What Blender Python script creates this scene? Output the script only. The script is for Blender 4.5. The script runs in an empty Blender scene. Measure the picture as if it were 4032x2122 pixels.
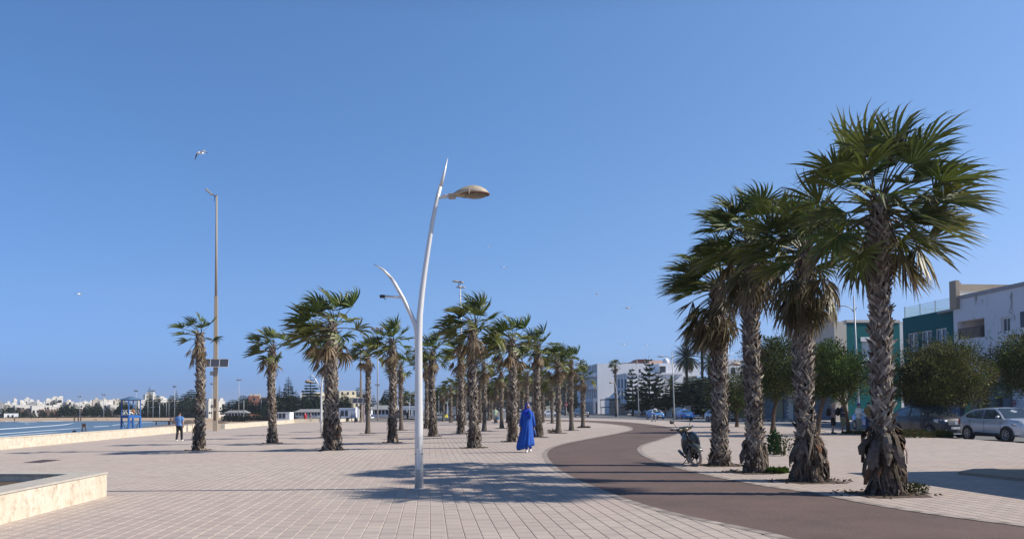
import bpy, bmesh, math, random
from mathutils import Vector, Matrix, Euler
sin, cos, pi, rad = math.sin, math.cos, math.pi, math.radians
# ---------------------------------------------------------------- camera, sky, sun, exposure
scn = bpy.context.scene
F_PX, CAM_H = 3080.0, 1.5
PITCH, ROLL = rad(1.86), rad(-0.4)
cam_d = bpy.data.cameras.new('camera'); cam = bpy.data.objects.new('camera', cam_d)
scn.collection.objects.link(cam); scn.camera = cam
cam_d.sensor_fit = 'HORIZONTAL'; cam_d.sensor_width = 36.0
cam_d.lens = 36.0 * F_PX / 4032.0
cam_d.shift_y = (1512 - 1061) / 4032.0
cam_d.clip_start = 0.1; cam_d.clip_end = 6000
CR = Matrix.Rotation(pi/2 + PITCH, 3, 'X') @ Matrix.Rotation(ROLL, 3, 'Z')
cam.matrix_world = Matrix.Translation((0, 0, CAM_H)) @ CR.to_4x4()
SUN_EL, SUN_AZ = rad(36), rad(-6)          # sun to the right of the view, a little behind the camera
sdir = Vector((cos(SUN_EL)*cos(SUN_AZ), cos(SUN_EL)*sin(SUN_AZ), sin(SUN_EL)))
w = bpy.data.worlds.new('World'); scn.world = w; w.use_nodes = True
nt = w.node_tree; bg = nt.nodes['Background']
sky = nt.nodes.new('ShaderNodeTexSky'); sky.sky_type = 'NISHITA'; sky.sun_disc = False
sky.sun_elevation = SUN_EL; sky.sun_rotation = pi/2 - SUN_AZ
sky.altitude = 0; sky.air_density = 1.0; sky.dust_density = 0.0; sky.ozone_density = 6.0
tcw = nt.nodes.new('ShaderNodeTexCoord'); sx_ = nt.nodes.new('ShaderNodeSeparateXYZ'); nt.links.new(tcw.outputs['Generated'], sx_.inputs[0])
rmp = nt.nodes.new('ShaderNodeValToRGB'); nt.links.new(sx_.outputs[2], rmp.inputs[0])      # deepens the model sky to the blue of this clear Atlantic day
el = rmp.color_ramp.elements; STOPS = [(0, (.42, .56, 1.1)), (.03, (.46, .61, 1.17)), (.08, (.75, .86, 1.24)), (.14, (1.0, 1.05, 1.28)), (.24, (1.15, 1.25, 1.4)), (.45, (1.33, 1.51, 1.6)), (.7, (.75, .82, .85))]
for k_, (x_, c_) in enumerate(STOPS):
    e_ = el[k_] if k_ < 2 else el.new(x_)
    e_.position = x_; e_.color = (c_[0]/1.7, c_[1]/1.7, c_[2]/1.7, 1)
vm1 = nt.nodes.new('ShaderNodeVectorMath'); vm1.operation = 'MULTIPLY'; nt.links.new(sky.outputs[0], vm1.inputs[0]); nt.links.new(rmp.outputs[0], vm1.inputs[1])
vm2 = nt.nodes.new('ShaderNodeVectorMath'); vm2.operation = 'SCALE'; vm2.inputs['Scale'].default_value = 1.7; nt.links.new(vm1.outputs[0], vm2.inputs[0])
rm2 = nt.nodes.new('ShaderNodeValToRGB'); mr_ = nt.nodes.new('ShaderNodeMapRange'); mr_.inputs['From Min'].default_value = -.6; mr_.inputs['From Max'].default_value = .6
nt.links.new(sx_.outputs[0], mr_.inputs['Value']); nt.links.new(mr_.outputs[0], rm2.inputs[0])   # brighter and paler towards the sun's side
e2 = rm2.color_ramp.elements; e2[0].color = (.72/1.3, .78/1.3, .85/1.3, 1); e2[1].color = (1, 1.1/1.3, 1.0/1.3, 1); e3 = e2.new(.5); e3.color = (1/1.3, 1/1.3, 1/1.3, 1); vm2.inputs['Scale'].default_value = 1.7*1.3
vm3 = nt.nodes.new('ShaderNodeVectorMath'); vm3.operation = 'MULTIPLY'; nt.links.new(vm2.outputs[0], vm3.inputs[0]); nt.links.new(rm2.outputs[0], vm3.inputs[1])
nt.links.new(vm3.outputs[0], bg.inputs[0]); bg.inputs[1].default_value = 0.092
sl = bpy.data.lights.new('sun', 'SUN'); sl.energy = 5.0; sl.angle = rad(0.53); sl.color = (1.0, 0.93, 0.83)
so = bpy.data.objects.new('sun', sl); scn.collection.objects.link(so)
so.rotation_euler = sdir.to_track_quat('Z', 'Y').to_euler()
scn.view_settings.view_transform = 'Standard'; scn.view_settings.look = 'None'
scn.view_settings.exposure = 0.27; scn.view_settings.gamma = 1.0
# ---------------------------------------------------------------- placing helpers (photo pixel -> world)
def ray(px, py): return CR @ Vector(((px-2016)/F_PX, -(py-1512)/F_PX, -1.0))
SLOPE = 0.0115
def gz(x): return SLOPE * max(-45.0, min(0.0, x))
def G(px, py, dz=0.0):                      # point where the ray meets the paving
    d = ray(px, py); t = -(CAM_H-dz)/d.z
    if d.x < 0: t = -(CAM_H-dz)/(d.z - SLOPE*d.x)
    return Vector((0, 0, CAM_H)) + d*t
def GZ(px, py, z):                          # ... meets height z
    d = ray(px, py); return Vector((0, 0, CAM_H)) + d*((z-CAM_H)/d.z)
def P(px, py, Y): d = ray(px, py); return Vector((0, 0, CAM_H)) + d*(Y/d.y)
AX = rad(6.05); SA, CA = sin(AX), cos(AX)
def UV(u, v, z=0.0): return Vector((v*CA - u*SA, u*CA + v*SA, z))
def onV(px, py, v):                          # (u, z) where the ray meets the street-parallel plane at v
    d = ray(px, py); dv = d.x*CA + d.y*SA; t = v/dv
    return (-d.x*SA + d.y*CA)*t, CAM_H + d.z*t
def onU(px, py, u):
    d = ray(px, py); du = -d.x*SA + d.y*CA; t = u/du
    return (d.x*CA + d.y*SA)*t, CAM_H + d.z*t
RND = random.Random(7)
def ru(a, b): return RND.uniform(a, b)
# ---------------------------------------------------------------- materials
M = {}
def mat(name, col, rough=0.7, metal=0.0, var=0.0, scale=4.0, bump=0.0, bscale=None, coat=0.0, attr=False, transl=0.0, col2=None, spec=0.5, stretch=None, alpha=1.0):
    if name in M: return M[name]
    m = bpy.data.materials.new(name); m.use_nodes = True; M[name] = m
    t = m.node_tree; b = t.nodes['Principled BSDF']; L = t.links.new
    b.inputs['Base Color'].default_value = (*col, 1); b.inputs['Roughness'].default_value = rough
    b.inputs['Metallic'].default_value = metal; b.inputs['Specular IOR Level'].default_value = spec
    if coat: b.inputs['Coat Weight'].default_value = coat; b.inputs['Coat Roughness'].default_value = 0.06
    if alpha < 1: b.inputs['Alpha'].default_value = alpha
    src = None
    tc = t.nodes.new('ShaderNodeTexCoord'); vec = tc.outputs['Object']
    if stretch:
        mp = t.nodes.new('ShaderNodeMapping'); mp.inputs['Scale'].default_value = stretch; L(vec, mp.inputs[0]); vec = mp.outputs[0]
    if attr:
        a = t.nodes.new('ShaderNodeVertexColor'); a.layer_name = 'Col'; src = a.outputs[0]
    if var > 0 or col2:
        n = t.nodes.new('ShaderNodeTexNoise'); n.inputs['Scale'].default_value = scale; n.inputs['Detail'].default_value = 6; n.inputs['Roughness'].default_value = 0.62
        L(vec, n.inputs['Vector'])
        r = t.nodes.new('ShaderNodeMapRange'); r.inputs['From Min'].default_value = 0.32; r.inputs['From Max'].default_value = 0.68
        L(n.outputs['Fac'], r.inputs['Value'])
        mx = t.nodes.new('ShaderNodeMix'); mx.data_type = 'RGBA'
        L(r.outputs[0], mx.inputs['Factor'])
        c2 = col2 if col2 else tuple(c*(1-var) for c in col)
        if attr:
            mm = t.nodes.new('ShaderNodeMix'); mm.data_type = 'RGBA'; mm.blend_type = 'MULTIPLY'; mm.inputs['Factor'].default_value = 1
            mx.inputs['A'].default_value = (1, 1, 1, 1); mx.inputs['B'].default_value = (1-var, 1-var, 1-var, 1)
            L(src, mm.inputs['A']); L(mx.outputs['Result'], mm.inputs['B']); src = mm.outputs['Result']
        else:
            mx.inputs['A'].default_value = (*col, 1); mx.inputs['B'].default_value = (*c2, 1); src = mx.outputs['Result']
    if src: L(src, b.inputs['Base Color'])
    if bump:
        n2 = t.nodes.new('ShaderNodeTexNoise'); n2.inputs['Scale'].default_value = bscale or scale*3; n2.inputs['Detail'].default_value = 5
        L(vec, n2.inputs['Vector']); bp = t.nodes.new('ShaderNodeBump'); bp.inputs['Strength'].default_value = 0.9; bp.inputs['Distance'].default_value = bump
        L(n2.outputs['Fac'], bp.inputs['Height']); L(bp.outputs[0], b.inputs['Normal'])
    if transl:
        tr = t.nodes.new('ShaderNodeBsdfTranslucent'); ms = t.nodes.new('ShaderNodeMixShader'); ms.inputs[0].default_value = transl
        if src: L(src, tr.inputs[0])
        else: tr.inputs[0].default_value = (*col, 1)
        L(b.outputs[0], ms.inputs[1]); L(tr.outputs[0], ms.inputs[2]); L(ms.outputs[0], t.nodes['Material Output'].inputs[0])
    return m
def nodes_of(name):
    m = bpy.data.materials.new(name); m.use_nodes = True; M[name] = m
    t = m.node_tree; return m, t, t.nodes['Principled BSDF'], t.links.new, lambda k: t.nodes.new('ShaderNode'+k)
def math_n(t, op, a, b=None):
    n = t.nodes.new('ShaderNodeMath'); n.operation = op
    for i, x in enumerate((a, b)):
        if x is None: continue
        if isinstance(x, (int, float)): n.inputs[i].default_value = x
        else: t.links.new(x, n.inputs[i])
    return n.outputs[0]
def uv_coords(t, N, L):
    g = N('NewGeometry'); d1 = N('VectorMath'); d1.operation = 'DOT_PRODUCT'; d1.inputs[1].default_value = (-SA, CA, 0)
    d2 = N('VectorMath'); d2.operation = 'DOT_PRODUCT'; d2.inputs[1].default_value = (CA, SA, 0)
    L(g.outputs['Position'], d1.inputs[0]); L(g.outputs['Position'], d2.inputs[0])
    return d1.outputs['Value'], d2.outputs['Value'], g
def mixc(t, L, fac, a, b, mode='MIX'):
    n = t.nodes.new('ShaderNodeMix'); n.data_type = 'RGBA'; n.blend_type = mode
    for k, x in (('Factor', fac), ('A', a), ('B', b)):
        if isinstance(x, tuple): n.inputs[k].default_value = (*x, 1)
        elif isinstance(x, (int, float)): n.inputs[k].default_value = x
        else: L(x, n.inputs[k])
    return n.outputs['Result']
def noise(t, L, vec, scale, detail=4, rough=0.6):
    n = t.nodes.new('ShaderNodeTexNoise'); n.inputs['Scale'].default_value = scale; n.inputs['Detail'].default_value = detail; n.inputs['Roughness'].default_value = rough
    L(vec, n.inputs['Vector']); return n.outputs['Fac']
def rng_n(t, L, v, a, b, c=0.0, d=1.0):
    n = t.nodes.new('ShaderNodeMapRange'); L(v, n.inputs['Value'])
    for k, x in zip(('From Min', 'From Max', 'To Min', 'To Max'), (a, b, c, d)): n.inputs[k].default_value = x
    return n.outputs[0]
def make_paving():
    m, t, b, L, N = nodes_of('paving')
    u, v, g = uv_coords(t, N, L)
    # pavers 0.205 m wide laid in long rows; the long joints are modelled (paver_rows), the cross joints are drawn here
    pp = math_n(t, 'PINGPONG', u, 0.05); vz = math_n(t, 'SUBTRACT', v, math_n(t, 'MULTIPLY', pp, 0.16))
    row = math_n(t, 'FLOOR', math_n(t, 'DIVIDE', vz, 0.205)); ush = math_n(t, 'ADD', math_n(t, 'ADD', u, 50.0), math_n(t, 'MULTIPLY', math_n(t, 'MODULO', math_n(t, 'ADD', math_n(t, 'MULTIPLY', row, 0.37), 400.0), 1.0), 0.33))
    cross = math_n(t, 'LESS_THAN', math_n(t, 'PINGPONG', ush, 0.165), 0.006)
    idc = N('CombineXYZ'); L(row, idc.inputs[0]); L(math_n(t, 'FLOOR', math_n(t, 'DIVIDE', math_n(t, 'ADD', ush, 0.165), 0.33)), idc.inputs[1])
    wn = N('TexWhiteNoise'); wn.noise_dimensions = '2D'; L(idc.outputs[0], wn.inputs['Vector'])
    brc = mixc(t, L, wn.outputs['Value'], (0.53, 0.45, 0.385), (0.43, 0.365, 0.315))
    pos = g.outputs['Position']
    n1 = noise(t, L, pos, 0.23, 6, 0.65); n2 = noise(t, L, pos, 2.1, 6, 0.7); n3 = noise(t, L, pos, 70, 3)
    col = mixc(t, L, rng_n(t, L, n1, 0.4, 0.62), brc, (0.47, 0.365, 0.315), 'MIX')
    col = mixc(t, L, 0.55, brc, col)
    col = mixc(t, L, rng_n(t, L, n2, 0.45, 0.75, 0, 0.35), col, (0.33, 0.285, 0.255))
    col = mixc(t, L, rng_n(t, L, n3, 0.35, 0.7, 0, 0.25), col, (0.36, 0.31, 0.28))
    n5 = noise(t, L, pos, 0.75, 8, 0.8); col = mixc(t, L, rng_n(t, L, n5, 0.56, 0.66, 0, 0.30), col, (0.25, 0.215, 0.19))
    n6 = noise(t, L, pos, 0.35, 7, 0.75); col = mixc(t, L, rng_n(t, L, n6, 0.6, 0.68, 0, 0.25), col, (0.56, 0.49, 0.41))
    vo = N('TexVoronoi'); vo.inputs['Scale'].default_value = 1.6; L(pos, vo.inputs['Vector']); col = mixc(t, L, math_n(t, 'MULTIPLY', math_n(t, 'LESS_THAN', vo.outputs['Distance'], 0.035), 0.6), col, (0.13, 0.11, 0.10))
    col = mixc(t, L, math_n(t, 'MULTIPLY', cross, 0.9), col, (0.10, 0.085, 0.075))
    L(col, b.inputs['Base Color']); b.inputs['Roughness'].default_value = 0.85; b.inputs['Specular IOR Level'].default_value = 0.3
    h = math_n(t, 'ADD', math_n(t, 'MULTIPLY', cross, -0.6), math_n(t, 'MULTIPLY', n3, 0.25))
    bp = N('Bump'); bp.inputs['Strength'].default_value = 1.0; bp.inputs['Distance'].default_value = 0.006; L(h, bp.inputs['Height']); L(bp.outputs[0], b.inputs['Normal'])
make_paving()
def make_asphalt(name, c1, c2, big=0.3, speck=(0.3, 0.27, 0.25), rough=0.9):
    m, t, b, L, N = nodes_of(name); g = N('NewGeometry'); pos = g.outputs['Position']
    n1 = noise(t, L, pos, big, 6, 0.65); n3 = noise(t, L, pos, 45, 2, 0.5)
    col = mixc(t, L, rng_n(t, L, n1, 0.35, 0.65), c1, c2)
    col = mixc(t, L, rng_n(t, L, n3, 0.52, 0.72, 0, 0.7), col, speck)
    L(col, b.inputs['Base Color']); b.inputs['Roughness'].default_value = rough; b.inputs['Specular IOR Level'].default_value = 0.3
    bp = N('Bump'); bp.inputs['Distance'].default_value = 0.005; bp.inputs['Strength'].default_value = 0.8; L(n3, bp.inputs['Height']); L(bp.outputs[0], b.inputs['Normal'])
make_asphalt('bike_asphalt', (0.152, 0.102, 0.087), (0.104, 0.073, 0.063), 0.7, (0.21, 0.165, 0.145))
make_asphalt('road_asphalt', (0.19, 0.19, 0.19), (0.16, 0.16, 0.16), 0.12, (0.2, 0.2, 0.2))
make_asphalt('deck_asphalt', (0.20, 0.175, 0.155), (0.16, 0.14, 0.125), 0.1)
make_asphalt('sand', (0.50, 0.37, 0.25), (0.42, 0.31, 0.21), 0.05, (0.5, 0.4, 0.3))
make_asphalt('wet_sand', (0.19, 0.14, 0.105), (0.24, 0.18, 0.135), 0.05, (0.2, 0.16, 0.13), 0.45)
make_asphalt('soil', (0.11, 0.08, 0.055), (0.07, 0.052, 0.038), 2.0, (0.2, 0.15, 0.1))
make_asphalt('edging', (0.42, 0.36, 0.315), (0.34, 0.29, 0.26), 1.5)
def make_marble():
    m, t, b, L, N = nodes_of('travertine'); g = N('NewGeometry'); pos = g.outputs['Position']
    n1 = noise(t, L, pos, 1.6, 7, 0.7); n2 = noise(t, L, pos, 7, 6, 0.75)
    mp = N('Mapping'); mp.inputs['Scale'].default_value = (1, 1, 0.75); L(pos, mp.inputs[0]); n3 = noise(t, L, mp.outputs[0], 5.5, 8, 0.8)
    col = mixc(t, L, rng_n(t, L, n1, 0.4, 0.7), (0.64, 0.58, 0.47), (0.55, 0.47, 0.35))
    col = mixc(t, L, rng_n(t, L, n3, 0.50, 0.62, 0, 0.75), col, (0.36, 0.265, 0.165))
    col = mixc(t, L, rng_n(t, L, n2, 0.56, 0.66, 0, 0.6), col, (0.74, 0.70, 0.60))
    u, v, g2 = uv_coords(t, N, L)
    k = math_n(t, 'LESS_THAN', math_n(t, 'MODULO', math_n(t, 'ADD', u, 200.0), 0.92), 0.006)
    col = mixc(t, L, math_n(t, 'MULTIPLY', k, 0.6), col, (0.3, 0.24, 0.17))
    L(col, b.inputs['Base Color']); b.inputs['Roughness'].default_value = 0.55
make_marble()
def make_sea():
    m, t, b, L, N = nodes_of('sea_water'); g = N('NewGeometry'); pos = g.outputs['Position']
    mp = N('Mapping'); mp.inputs['Scale'].default_value = (0.35, 1.0, 1); L(pos, mp.inputs[0])
    n1 = noise(t, L, mp.outputs[0], 0.12, 5); n2 = noise(t, L, mp.outputs[0], 0.9, 6, 0.7)
    col = mixc(t, L, rng_n(t, L, n1, 0.35, 0.65), (0.085, 0.145, 0.205), (0.135, 0.195, 0.25))
    foam = rng_n(t, L, noise(t, L, mp.outputs[0], 0.5, 8, 0.8), 0.66, 0.72, 0, 0.7)
    col = mixc(t, L, foam, col, (0.5, 0.56, 0.6))
    L(col, b.inputs['Base Color']); b.inputs['Roughness'].default_value = 0.38; b.inputs['Specular IOR Level'].default_value = 0.4
    bp = N('Bump'); bp.inputs['Distance'].default_value = 0.25; L(n2, bp.inputs['Height']); L(bp.outputs[0], b.inputs['Normal'])
make_sea()
def make_plaster(name, col, dirt, amt=0.5, lo=0.56, hi=0.7):
    m, t, b, L, N = nodes_of(name); g = N('NewGeometry'); pos = g.outputs['Position']
    mp = N('Mapping'); mp.inputs['Scale'].default_value = (1, 1, 0.45); L(pos, mp.inputs[0])
    n1 = noise(t, L, mp.outputs[0], 0.9, 8, 0.72); n2 = noise(t, L, pos, 0.18, 5)
    c = mixc(t, L, rng_n(t, L, n2, 0.35, 0.7, 0, 0.35), col, tuple(x*0.8 for x in col))
    c = mixc(t, L, rng_n(t, L, n1, lo, hi, 0, amt), c, dirt)
    L(c, b.inputs['Base Color']); b.inputs['Roughness'].default_value = 0.9; b.inputs['Specular IOR Level'].default_value = 0.2
make_plaster('white_plaster', (0.74, 0.75, 0.77), (0.45, 0.44, 0.42), 0.35)
make_plaster('old_plaster', (0.66, 0.67, 0.70), (0.26, 0.25, 0.24), 0.85, 0.575, 0.62)
make_plaster('town_plaster', (0.68, 0.65, 0.59), (0.5, 0.46, 0.4), 0.5)
make_plaster('sunny_plaster', (0.62, 0.59, 0.51), (0.36, 0.32, 0.27), 0.6)
make_plaster('beige_plaster', (0.55, 0.50, 0.42), (0.32, 0.28, 0.24), 0.6)
make_plaster('cream_plaster', (0.74, 0.66, 0.48), (0.6, 0.52, 0.38), 0.3)
make_plaster('teal_paint', (0.006, 0.115, 0.125), (0.02, 0.15, 0.15), 0.4)
make_plaster('rampart', (0.42, 0.27, 0.17), (0.30, 0.2, 0.13), 0.5)
make_plaster('grey_plaster', (0.33, 0.33, 0.34), (0.2, 0.2, 0.21), 0.5)
make_plaster('blue_grey_wall', (0.13, 0.165, 0.20), (0.07, 0.09, 0.12), 0.5)
make_plaster('red_wall', (0.27, 0.13, 0.10), (0.2, 0.1, 0.08), 0.4)
make_plaster('concrete', (0.36, 0.30, 0.23), (0.22, 0.18, 0.14), 0.6)
make_plaster('pink_plaster', (0.62, 0.42, 0.34), (0.5, 0.32, 0.25), 0.4)
mat('leaf', (0.05, 0.09, 0.02), 0.45, attr=True, var=0.25, scale=3, transl=0.24, spec=0.35)
mat('bark', (0.2, 0.17, 0.14), 0.9, attr=True, var=0.55, scale=14, bump=0.012, bscale=40, spec=0.2)
mat('needle', (0.02, 0.045, 0.018), 0.7, attr=True, var=0.3, scale=1.0, transl=0.1, spec=0.2)
mat('silver_paint', (0.70, 0.69, 0.67), 0.42, 0.2, var=0.12, scale=6, stretch=(1, 1, .2))
mat('pole_grey', (0.42, 0.43, 0.44), 0.5, 0.3, var=0.2, scale=3)
mat('dusty_lamp', (0.50, 0.42, 0.31), 0.6, var=0.35, scale=9)
mat('lamp_glass', (0.27, 0.22, 0.15), 0.35, var=0.3, scale=12)
mat('rust', (0.19, 0.09, 0.05), 0.85, var=0.5, scale=10)
mat('black_plastic', (0.018, 0.018, 0.02), 0.45)
mat('dark_rubber', (0.025, 0.025, 0.025), 0.85)
mat('chrome', (0.7, 0.7, 0.7), 0.18, 1.0)
mat('window_glass', (0.035, 0.045, 0.055), 0.12, spec=0.8, coat=0.5)
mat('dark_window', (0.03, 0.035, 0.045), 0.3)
mat('white_frame', (0.7, 0.7, 0.7), 0.5)
mat('dark_wood', (0.10, 0.055, 0.035), 0.8, var=0.4, scale=6)
mat('solar_cell', (0.06, 0.065, 0.085), 0.3, var=0.2, scale=30)
mat('blue_paint', (0.012, 0.12, 0.42), 0.5, var=0.35, scale=7)
mat('white_paint', (0.78, 0.78, 0.76), 0.6, var=0.15, scale=5)
mat('skin', (0.36, 0.20, 0.13), 0.55, var=0.1, scale=20)
mat('hair', (0.012, 0.009, 0.008), 0.6)
mat('foam', (0.56, 0.61, 0.64), 0.8)
# ---------------------------------------------------------------- mesh builder
class MB:
    def __init__(s): s.v = []; s.f = []; s.m = []; s.c = []; s.cc = (1, 1, 1); s.mi = 0
    def V(s, p): s.v.append((p[0], p[1], p[2])); s.c.append(s.cc); return len(s.v)-1
    def Fc(s, *i): s.f.append(i); s.m.append(s.mi)
    def quad(s, a, b, c, d): s.Fc(s.V(a), s.V(b), s.V(c), s.V(d))
    def tri(s, a, b, c): s.Fc(s.V(a), s.V(b), s.V(c))
    def box(s, x0, x1, y0, y1, z0, z1, T=None):
        i = [s.V((T @ Vector(p)) if T else p) for p in ((x0,y0,z0),(x1,y0,z0),(x1,y1,z0),(x0,y1,z0),(x0,y0,z1),(x1,y0,z1),(x1,y1,z1),(x0,y1,z1))]
        for q in ((0,3,2,1),(4,5,6,7),(0,1,5,4),(1,2,6,5),(2,3,7,6),(3,0,4,7)): s.Fc(*[i[k] for k in q])
        return s
    def rings(s, rs, cap=True, closed=True):
        idx = [[s.V(p) for p in r] for r in rs]; n = len(rs[0])
        for a, b in zip(idx, idx[1:]):
            for k in range(n if closed else n-1): s.Fc(a[k], a[(k+1) % n], b[(k+1) % n], b[k])
        if cap and closed: s.Fc(*reversed(idx[0])); s.Fc(*idx[-1])
        return s
    def tube(s, pts, rr, n=8, cap=True, flat=1.0):
        pts = [Vector(p) for p in pts]
        if isinstance(rr, (int, float)): rr = [rr]*len(pts)
        rs = []; ref = None
        for i, p in enumerate(pts):
            t = (pts[min(i+1, len(pts)-1)] - pts[max(i-1, 0)]).normalized()
            if ref is None: ref = Vector((0, 1, 0)) if abs(t.y) < 0.9 else Vector((1, 0, 0))
            a = t.cross(ref).normalized(); b = t.cross(a).normalized(); ref = -b if (-b).dot(ref) > 0 else b
            rs.append([p + a*(rr[i]*cos(2*pi*k/n)) + b*(rr[i]*flat*sin(2*pi*k/n)) for k in range(n)])
        return s.rings(rs, cap)
    def lathe(s, prof, n=24, T=None, cap=True):
        return s.rings([[(T @ Vector((r*cos(2*pi*k/n), r*sin(2*pi*k/n), z))) if T else (r*cos(2*pi*k/n), r*sin(2*pi*k/n), z) for k in range(n)] for r, z in prof], cap)
    def ell(s, c, r, n=12, m=8, T=None):
        rs = []
        for j in range(m+1):
            th = pi*(0.02+0.96*j/m)
            ring = [Vector((r[0]*sin(th)*cos(2*pi*k/n), r[1]*sin(th)*sin(2*pi*k/n), -r[2]*cos(th))) for k in range(n)]
            rs.append([((T @ p) if T else p) + Vector(c) for p in ring])
        return s.rings(rs)
    def prism(s, poly, d, T=None):                # poly in local XZ, extruded along Y from 0 to d
        T = T or Matrix.Identity(4)
        a = [s.V(T @ Vector((x, 0, z))) for x, z in poly]; b = [s.V(T @ Vector((x, d, z))) for x, z in poly]
        n = len(poly); s.Fc(*a); s.Fc(*reversed(b))
        for k in range(n): s.Fc(a[k], b[k], b[(k+1) % n], a[(k+1) % n])
        return s
    def build(s, name, mats, parent=None, smooth=False, bevel=0, cols=False, loc=None, mods=()):
        me = bpy.data.meshes.new(name); me.from_pydata(s.v, [], s.f)
        if isinstance(mats, str): mats = [mats]
        for k in mats: me.materials.append(M[k])
        if len(mats) > 1: me.polygons.foreach_set('material_index', s.m)
        if cols:
            at = me.color_attributes.new('Col', 'FLOAT_COLOR', 'POINT')
            at.data.foreach_set('color', [x for c in s.c for x in (c[0], c[1], c[2], 1.0)])
        if smooth: me.polygons.foreach_set('use_smooth', [True]*len(me.polygons))
        me.update()
        o = bpy.data.objects.new(name, me); scn.collection.objects.link(o)
        if parent: o.parent = parent
        if loc is not None: o.location = loc
        if bevel:
            bm = o.modifiers.new('bevel', 'BEVEL'); bm.width = bevel; bm.segments = 2; bm.limit_method = 'ANGLE'; bm.angle_limit = rad(35)
        for k in mods:
            if k[0] == 'remesh':
                r = o.modifiers.new('r', 'REMESH'); r.mode = 'VOXEL'; r.voxel_size = k[1]; r.use_smooth_shade = True
                sm = o.modifiers.new('s', 'SMOOTH'); sm.factor = 0.6; sm.iterations = 3
            if k[0] == 'solid':
                r = o.modifiers.new('t', 'SOLIDIFY'); r.thickness = k[1]
            if k[0] == 'sub':
                r = o.modifiers.new('u', 'SUBSURF'); r.levels = k[1]; r.render_levels = k[1]
        return o
def tag(o, label, cat, group=None):
    o['label'] = label; o['category'] = cat
    if group: o['group'] = group
    return o
def thing(name, label, cat, loc=(0, 0, 0), rz=0.0, group=None, sc=1.0):
    o = bpy.data.objects.new(name, None); scn.collection.objects.link(o); o.empty_display_size = 0.2
    o.location = loc; o.rotation_euler = (0, 0, rz); o.scale = (sc, sc, sc)
    return tag(o, label, cat, group)
KIDS = {}
def copy_thing(root, label, loc, rz=0.0, sc=1.0, group=None):
    kids = {}
    for o in bpy.data.objects:
        if o.parent: kids.setdefault(o.parent.name, []).append(o)
    def rec(o, par):
        c = o.copy(); scn.collection.objects.link(c); c.parent = par
        for k in kids.get(o.name, []): rec(k, c)
        return c
    r = rec(root, None); r.location = loc; r.rotation_euler = (0, 0, rz); r.scale = (sc, sc, sc); r['label'] = label
    if group: r['group'] = group
    return r
def struct(o): o['kind'] = 'structure'; return o
def sheet(name, pts, m, dz=0.0, skirt=0.0):       # flat ground polygon (world points)
    bm = bmesh.new(); vs = [bm.verts.new((p[0], p[1], p[2]+dz)) for p in pts]
    f = bm.faces.new(vs); bm.normal_update()
    if f.normal.z < 0: f.normal_flip()
    bmesh.ops.triangulate(bm, faces=[f])
    if skirt:
        n = len(vs)
        lo = [bm.verts.new((v.co.x, v.co.y, v.co.z-skirt)) for v in vs]
        for k in range(n): bm.faces.new((vs[k], vs[(k+1) % n], lo[(k+1) % n], lo[k]))
    me = bpy.data.meshes.new(name); bm.to_mesh(me); bm.free(); me.materials.append(M[m])
    o = bpy.data.objects.new(name, me); scn.collection.objects.link(o); return struct(o)
def catmull(pts, k=8):
    out = []
    n = len(pts)
    for i in range(n-1):
        p0, p1, p2, p3 = pts[max(i-1, 0)], pts[i], pts[i+1], pts[min(i+2, n-1)]
        for j in range(k):
            t = j/k; out.append(0.5*((2*p1)+(p2-p0)*t+(2*p0-5*p1+4*p2-p3)*t*t+(3*p1-p0-3*p2+p3)*t**3))
    out.append(pts[-1]); return out
# ================================================================ GROUND
far = 4000
def grid_sheet(name, xs, ys, zf, m):
    mb = MB(); idx = [[mb.V((x, y, zf(x, y))) for x in xs] for y in ys]
    for j in range(len(ys)-1):
        for i in range(len(xs)-1): mb.Fc(idx[j][i], idx[j][i+1], idx[j+1][i+1], idx[j+1][i])
    return struct(mb.build(name, m))
# sand everywhere on the sea side, reaching the horizon
grid_sheet('beach', [-far, -400, -200, -100, -40, -24, 5, far], [-40, 20, 60, 130, 300, 350, 398, 460, far], lambda x, y: -2.3 if y < 360 or x > 0 else -1.0, 'sand')
# town and road side ground
lp = [Vector((-20.2, -60, 0)), Vector((-25.4, 39, 0)), Vector((-31.6, 76, 0)), Vector((-36.6, 128.8, 0)), Vector((-60, 215, 0)), Vector((-79, 294, 0)), Vector((-95, 330, 0)), Vector((-150, 400, 0)), Vector((-700, 425, 0)), Vector((-far, 430, 0)), Vector((-far, far, 0)), Vector((far, far, 0)), Vector((far, -60, 0))]
mb = MB(); mb.mi = 0
for p, q in zip(lp[:10], lp[1:10]):
    z0 = gz(p.x)-0.14; z1 = gz(q.x)-0.14
    mb.quad((p.x, p.y, z0), (0, p.y, -0.14), (0, q.y, -0.14), (q.x, q.y, z1)); mb.quad((p.x, p.y, z0), (q.x, q.y, z1), (q.x, q.y, -3), (p.x, p.y, -3))
mb.quad((-far, 430, -.657), (0, 430, -.14), (0, far, -.14), (-far, far, -.657))
mb.quad((0, -60, -.14), (far, -60, -.14), (far, far, -.14), (0, far, -.14))
struct(mb.build('ground', 'deck_asphalt'))
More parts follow.
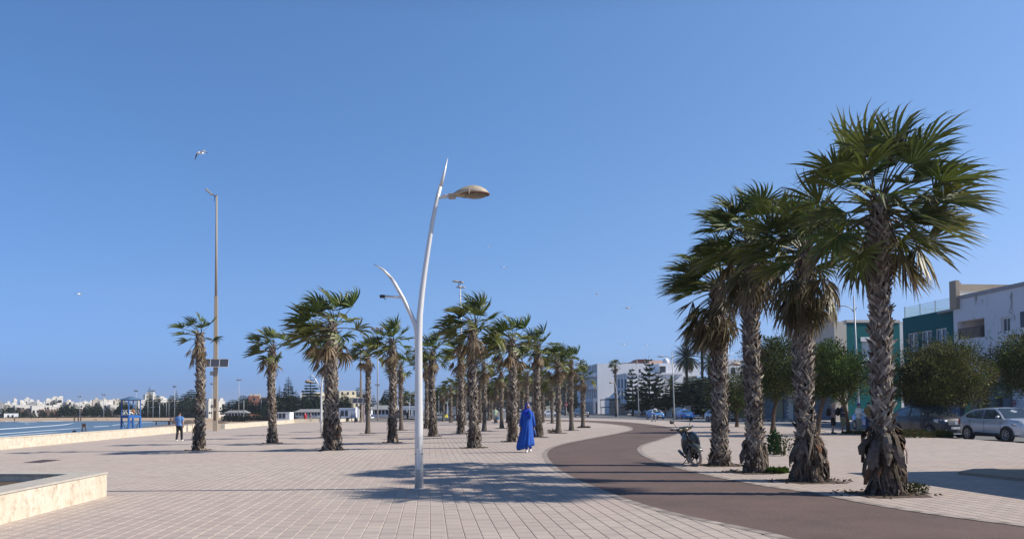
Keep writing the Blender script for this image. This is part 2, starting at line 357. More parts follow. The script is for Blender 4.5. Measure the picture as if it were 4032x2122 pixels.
# plaza slab
left = [Vector((-20.4, -30, 0)), Vector((-25.5, 39, 0)), Vector((-31.24, 75.4, 0)), Vector((-31.24, 83.3, 0)), Vector((-36.3, 128.8, 0)), Vector((-32, 130.3, 0))]
farE = [G(1500, 1661), G(1700, 1660), G(1850, 1655), G(2000, 1648), G(2150, 1645.5)]
roadE = [G(2290, 1645), G(2500, 1651.5), G(2700, 1660), G(2850, 1667), G(3000, 1674), G(3280, 1695), G(3480, 1712), G(3750, 1725), G(4032, 1745)]
roadE = catmull(roadE, 3) + [UV(-30, 24.6)]
mb = MB()
def plaza_z(p): return gz(p[0])
seq = [Vector((p[0], p[1], 0)) for p in left + farE + roadE]
bm = bmesh.new(); vs = [bm.verts.new(p) for p in seq]; f = bm.faces.new(vs); bm.normal_update()
if f.normal.z < 0: f.normal_flip()
bmesh.ops.triangulate(bm, faces=[f])
geom = bm.verts[:]+bm.edges[:]+bm.faces[:]
bmesh.ops.bisect_plane(bm, geom=geom, plane_co=(0, 0, 0), plane_no=(1, 0, 0))
for v in bm.verts: v.co.z = gz(v.co.x)
be = [e for e in bm.edges if e.is_boundary]
r = bmesh.ops.extrude_edge_only(bm, edges=be)
for g_ in r['geom']:
    if isinstance(g_, bmesh.types.BMVert): g_.co.z -= 0.135
bm.normal_update()
me = bpy.data.meshes.new('plaza_paving'); bm.to_mesh(me); bm.free(); me.materials.append(M['paving'])
o = bpy.data.objects.new('plaza_paving', me); scn.collection.objects.link(o); struct(o)
# bicycle path
Lpx = [(4100, 2420), (3500, 2230), (3124, 2122), (2974, 2086), (2723, 2035), (2567, 1996), (2442, 1956), (2348, 1919), (2254, 1878), (2191, 1839), (2157, 1800), (2158, 1778), (2183, 1761), (2240, 1744), (2300, 1732), (2400, 1713), (2450, 1703), (2484, 1695), (2492, 1687), (2479, 1679), (2441, 1672.6), (2379, 1666), (2282, 1660), (2100, 1656.5)]
Rpx = [(4700, 2190), (4300, 2115), (4032, 2075), (3756, 2039), (3443, 1991), (3208, 1945), (2974, 1909), (2739, 1862), (2598, 1823), (2528, 1792), (2509, 1771), (2520, 1756), (2550, 1744), (2582, 1735), (2619, 1723), (2658, 1711), (2670, 1701), (2662, 1692), (2640, 1684.5), (2603, 1677), (2528, 1667.5), (2454, 1661), (2379, 1657), (2280, 1654), (2100, 1651.5)]
Lw = catmull([G(*p) for p in Lpx], 6); Rw = catmull([G(*p) for p in Rpx], 6)
sheet('bike_path', [Vector((p.x, p.y, 0.006)) for p in Lw + Rw[::-1]], 'bike_asphalt')
def strip(name, line, off, m, z):
    mb = MB(); pr = None; dist = 0; R = random.Random(int(abs(off)*100)+len(line)); fine = []
    for p, q in zip(line, line[1:]):
        k = max(1, int((q-p).length/.11)); fine += [p.lerp(q, j/k) for j in range(k)]
    line = fine[:900]
    for i, p in enumerate(line):
        if i % 3 == 0: cc = R.uniform(.78, 1.12)
        mb.cc = (0.42*cc, 0.36*cc, 0.315*cc) if i % 3 else (0.22, 0.19, 0.165)
        t = (line[min(i+1, len(line)-1)] - line[max(i-1, 0)]); t.z = 0; t.normalize(); n = Vector((-t.y, t.x, 0))*off
        q = (mb.V((p.x, p.y, z)), mb.V((p.x+n.x, p.y+n.y, z)))
        if pr: mb.Fc(*(pr[0], pr[1], q[1], q[0]) if off < 0 else (pr[0], q[0], q[1], pr[1]))
        pr = q
    return struct(mb.build(name, 'edging_stone', cols=True))
mat('edging_stone', (.4, .35, .3), .85, attr=True, var=.25, scale=9, spec=.3)
strip('path_edging', Lw, 0.16, 'edging', 0.0135); strip('path_edging', Rw, -0.16, 'edging', 0.0135)
# paver rows: every row a low bevelled ridge with toothed sides, clipped to the plaza and cut away under the path
import numpy as np
def off_line(line, off):
    out = []
    for i, p in enumerate(line):
        t = line[min(i+1, len(line)-1)] - line[max(i-1, 0)]; t.z = 0; t.normalize(); out.append((p.x-t.y*off, p.y+t.x*off))
    return out
def inside(px, py, poly):
    r = np.zeros(px.shape, bool); n = len(poly)
    for i in range(n):
        x1, y1 = poly[i]; x2, y2 = poly[(i+1) % n]
        if y1 == y2: continue
        c = ((y1 > py) != (y2 > py)) & (px < (x2-x1)*(py-y1)/(y2-y1)+x1); r ^= c
    return r
path_poly = off_line(Lw, .08) + off_line(Rw, -.08)[::-1]; plaza_poly = [(p.x, p.y) for p in seq]
W = .205; vs_, fs_, base_i = [], [], 0
uu = np.concatenate([np.arange(6.0, 26.0, .05), np.arange(26.0, 62.0, .25)]); near = uu < 26
tooth = np.where(near, (.05-np.abs(np.mod(uu, .1)-.05))*.16, .004)
for k in range(-170, 150):
    v0 = k*W; vv = v0 + tooth; xm = (v0+W/2)*CA - uu*SA; ym = uu*CA + (v0+W/2)*SA
    um = (uu[:-1]+uu[1:])/2; x2 = (v0+W/2)*CA - um*SA; y2 = um*CA + (v0+W/2)*SA
    ok = (np.abs(x2) < y2*.95+2)
    if not ok.any(): continue
    ok &= inside(x2, y2, plaza_poly) & ~inside(x2, y2, path_poly)
    if not ok.any(): continue
    cols_ = []
    for dv, dz in ((.0, .001), (.0085, .010), (W-.0085, .010), (W, .001)):
        x = (vv+dv)*CA - uu*SA; y = uu*CA + (vv+dv)*SA; z = SLOPE*np.clip(x, -45, 0) + dz; cols_.append(np.stack([x, y, z], 1))
    V4 = np.stack(cols_, 1).reshape(-1, 3); idx = np.nonzero(ok)[0]*4 + base_i
    for c_ in range(3): fs_.append(np.stack([idx+c_, idx+c_+4, idx+c_+5, idx+c_+1], 1))
    vs_.append(V4); base_i += len(V4)
Vn = np.concatenate(vs_); Fn = np.concatenate(fs_)[:, ::-1]; me = bpy.data.meshes.new('paver_rows')
me.vertices.add(len(Vn)); me.vertices.foreach_set('co', Vn.astype(np.float32).ravel()); me.loops.add(Fn.size); me.loops.foreach_set('vertex_index', Fn.astype(np.int32).ravel())
me.polygons.add(len(Fn)); me.polygons.foreach_set('loop_start', np.arange(0, Fn.size, 4, dtype=np.int32)); me.polygons.foreach_set('loop_total', np.full(len(Fn), 4, dtype=np.int32)); me.polygons.foreach_set('use_smooth', [False]*len(Fn)); me.update(calc_edges=True); me.materials.append(M['paving'])
o = bpy.data.objects.new('paver_rows', me); scn.collection.objects.link(o); struct(o)
# road
def stripuv(name, u0, u1, v0, v1, z, m):
    return sheet(name, [UV(u0, v0, z), UV(u1, v0, z), UV(u1, v1, z), UV(u0, v1, z)], m)
rd = [Vector((p.x, p.y, -0.136)) for p in [UV(-40, 20)] + [UV(20, 20), UV(60, 20), UV(128, 20)]]
sheet('road', [UV(-40, 18, -.136), UV(-40, 41, -.136), UV(120, 42, -.136), UV(170, 46, -.136), UV(240, 50, -.136), UV(420, 50, -.136), UV(420, -6, -.136), UV(170, -6, -.136), UV(134, 2, -.136), UV(128, 20, -.136)], 'road_asphalt')
mat('marking', (0.62, 0.62, 0.6), 0.8, var=0.5, scale=6)
for k in range(22): stripuv('road_marking', 20+k*9, 23+k*9, 32.4, 32.55, -0.131, 'marking')
stripuv('road_marking', 10, 118, 26.3, 26.42, -0.131, 'marking')
mat('blue_mark', (0.10, 0.28, 0.55), 0.8, var=0.4, scale=6)
stripuv('road_marking', 44, 45.5, 25.4, 27.2, -0.127, 'blue_mark')
# far pavement with black and white kerb
sheet('pavement', [UV(-40, 41.3, 0), UV(-40, 60, 0), UV(420, 66, 0), UV(420, 50.3, 0), UV(240, 50.3, 0), UV(170, 46.3, 0), UV(120, 42.3, 0)], 'edging', skirt=0.15)
mat('kerb_white', (0.5, 0.5, 0.48), 0.8, var=0.4, scale=5); mat('kerb_black', (0.05, 0.05, 0.055), 0.8, var=0.3, scale=5)
kl = [UV(-40, 41.3), UV(120, 42.3), UV(170, 46.3), UV(240, 50.3)]
mbw = MB(); s_ = 0
for p, q in zip(kl, kl[1:]):
    n = int((q-p).length/1.0); t = (q-p)/n; nn = Vector((-t.y, t.x, 0)).normalized()*0.14
    for k in range(n):
        a = p+t*(k+.01); b = p+t*(k+.99); mbw.mi = k % 2
        T = [a, b, b+nn, a+nn]; lo = [mbw.V((x.x, x.y, -.14)) for x in T]; hi = [mbw.V((x.x, x.y, .012)) for x in T]
        mbw.Fc(*reversed(hi))
        for j in range(4): mbw.Fc(lo[j], lo[(j+1) % 4], hi[(j+1) % 4], hi[j])
struct(mbw.build('kerb', ['kerb_white', 'kerb_black']))
# sea
ZS = -2.24
def S(px, py): return GZ(px, py, ZS)
shore = [S(560, 1656.5), S(610, 1657.5), S(655, 1660), S(680, 1663.5), S(655, 1668), S(610, 1675), S(560, 1683), S(480, 1690), S(377, 1700), S(200, 1718)]
sheet('sea', [Vector((-far, 395, ZS)), S(-600, 1663), S(0, 1661), S(250, 1657.5)] + catmull(shore, 4) + [Vector((-60, 40, ZS)), Vector((-60, -100, ZS)), Vector((-far, -100, ZS))], 'sea_water')
sheet('wet_sand', [Vector((p.x, p.y, ZS-.03)) for p in [S(-200, 1659.5), S(250, 1655.5), S(560, 1654.5), S(640, 1655.5), S(720, 1659), S(750, 1664), S(735, 1672), S(690, 1682), S(560, 1702), S(400, 1722)]], 'wet_sand')
def wave(pts, w0, m='foam'):
    L = catmull([S(*p) for p in pts], 8); mb = MB(); rr = []
    for i, p in enumerate(L):
        k = i/(len(L)-1); w = w0*(0.25+sin(pi*min(1, k*1.1+.03)))*(0.7+0.6*RND.random()); h = 0.16*w0*min(1, 4*(1-k))
        rr.append([(p.x, p.y-w*.9, ZS+.002), (p.x, p.y-w*.35, ZS+h), (p.x, p.y+w*.3, ZS+h*.8), (p.x, p.y+w, ZS+.002)])
    mb.rings(rr, cap=False, closed=False); return struct(mb.build('sea_wave', m, smooth=True))
wave([(-60, 1693), (60, 1686), (150, 1680), (230, 1674), (270, 1669), (294, 1663.5)], .9)
wave([(-60, 1713), (60, 1704), (160, 1696), (260, 1689), (357, 1681)], 0.5)
wave([(368, 1680), (420, 1677), (430, 1676.6)], 0.5); wave([(440, 1675), (490, 1668), (540, 1664), (640, 1661)], 0.5)
wave([(-30, 1722), (60, 1713), (150, 1706), (250, 1698)], 0.35)
wave([(24, 1658.5), (40, 1658.3), (57, 1658.6)], 1.4); wave([(75, 1661), (110, 1661.6), (148, 1663.6)], 1.3); wave([(170, 1658.4), (215, 1658.0), (250, 1657.8)], 0.9); wave([(98, 1668.5), (104, 1668), (110, 1669)], 0.9)
# soil pits under the palms are added with each palm
def pit(p, s=0.62, rz=AX):
    n = 14; mb = MB(); pts = []
    for k in range(n):
        a = 2*pi*k/n; q = max(abs(cos(a)), abs(sin(a))); r = s/q*ru(.9, 1.04)
        pts.append((p.x+cos(rz)*r*cos(a)-sin(rz)*r*sin(a), p.y+sin(rz)*r*cos(a)+cos(rz)*r*sin(a)))
    i = [mb.V((x, y, gz(x)+.0145)) for x, y in pts]; mb.Fc(*i); return struct(mb.build('soil_pit', 'soil'))
# ================================================================ LOW WALLS
def seat_wall(pts, h, th, label, side=-1, name='seat_wall', capped=True):
    t = thing(name, label, 'wall', pts[0]); o0 = Vector(pts[0]); mb = MB(); mc = MB()
    for p, q in zip(pts, pts[1:]):
        p = Vector(p)-o0; q = Vector(q)-o0; d = (q-p).normalized(); n = Vector((-d.y, d.x, 0))*th*(1 if side < 0 else -1)
        for B, e, z0, z1 in ((mb, 0, -.6, h-.05), (mc, .025, h-.05, h)):
            if B is mc and not capped: continue
            nn = n.normalized()*e
            a = [p-nn, q-nn, q+n+nn, p+n+nn]
            lo = [B.V((x.x, x.y, x.z+z0)) for x in a]; hi = [B.V((x.x, x.y, x.z+z1)) for x in a]
            B.Fc(*lo[::-1]); B.Fc(*hi)
            for k in range(4): B.Fc(lo[k], lo[(k+1) % 4], hi[(k+1) % 4], hi[k])
    mb.build('wall_body', 'travertine', t)
    if capped: mc.build('coping', 'travertine', t, bevel=.008)
    return t
w0, w1 = G(0, 1768), G(740, 1697); dd = (w0-w1); w00 = w1+dd*2.6
w00.z = gz(w00.x)
seat_wall([w00, w1], 0.60, 0.45, 'long low cream stone wall along the sea side of the plaza, nearest stretch', 1)
w2, w3, w4 = G(868, 1689), G(1148, 1664.5), G(1255, 1662)
seat_wall([w2, w3], 0.56, 0.45, 'low cream stone wall beyond the tall concrete pole, running away beside the beach', 1)
seat_wall([w3+Vector((0.3, 0.5, 0)), w4], 0.62, 0.4, 'short cream stone wall behind the strolling couple', 1)
seat_wall([w1+Vector((0.1, 0.1, 0)), w1+Vector((0.75, 1.2, 0))], 0.64, 0.5, 'small cream stone block closing the end of the long sea wall', 1)
# planter in the left foreground
c = G(420, 1955); b0 = G(0, 2068); e0 = G(-60, 1868)
t = thing('stone_planter', 'large cream stone planter with grey gravel inside, cut by the left edge of the foreground', 'planter', c)
dirA = (b0-c).normalized(); dirA.z = 0; dirB = Vector((-1, 0.13, 0)).normalized()
hP = 0.47; inset = 0.45
def PA(a, b, z): p = dirA*a + dirB*b; return (p.x, p.y, z)
LA, LB = 7.5, 9.0
mb = MB()
def slab(B, a0, a1, b0_, b1, z0, z1):
    lo = [B.V(PA(*q, z0)) for q in ((a0, b0_), (a1, b0_), (a1, b1), (a0, b1))]; hi = [B.V(PA(*q, z1)) for q in ((a0, b0_), (a1, b0_), (a1, b1), (a0, b1))]
    B.Fc(*lo); B.Fc(*hi[::-1])
    for k in range(4): B.Fc(lo[k], hi[k], hi[(k+1) % 4], lo[(k+1) % 4])
slab(mb, 0, LA, 0, .5, -.2, hP-.03); slab(mb, 0, .5, .5, LB, -.2, hP-.03)
mb.build('planter_wall', 'travertine', t)
mc = MB(); slab(mc, -.02, LA, -.02, .54, hP-.03, hP); slab(mc, -.02, .54, .54, LB, hP-.03, hP); mat('grey_coping', (0.50, 0.46, 0.40), 0.9, var=.2, scale=5, spec=.1); mc.build('coping', 'grey_coping', t)
mg = MB(); slab(mg, .5, LA, .5, LB, .0, .33); mg.build('gravel_bed', 'soil', t)
# rusty grating on the ground
g0 = [G(92, 1822), G(160, 1822.5), G(240, 1811), G(170, 1810)]
mat('drain_iron', (0.10, 0.065, 0.055), .7, var=.4, scale=8)
mb = MB(); cc = sum((Vector(p) for p in g0), Vector())/4
i = [mb.V(p-cc+Vector((0, 0, .017))) for p in g0]; j = [mb.V(p-cc) for p in g0]; mb.Fc(*i)
for k in range(4): mb.Fc(i[k], i[(k+1) % 4], j[(k+1) % 4], j[k])
tag(mb.build('drain_cover', 'drain_iron', loc=cc), 'flat rusty brown drain cover in the paving at far left', 'drain cover')
# raised slab at the right edge
t = thing('raised_slab', 'low raised concrete slab lying on the paving at the right edge', 'slab', G(3772, 1868))
p0 = G(3772, 1868); q = [G(3772, 1868)-p0, G(4300, 1925)-p0, G(4300, 1848)-p0, G(3830, 1857)-p0]
mb = MB(); i = [mb.V((x.x, x.y, .075)) for x in q]; j = [mb.V((x.x, x.y, -.02)) for x in q]; mb.Fc(*i)
for k in range(4): mb.Fc(j[k], j[(k+1) % 4], i[(k+1) % 4], i[k])
mb.build('slab_body', 'concrete', t, bevel=.01)
# ================================================================ PALMS
def lerp(a, b, t): return tuple(x+(y-x)*t for x, y in zip(a, b))
GREENS = [(0.11, 0.155, 0.028), (0.085, 0.135, 0.030), (0.15, 0.175, 0.035), (0.07, 0.105, 0.030)]
DEAD = [(0.27, 0.18, 0.10), (0.19, 0.125, 0.07), (0.38, 0.29, 0.18), (0.13, 0.085, 0.05)]
def fan(mb, R, o, az, el, pet, br, wind, col, dead=0.0, n=26, spread=1.9, droop=0.45, pr=0.016):
    d = Vector((cos(az)*cos(el), sin(az)*cos(el), sin(el)))
    d = (d + wind*0.34).normalized()
    pts = []; p = Vector(o); T = d.copy(); seg = pet/5
    mb.cc = lerp((0.10, 0.10, 0.045), (0.15, 0.10, 0.06), dead)
    for k in range(6):
        pts.append(p.copy()); T = (T + Vector((0, 0, -0.06-0.10*dead)) + wind*0.10).normalized(); p = p + T*seg
    mb.tube(pts, [pr*(1.25-.12*k) for k in range(6)], 4, cap=False, flat=.6)
    B = pts[-1]; S = T.cross(Vector((0, 0, 1)))
    if S.length < .05: S = Vector((sin(az), -cos(az), 0))
    S.normalize(); ra = R.uniform(-.5, .5); S = (Matrix.Rotation(ra, 3, T) @ S); N = S.cross(T).normalized()
    if N.z < 0: N = -N; S = -S
    fold = R.uniform(.15, .75) + .4*dead; turb = Vector((R.uniform(-1, 1), R.uniform(-1, 1), R.uniform(-1, .5)))*.25
    tipc = R.choice(DEAD[:3]); yl = R.uniform(0.0, 1.0)
    for i in range(n):
        a = (i/(n-1)*2-1)*spread
        if dead > .5 and R.random() < .12: continue
        D = (T*cos(a) + S*sin(a)); D = (D + N*fold*abs(sin(a))*(1 if dead < .5 else -.6)).normalized()
        E = (S*cos(a) - T*sin(a)).normalized()
        E2 = (E*cos(.6) + D.cross(E)*(sin(.6)*(1 if i % 2 else -1))).normalized()
        r = br*(0.66+0.34*cos(a*.75))*R.uniform(.86, 1.08)
        w = r*.44*(2*spread/n)*1.12
        c0 = lerp(col, (0.16, 0.16, 0.03), .35*yl*max(0, cos(a))); jit = R.uniform(.8, 1.2); c0 = tuple(x*jit for x in c0)
        dr = droop*R.uniform(.6, 1.5); prev = None; q = B.copy(); dirn = D.copy()
        ts = (0.03, .25, .46, .66, .84, 1.0); ws = (.15, .70, 1.12, .88, .40, .04)
        last = 0.0
        for t_, w_ in zip(ts, ws):
            st = (t_-last)*r; last = t_
            if t_ > .3: dirn = (dirn + Vector((0, 0, -1))*dr*t_*t_*.55 + (wind+turb)*.50*t_*t_ + Vector((R.uniform(-1, 1), R.uniform(-1, 1), R.uniform(-1, 1)))*.11).normalized()
            q = q + dirn*st
            bt = max(0, (t_-(.62-.25*dead)))*1.6*(.35+dead)*R.uniform(.4, 1.4)
            mb.cc = lerp(c0, tipc, min(1, bt)); ww = w*w_*.5
            cur = (mb.V(q-E2*ww), mb.V(q+E2*ww))
            if prev: mb.Fc(prev[0], prev[1], cur[1], cur[0])
            prev = cur
def crown(seed, n, pet, br, wind, seg=26, dead_frac=.25, up=1.35, low=-.75, gap=0, bias=None, droop=.45):
    R = random.Random(seed); g = MB(); dd = MB()
    for k in range(n):
        f = k/(n-1); az = k*2.39996 + R.uniform(-.3, .3)
        el = up + (low-up)*(f**.85) + R.uniform(-.12, .12)
        pass
        isd = f > 1-dead_frac
        sc = R.uniform(.85, 1.12)*(0.82 if f < .12 else 1)
        wv = wind*(0.8+.5*f)
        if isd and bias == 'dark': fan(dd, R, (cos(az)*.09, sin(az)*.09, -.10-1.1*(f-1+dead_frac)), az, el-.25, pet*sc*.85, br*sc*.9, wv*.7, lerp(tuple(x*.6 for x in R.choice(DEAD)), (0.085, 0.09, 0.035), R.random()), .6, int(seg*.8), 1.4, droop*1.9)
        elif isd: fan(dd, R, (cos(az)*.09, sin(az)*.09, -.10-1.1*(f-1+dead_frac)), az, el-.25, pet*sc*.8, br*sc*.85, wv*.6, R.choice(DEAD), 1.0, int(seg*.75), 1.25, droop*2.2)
        else: fan(g, R, (cos(az)*.07, sin(az)*.07, .12-.45*f), az, el, pet*sc, br*sc, wv, lerp(R.choice(GREENS), (0.22, 0.17, 0.06), 1.3*max(0, f-.35)*R.random()), .14+.9*max(0, f-.3)*R.random(), seg, 1.95, droop)
    return g, dd
def trunk(seed, H, r0, r1, bend=(), smooth_to=0.0, rows=.075, per=9, bl=.20, bw=.13, core=(0.05, 0.038, 0.03)):
    R = random.Random(seed); mb = MB(); n = 14
    def ctr(z):
        t = z/H; return Vector((sum(b*sin(t*pi*(k+1)) for k, b in enumerate(bend)), 0, z))
    def rad_(z):
        t = z/H; fl = 0.55*r0*max(0, 1-z/(.38 if not smooth_to else .7))**1.6
        return ((r0+(r1-r0)*min(1, t*1.1)) + fl)*(1-.45*max(0, (z-H+.5)/.5))
    rs = []; cols = []; nz = int(H/.12)
    prev = None
    for j in range(nz+1):
        z = H*j/nz; c = ctr(z); rr = rad_(z)*(1.0 if z < smooth_to else .93); ring = []
        for k in range(n):
            a = 2*pi*k/n; q = rr*(1+.05*R.uniform(-1, 1)*(0.5 if z < smooth_to else 1))
            mb.cc = lerp((0.21, 0.175, 0.145), (0.155, 0.125, 0.10), R.random()) if z < smooth_to else core
            ring.append(mb.V((c.x+q*cos(a), c.y+q*sin(a), z-.08)))
        if prev:
            for k in range(n): mb.Fc(prev[k], prev[(k+1) % n], ring[(k+1) % n], ring[k])
        prev = ring
    z = smooth_to + .02; row = 0
    greys = [(0.33, 0.28, 0.23), (0.24, 0.20, 0.165), (0.18, 0.15, 0.12), (0.42, 0.365, 0.30), (0.15, 0.105, 0.08)]
    while z < H:
        c = ctr(z); rr = rad_(z); t = z/H
        for k in range(per):
            if R.random() < .04: continue
            a = 2*pi*(k+.5*(row % 2))/per + R.uniform(-.22, .22)
            O = Vector((cos(a), sin(a), 0)); S = Vector((-sin(a), cos(a), 0)); U = Vector((0, 0, 1))
            lean = R.choice((-1, 1))*R.uniform(.35, 1.0); L = bl*R.uniform(.7, 1.35)*(1+.1*t); wd = bw*R.uniform(.75, 1.25)*(rr/r0+.2)/1.2
            up = (U*cos(lean) + S*sin(lean)).normalized(); sd = up.cross(O).normalized()
            col = R.choice(greys); kk = R.uniform(.75, 1.2); col = tuple(x*kk for x in col)
            base = Vector((c.x, 0, z)) + O*rr*.93 + U*R.uniform(-.02, .02)
            prev = None
            tw = R.uniform(-.25, .25)
            for (tt, oo, w_) in ((0, .0, 1), (.4, .016, .80), (.75, .032, .5), (1.0, .058, .22)):
                q = base + up*L*tt + O*(oo*.48*R.uniform(.6, 1.7)+.004)
                s2 = (sd + O*tw*tt).normalized()*wd*.5*w_
                mb.cc = tuple(x*(1.0+.25*tt) for x in col)
                cur = (mb.V(q-s2), mb.V(q+O*(.018*w_)), mb.V(q+s2))
                if prev:
                    mb.Fc(prev[0], prev[1], cur[1], cur[0]); mb.Fc(prev[1], prev[2], cur[2], cur[1])
                prev = cur
        for k in range(3):
            if R.random() < .45: continue
            a0 = R.uniform(0, 2*pi); sg = R.choice((-1, 1)); ln = R.uniform(.16, .34); wd = R.uniform(.010, .022); sl = R.uniform(.9, 1.5); cc = R.choice(greys[:4]); jj = R.uniform(.9, 1.3); mb.cc = tuple(x*jj for x in cc); prev = None
            for s5 in range(5):
                a = a0+sg*ln*s5/4/rr*.75; zz = z+ln*s5/4*sl; r2 = rr+.022+.022*sin(s5/4*pi)+.012*R.random(); O = Vector((cos(a), sin(a), 0)); q = Vector((c.x, 0, zz))+O*r2; U2 = Vector((-sin(a)*-sg*sl, cos(a)*-sg*sl, 1)).normalized()*wd*(1.1 if s5 in (1, 2) else .7)
                if zz > H: break
                cur = (mb.V(q-U2), mb.V(q+U2))
                if prev: mb.Fc(prev[0], prev[1], cur[1], cur[0])
                prev = cur
        z += rows*R.uniform(.85, 1.15); row += 1
    return mb, ctr(H)
def husks(seed, z0, z1, r, n, L, w=.08, out=.25, red=.3, fib=True):
    R = random.Random(seed); mb = MB()
    for k in range(n):
        a = R.uniform(0, 2*pi); z = R.uniform(z0, z1); O = Vector((cos(a), sin(a), 0)); S = Vector((-sin(a), cos(a), 0))
        l = L*R.uniform(.5, 1.3); ww = w*R.uniform(.4, 1.3); o_ = out*R.uniform(.2, 1.6)
        l = min(l, z+.12)
        col = R.choice([(0.24, 0.20, 0.16), (0.13, 0.10, 0.08), (0.075, 0.055, 0.045), (0.17, 0.14, 0.115), (0.20, 0.105, 0.06) if R.random() < red else (0.1, 0.08, 0.06)])
        prev = None; sk = R.uniform(-.4, .4)
        for tt, w_ in ((0, .7), (.35, 1), (.7, .9), (1, .45)):
            q = O*(r*(1.0+.25*max(0, 1-z/.5)) + o_*sin(tt*1.9)*.9) + Vector((0, 0, z-l*tt*(.55+.45*tt))) + S*sk*l*tt
            q.z = max(q.z, .015+.02*R.random()); jj = R.uniform(.8, 1.2); mb.cc = tuple(x*jj for x in col)
            s2 = (S + O*sk*tt).normalized()*ww*.5*w_; cur = (mb.V(q-s2), mb.V(q+O*.015), mb.V(q+s2))
            if prev: mb.Fc(prev[0], prev[1], cur[1], cur[0]); mb.Fc(prev[1], prev[2], cur[2], cur[1])
            prev = cur
    if fib:
        for k in range(n*2):
            a = R.uniform(0, 2*pi); z = R.uniform(z0, z1); O = Vector((cos(a), sin(a), 0)); S = Vector((-sin(a), cos(a), 0))
            mb.cc = R.choice([(0.22, 0.17, 0.12), (0.10, 0.07, 0.05), (0.16, 0.10, 0.06)]); prev = None; l = R.uniform(.06, .2)*L/.3; up = R.uniform(-1, .5)
            for tt in (0, .5, 1):
                q = O*(r*.98+l*tt*.7) + Vector((0, 0, z+l*up*tt-.1*tt*tt)) + S*l*.3*tt*R.uniform(-1, 1); q.z = max(q.z, .01)
                cur = (mb.V(q-S*.006), mb.V(q+S*.006+Vector((0, 0, .006))))
                if prev: mb.Fc(prev[0], prev[1], cur[1], cur[0])
                prev = cur
    return mb
def litter(seed, r0, r1, n=60):                   # fallen leaf bits round a base
    R = random.Random(seed); mb = MB()
    for k in range(n):
        a = R.uniform(0, 2*pi); d = R.uniform(r0, r1); x, y = cos(a)*d*1.25, sin(a)*d; b = R.uniform(0, pi); l = R.uniform(.04, .15); wd = R.uniform(.008, .025)
        mb.cc = R.choice([(0.15, 0.11, 0.08), (0.24, 0.18, 0.12), (0.09, 0.065, 0.05)]); z = R.uniform(.012, .05)*(1-.6*(d-r0)/(r1-r0+.01))
        X = Vector((cos(b), sin(b), 0)); Y = Vector((-sin(b), cos(b), 0)); q = Vector((x, y, z))
        mb.quad(q-X*l*.5-Y*wd, q+X*l*.5-Y*wd*.4+Vector((0, 0, .03)), q+X*l*.5+Y*wd*.4, q-X*l*.5+Y*wd)
    return mb
WIND = Vector((-1, 0.15, 0.12))
ORD = 'first second third fourth fifth sixth seventh eighth ninth tenth eleventh twelfth thirteenth fourteenth fifteenth sixteenth seventeenth eighteenth nineteenth twentieth twenty-first twenty-second twenty-third twenty-fourth twenty-fifth'.split()
def rank(v, allv): return ORD[sorted(allv).index(v)]
def finish_palm(t, H, tr, top, cr, extra=None, lit=None, lean=0.0):
    tr.build('trunk', 'bark', t, cols=True)
    g, dd = cr
    a = g.build('crown', 'leaf', t, cols=True, loc=(top.x, top.y, H-.05)); b = dd.build('dead_fronds', 'leaf', t, cols=True, loc=(top.x, top.y, H-.08))
    if extra: extra.build('loose_husks', 'bark', t, cols=True)
    if lit: lit.build('leaf_litter', 'bark', t, cols=True)['kind'] = 'stuff'
    return t
GP = 'fan palms planted in rows on the plaza'
# the four big palms at right
spec = [((2835, 1832), 1120, .185, .16, (0.02,), 1.0, 1.05, WIND*.9, 46, .5, 11,
         'big ragged fan palm right behind the parked moped, lowest crown of the right row'),
        ((2975, 1860), 930, .16, .135, (-.05, .02), 1.05, 1.05, WIND*.5, 42, .36, 12, 'tall fan palm second in the right-hand row, a bright green weed at its foot'),
        ((3185, 1895), 985, .16, .135, (-.07,), .95, 1.0, WIND*.25, 42, .45, 13, 'third fan palm of the right row, dense brown skirt under its crown'),
        ((3488, 1947), 775, .132, .118, (-.03,), .84, 1.0, Vector((0.36, 0, .14)), 40, .08, 14, 'tallest fan palm, rightmost, leaves streaming right and peeling husks round its foot')]
for i, (b, ytop, r0, r1, bend, br, pk, wnd, n, dfr, sd, lab) in enumerate(spec):
    p = G(*b); H = (b[1]-ytop)/(F_PX/p.y)
    t = thing('palm_tree', lab, 'palm tree', p, 0, GP); pit(p, .6)
    pet = [.68, .76, .68, .90][i]; brr = [.82, .84, .78, .88][i]
    tr, top = trunk(sd, H, r0, r1, bend, rows=.05, per=10, bl=.19, bw=.10)
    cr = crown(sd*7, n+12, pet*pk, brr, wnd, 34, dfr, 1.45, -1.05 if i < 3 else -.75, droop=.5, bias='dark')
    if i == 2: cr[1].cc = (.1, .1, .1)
    hz = [.45, .55, 1.0, 1.15][i]
    ex = husks(sd, .1, hz, r0*1.02, [90, 130, 200, 240][i], [.25, .3, .5, .5][i], .11, [.05, .07, .15, .15][i])
    if i:
        fl = husks(sd+5, [0, .6, .75, .85][i], [0, .8, 1.05, 1.2][i], r0, [0, 9, 22, 26][i], .44, .20, [0, .10, .17, .19][i], fib=False); n0 = len(ex.v)
        ex.v += fl.v; ex.c += fl.c; ex.f += [tuple(k+n0 for k in f) for f in fl.f]; ex.m += fl.m
    finish_palm(t, H, tr, top, cr, ex, litter(sd, .3, .75, 60))
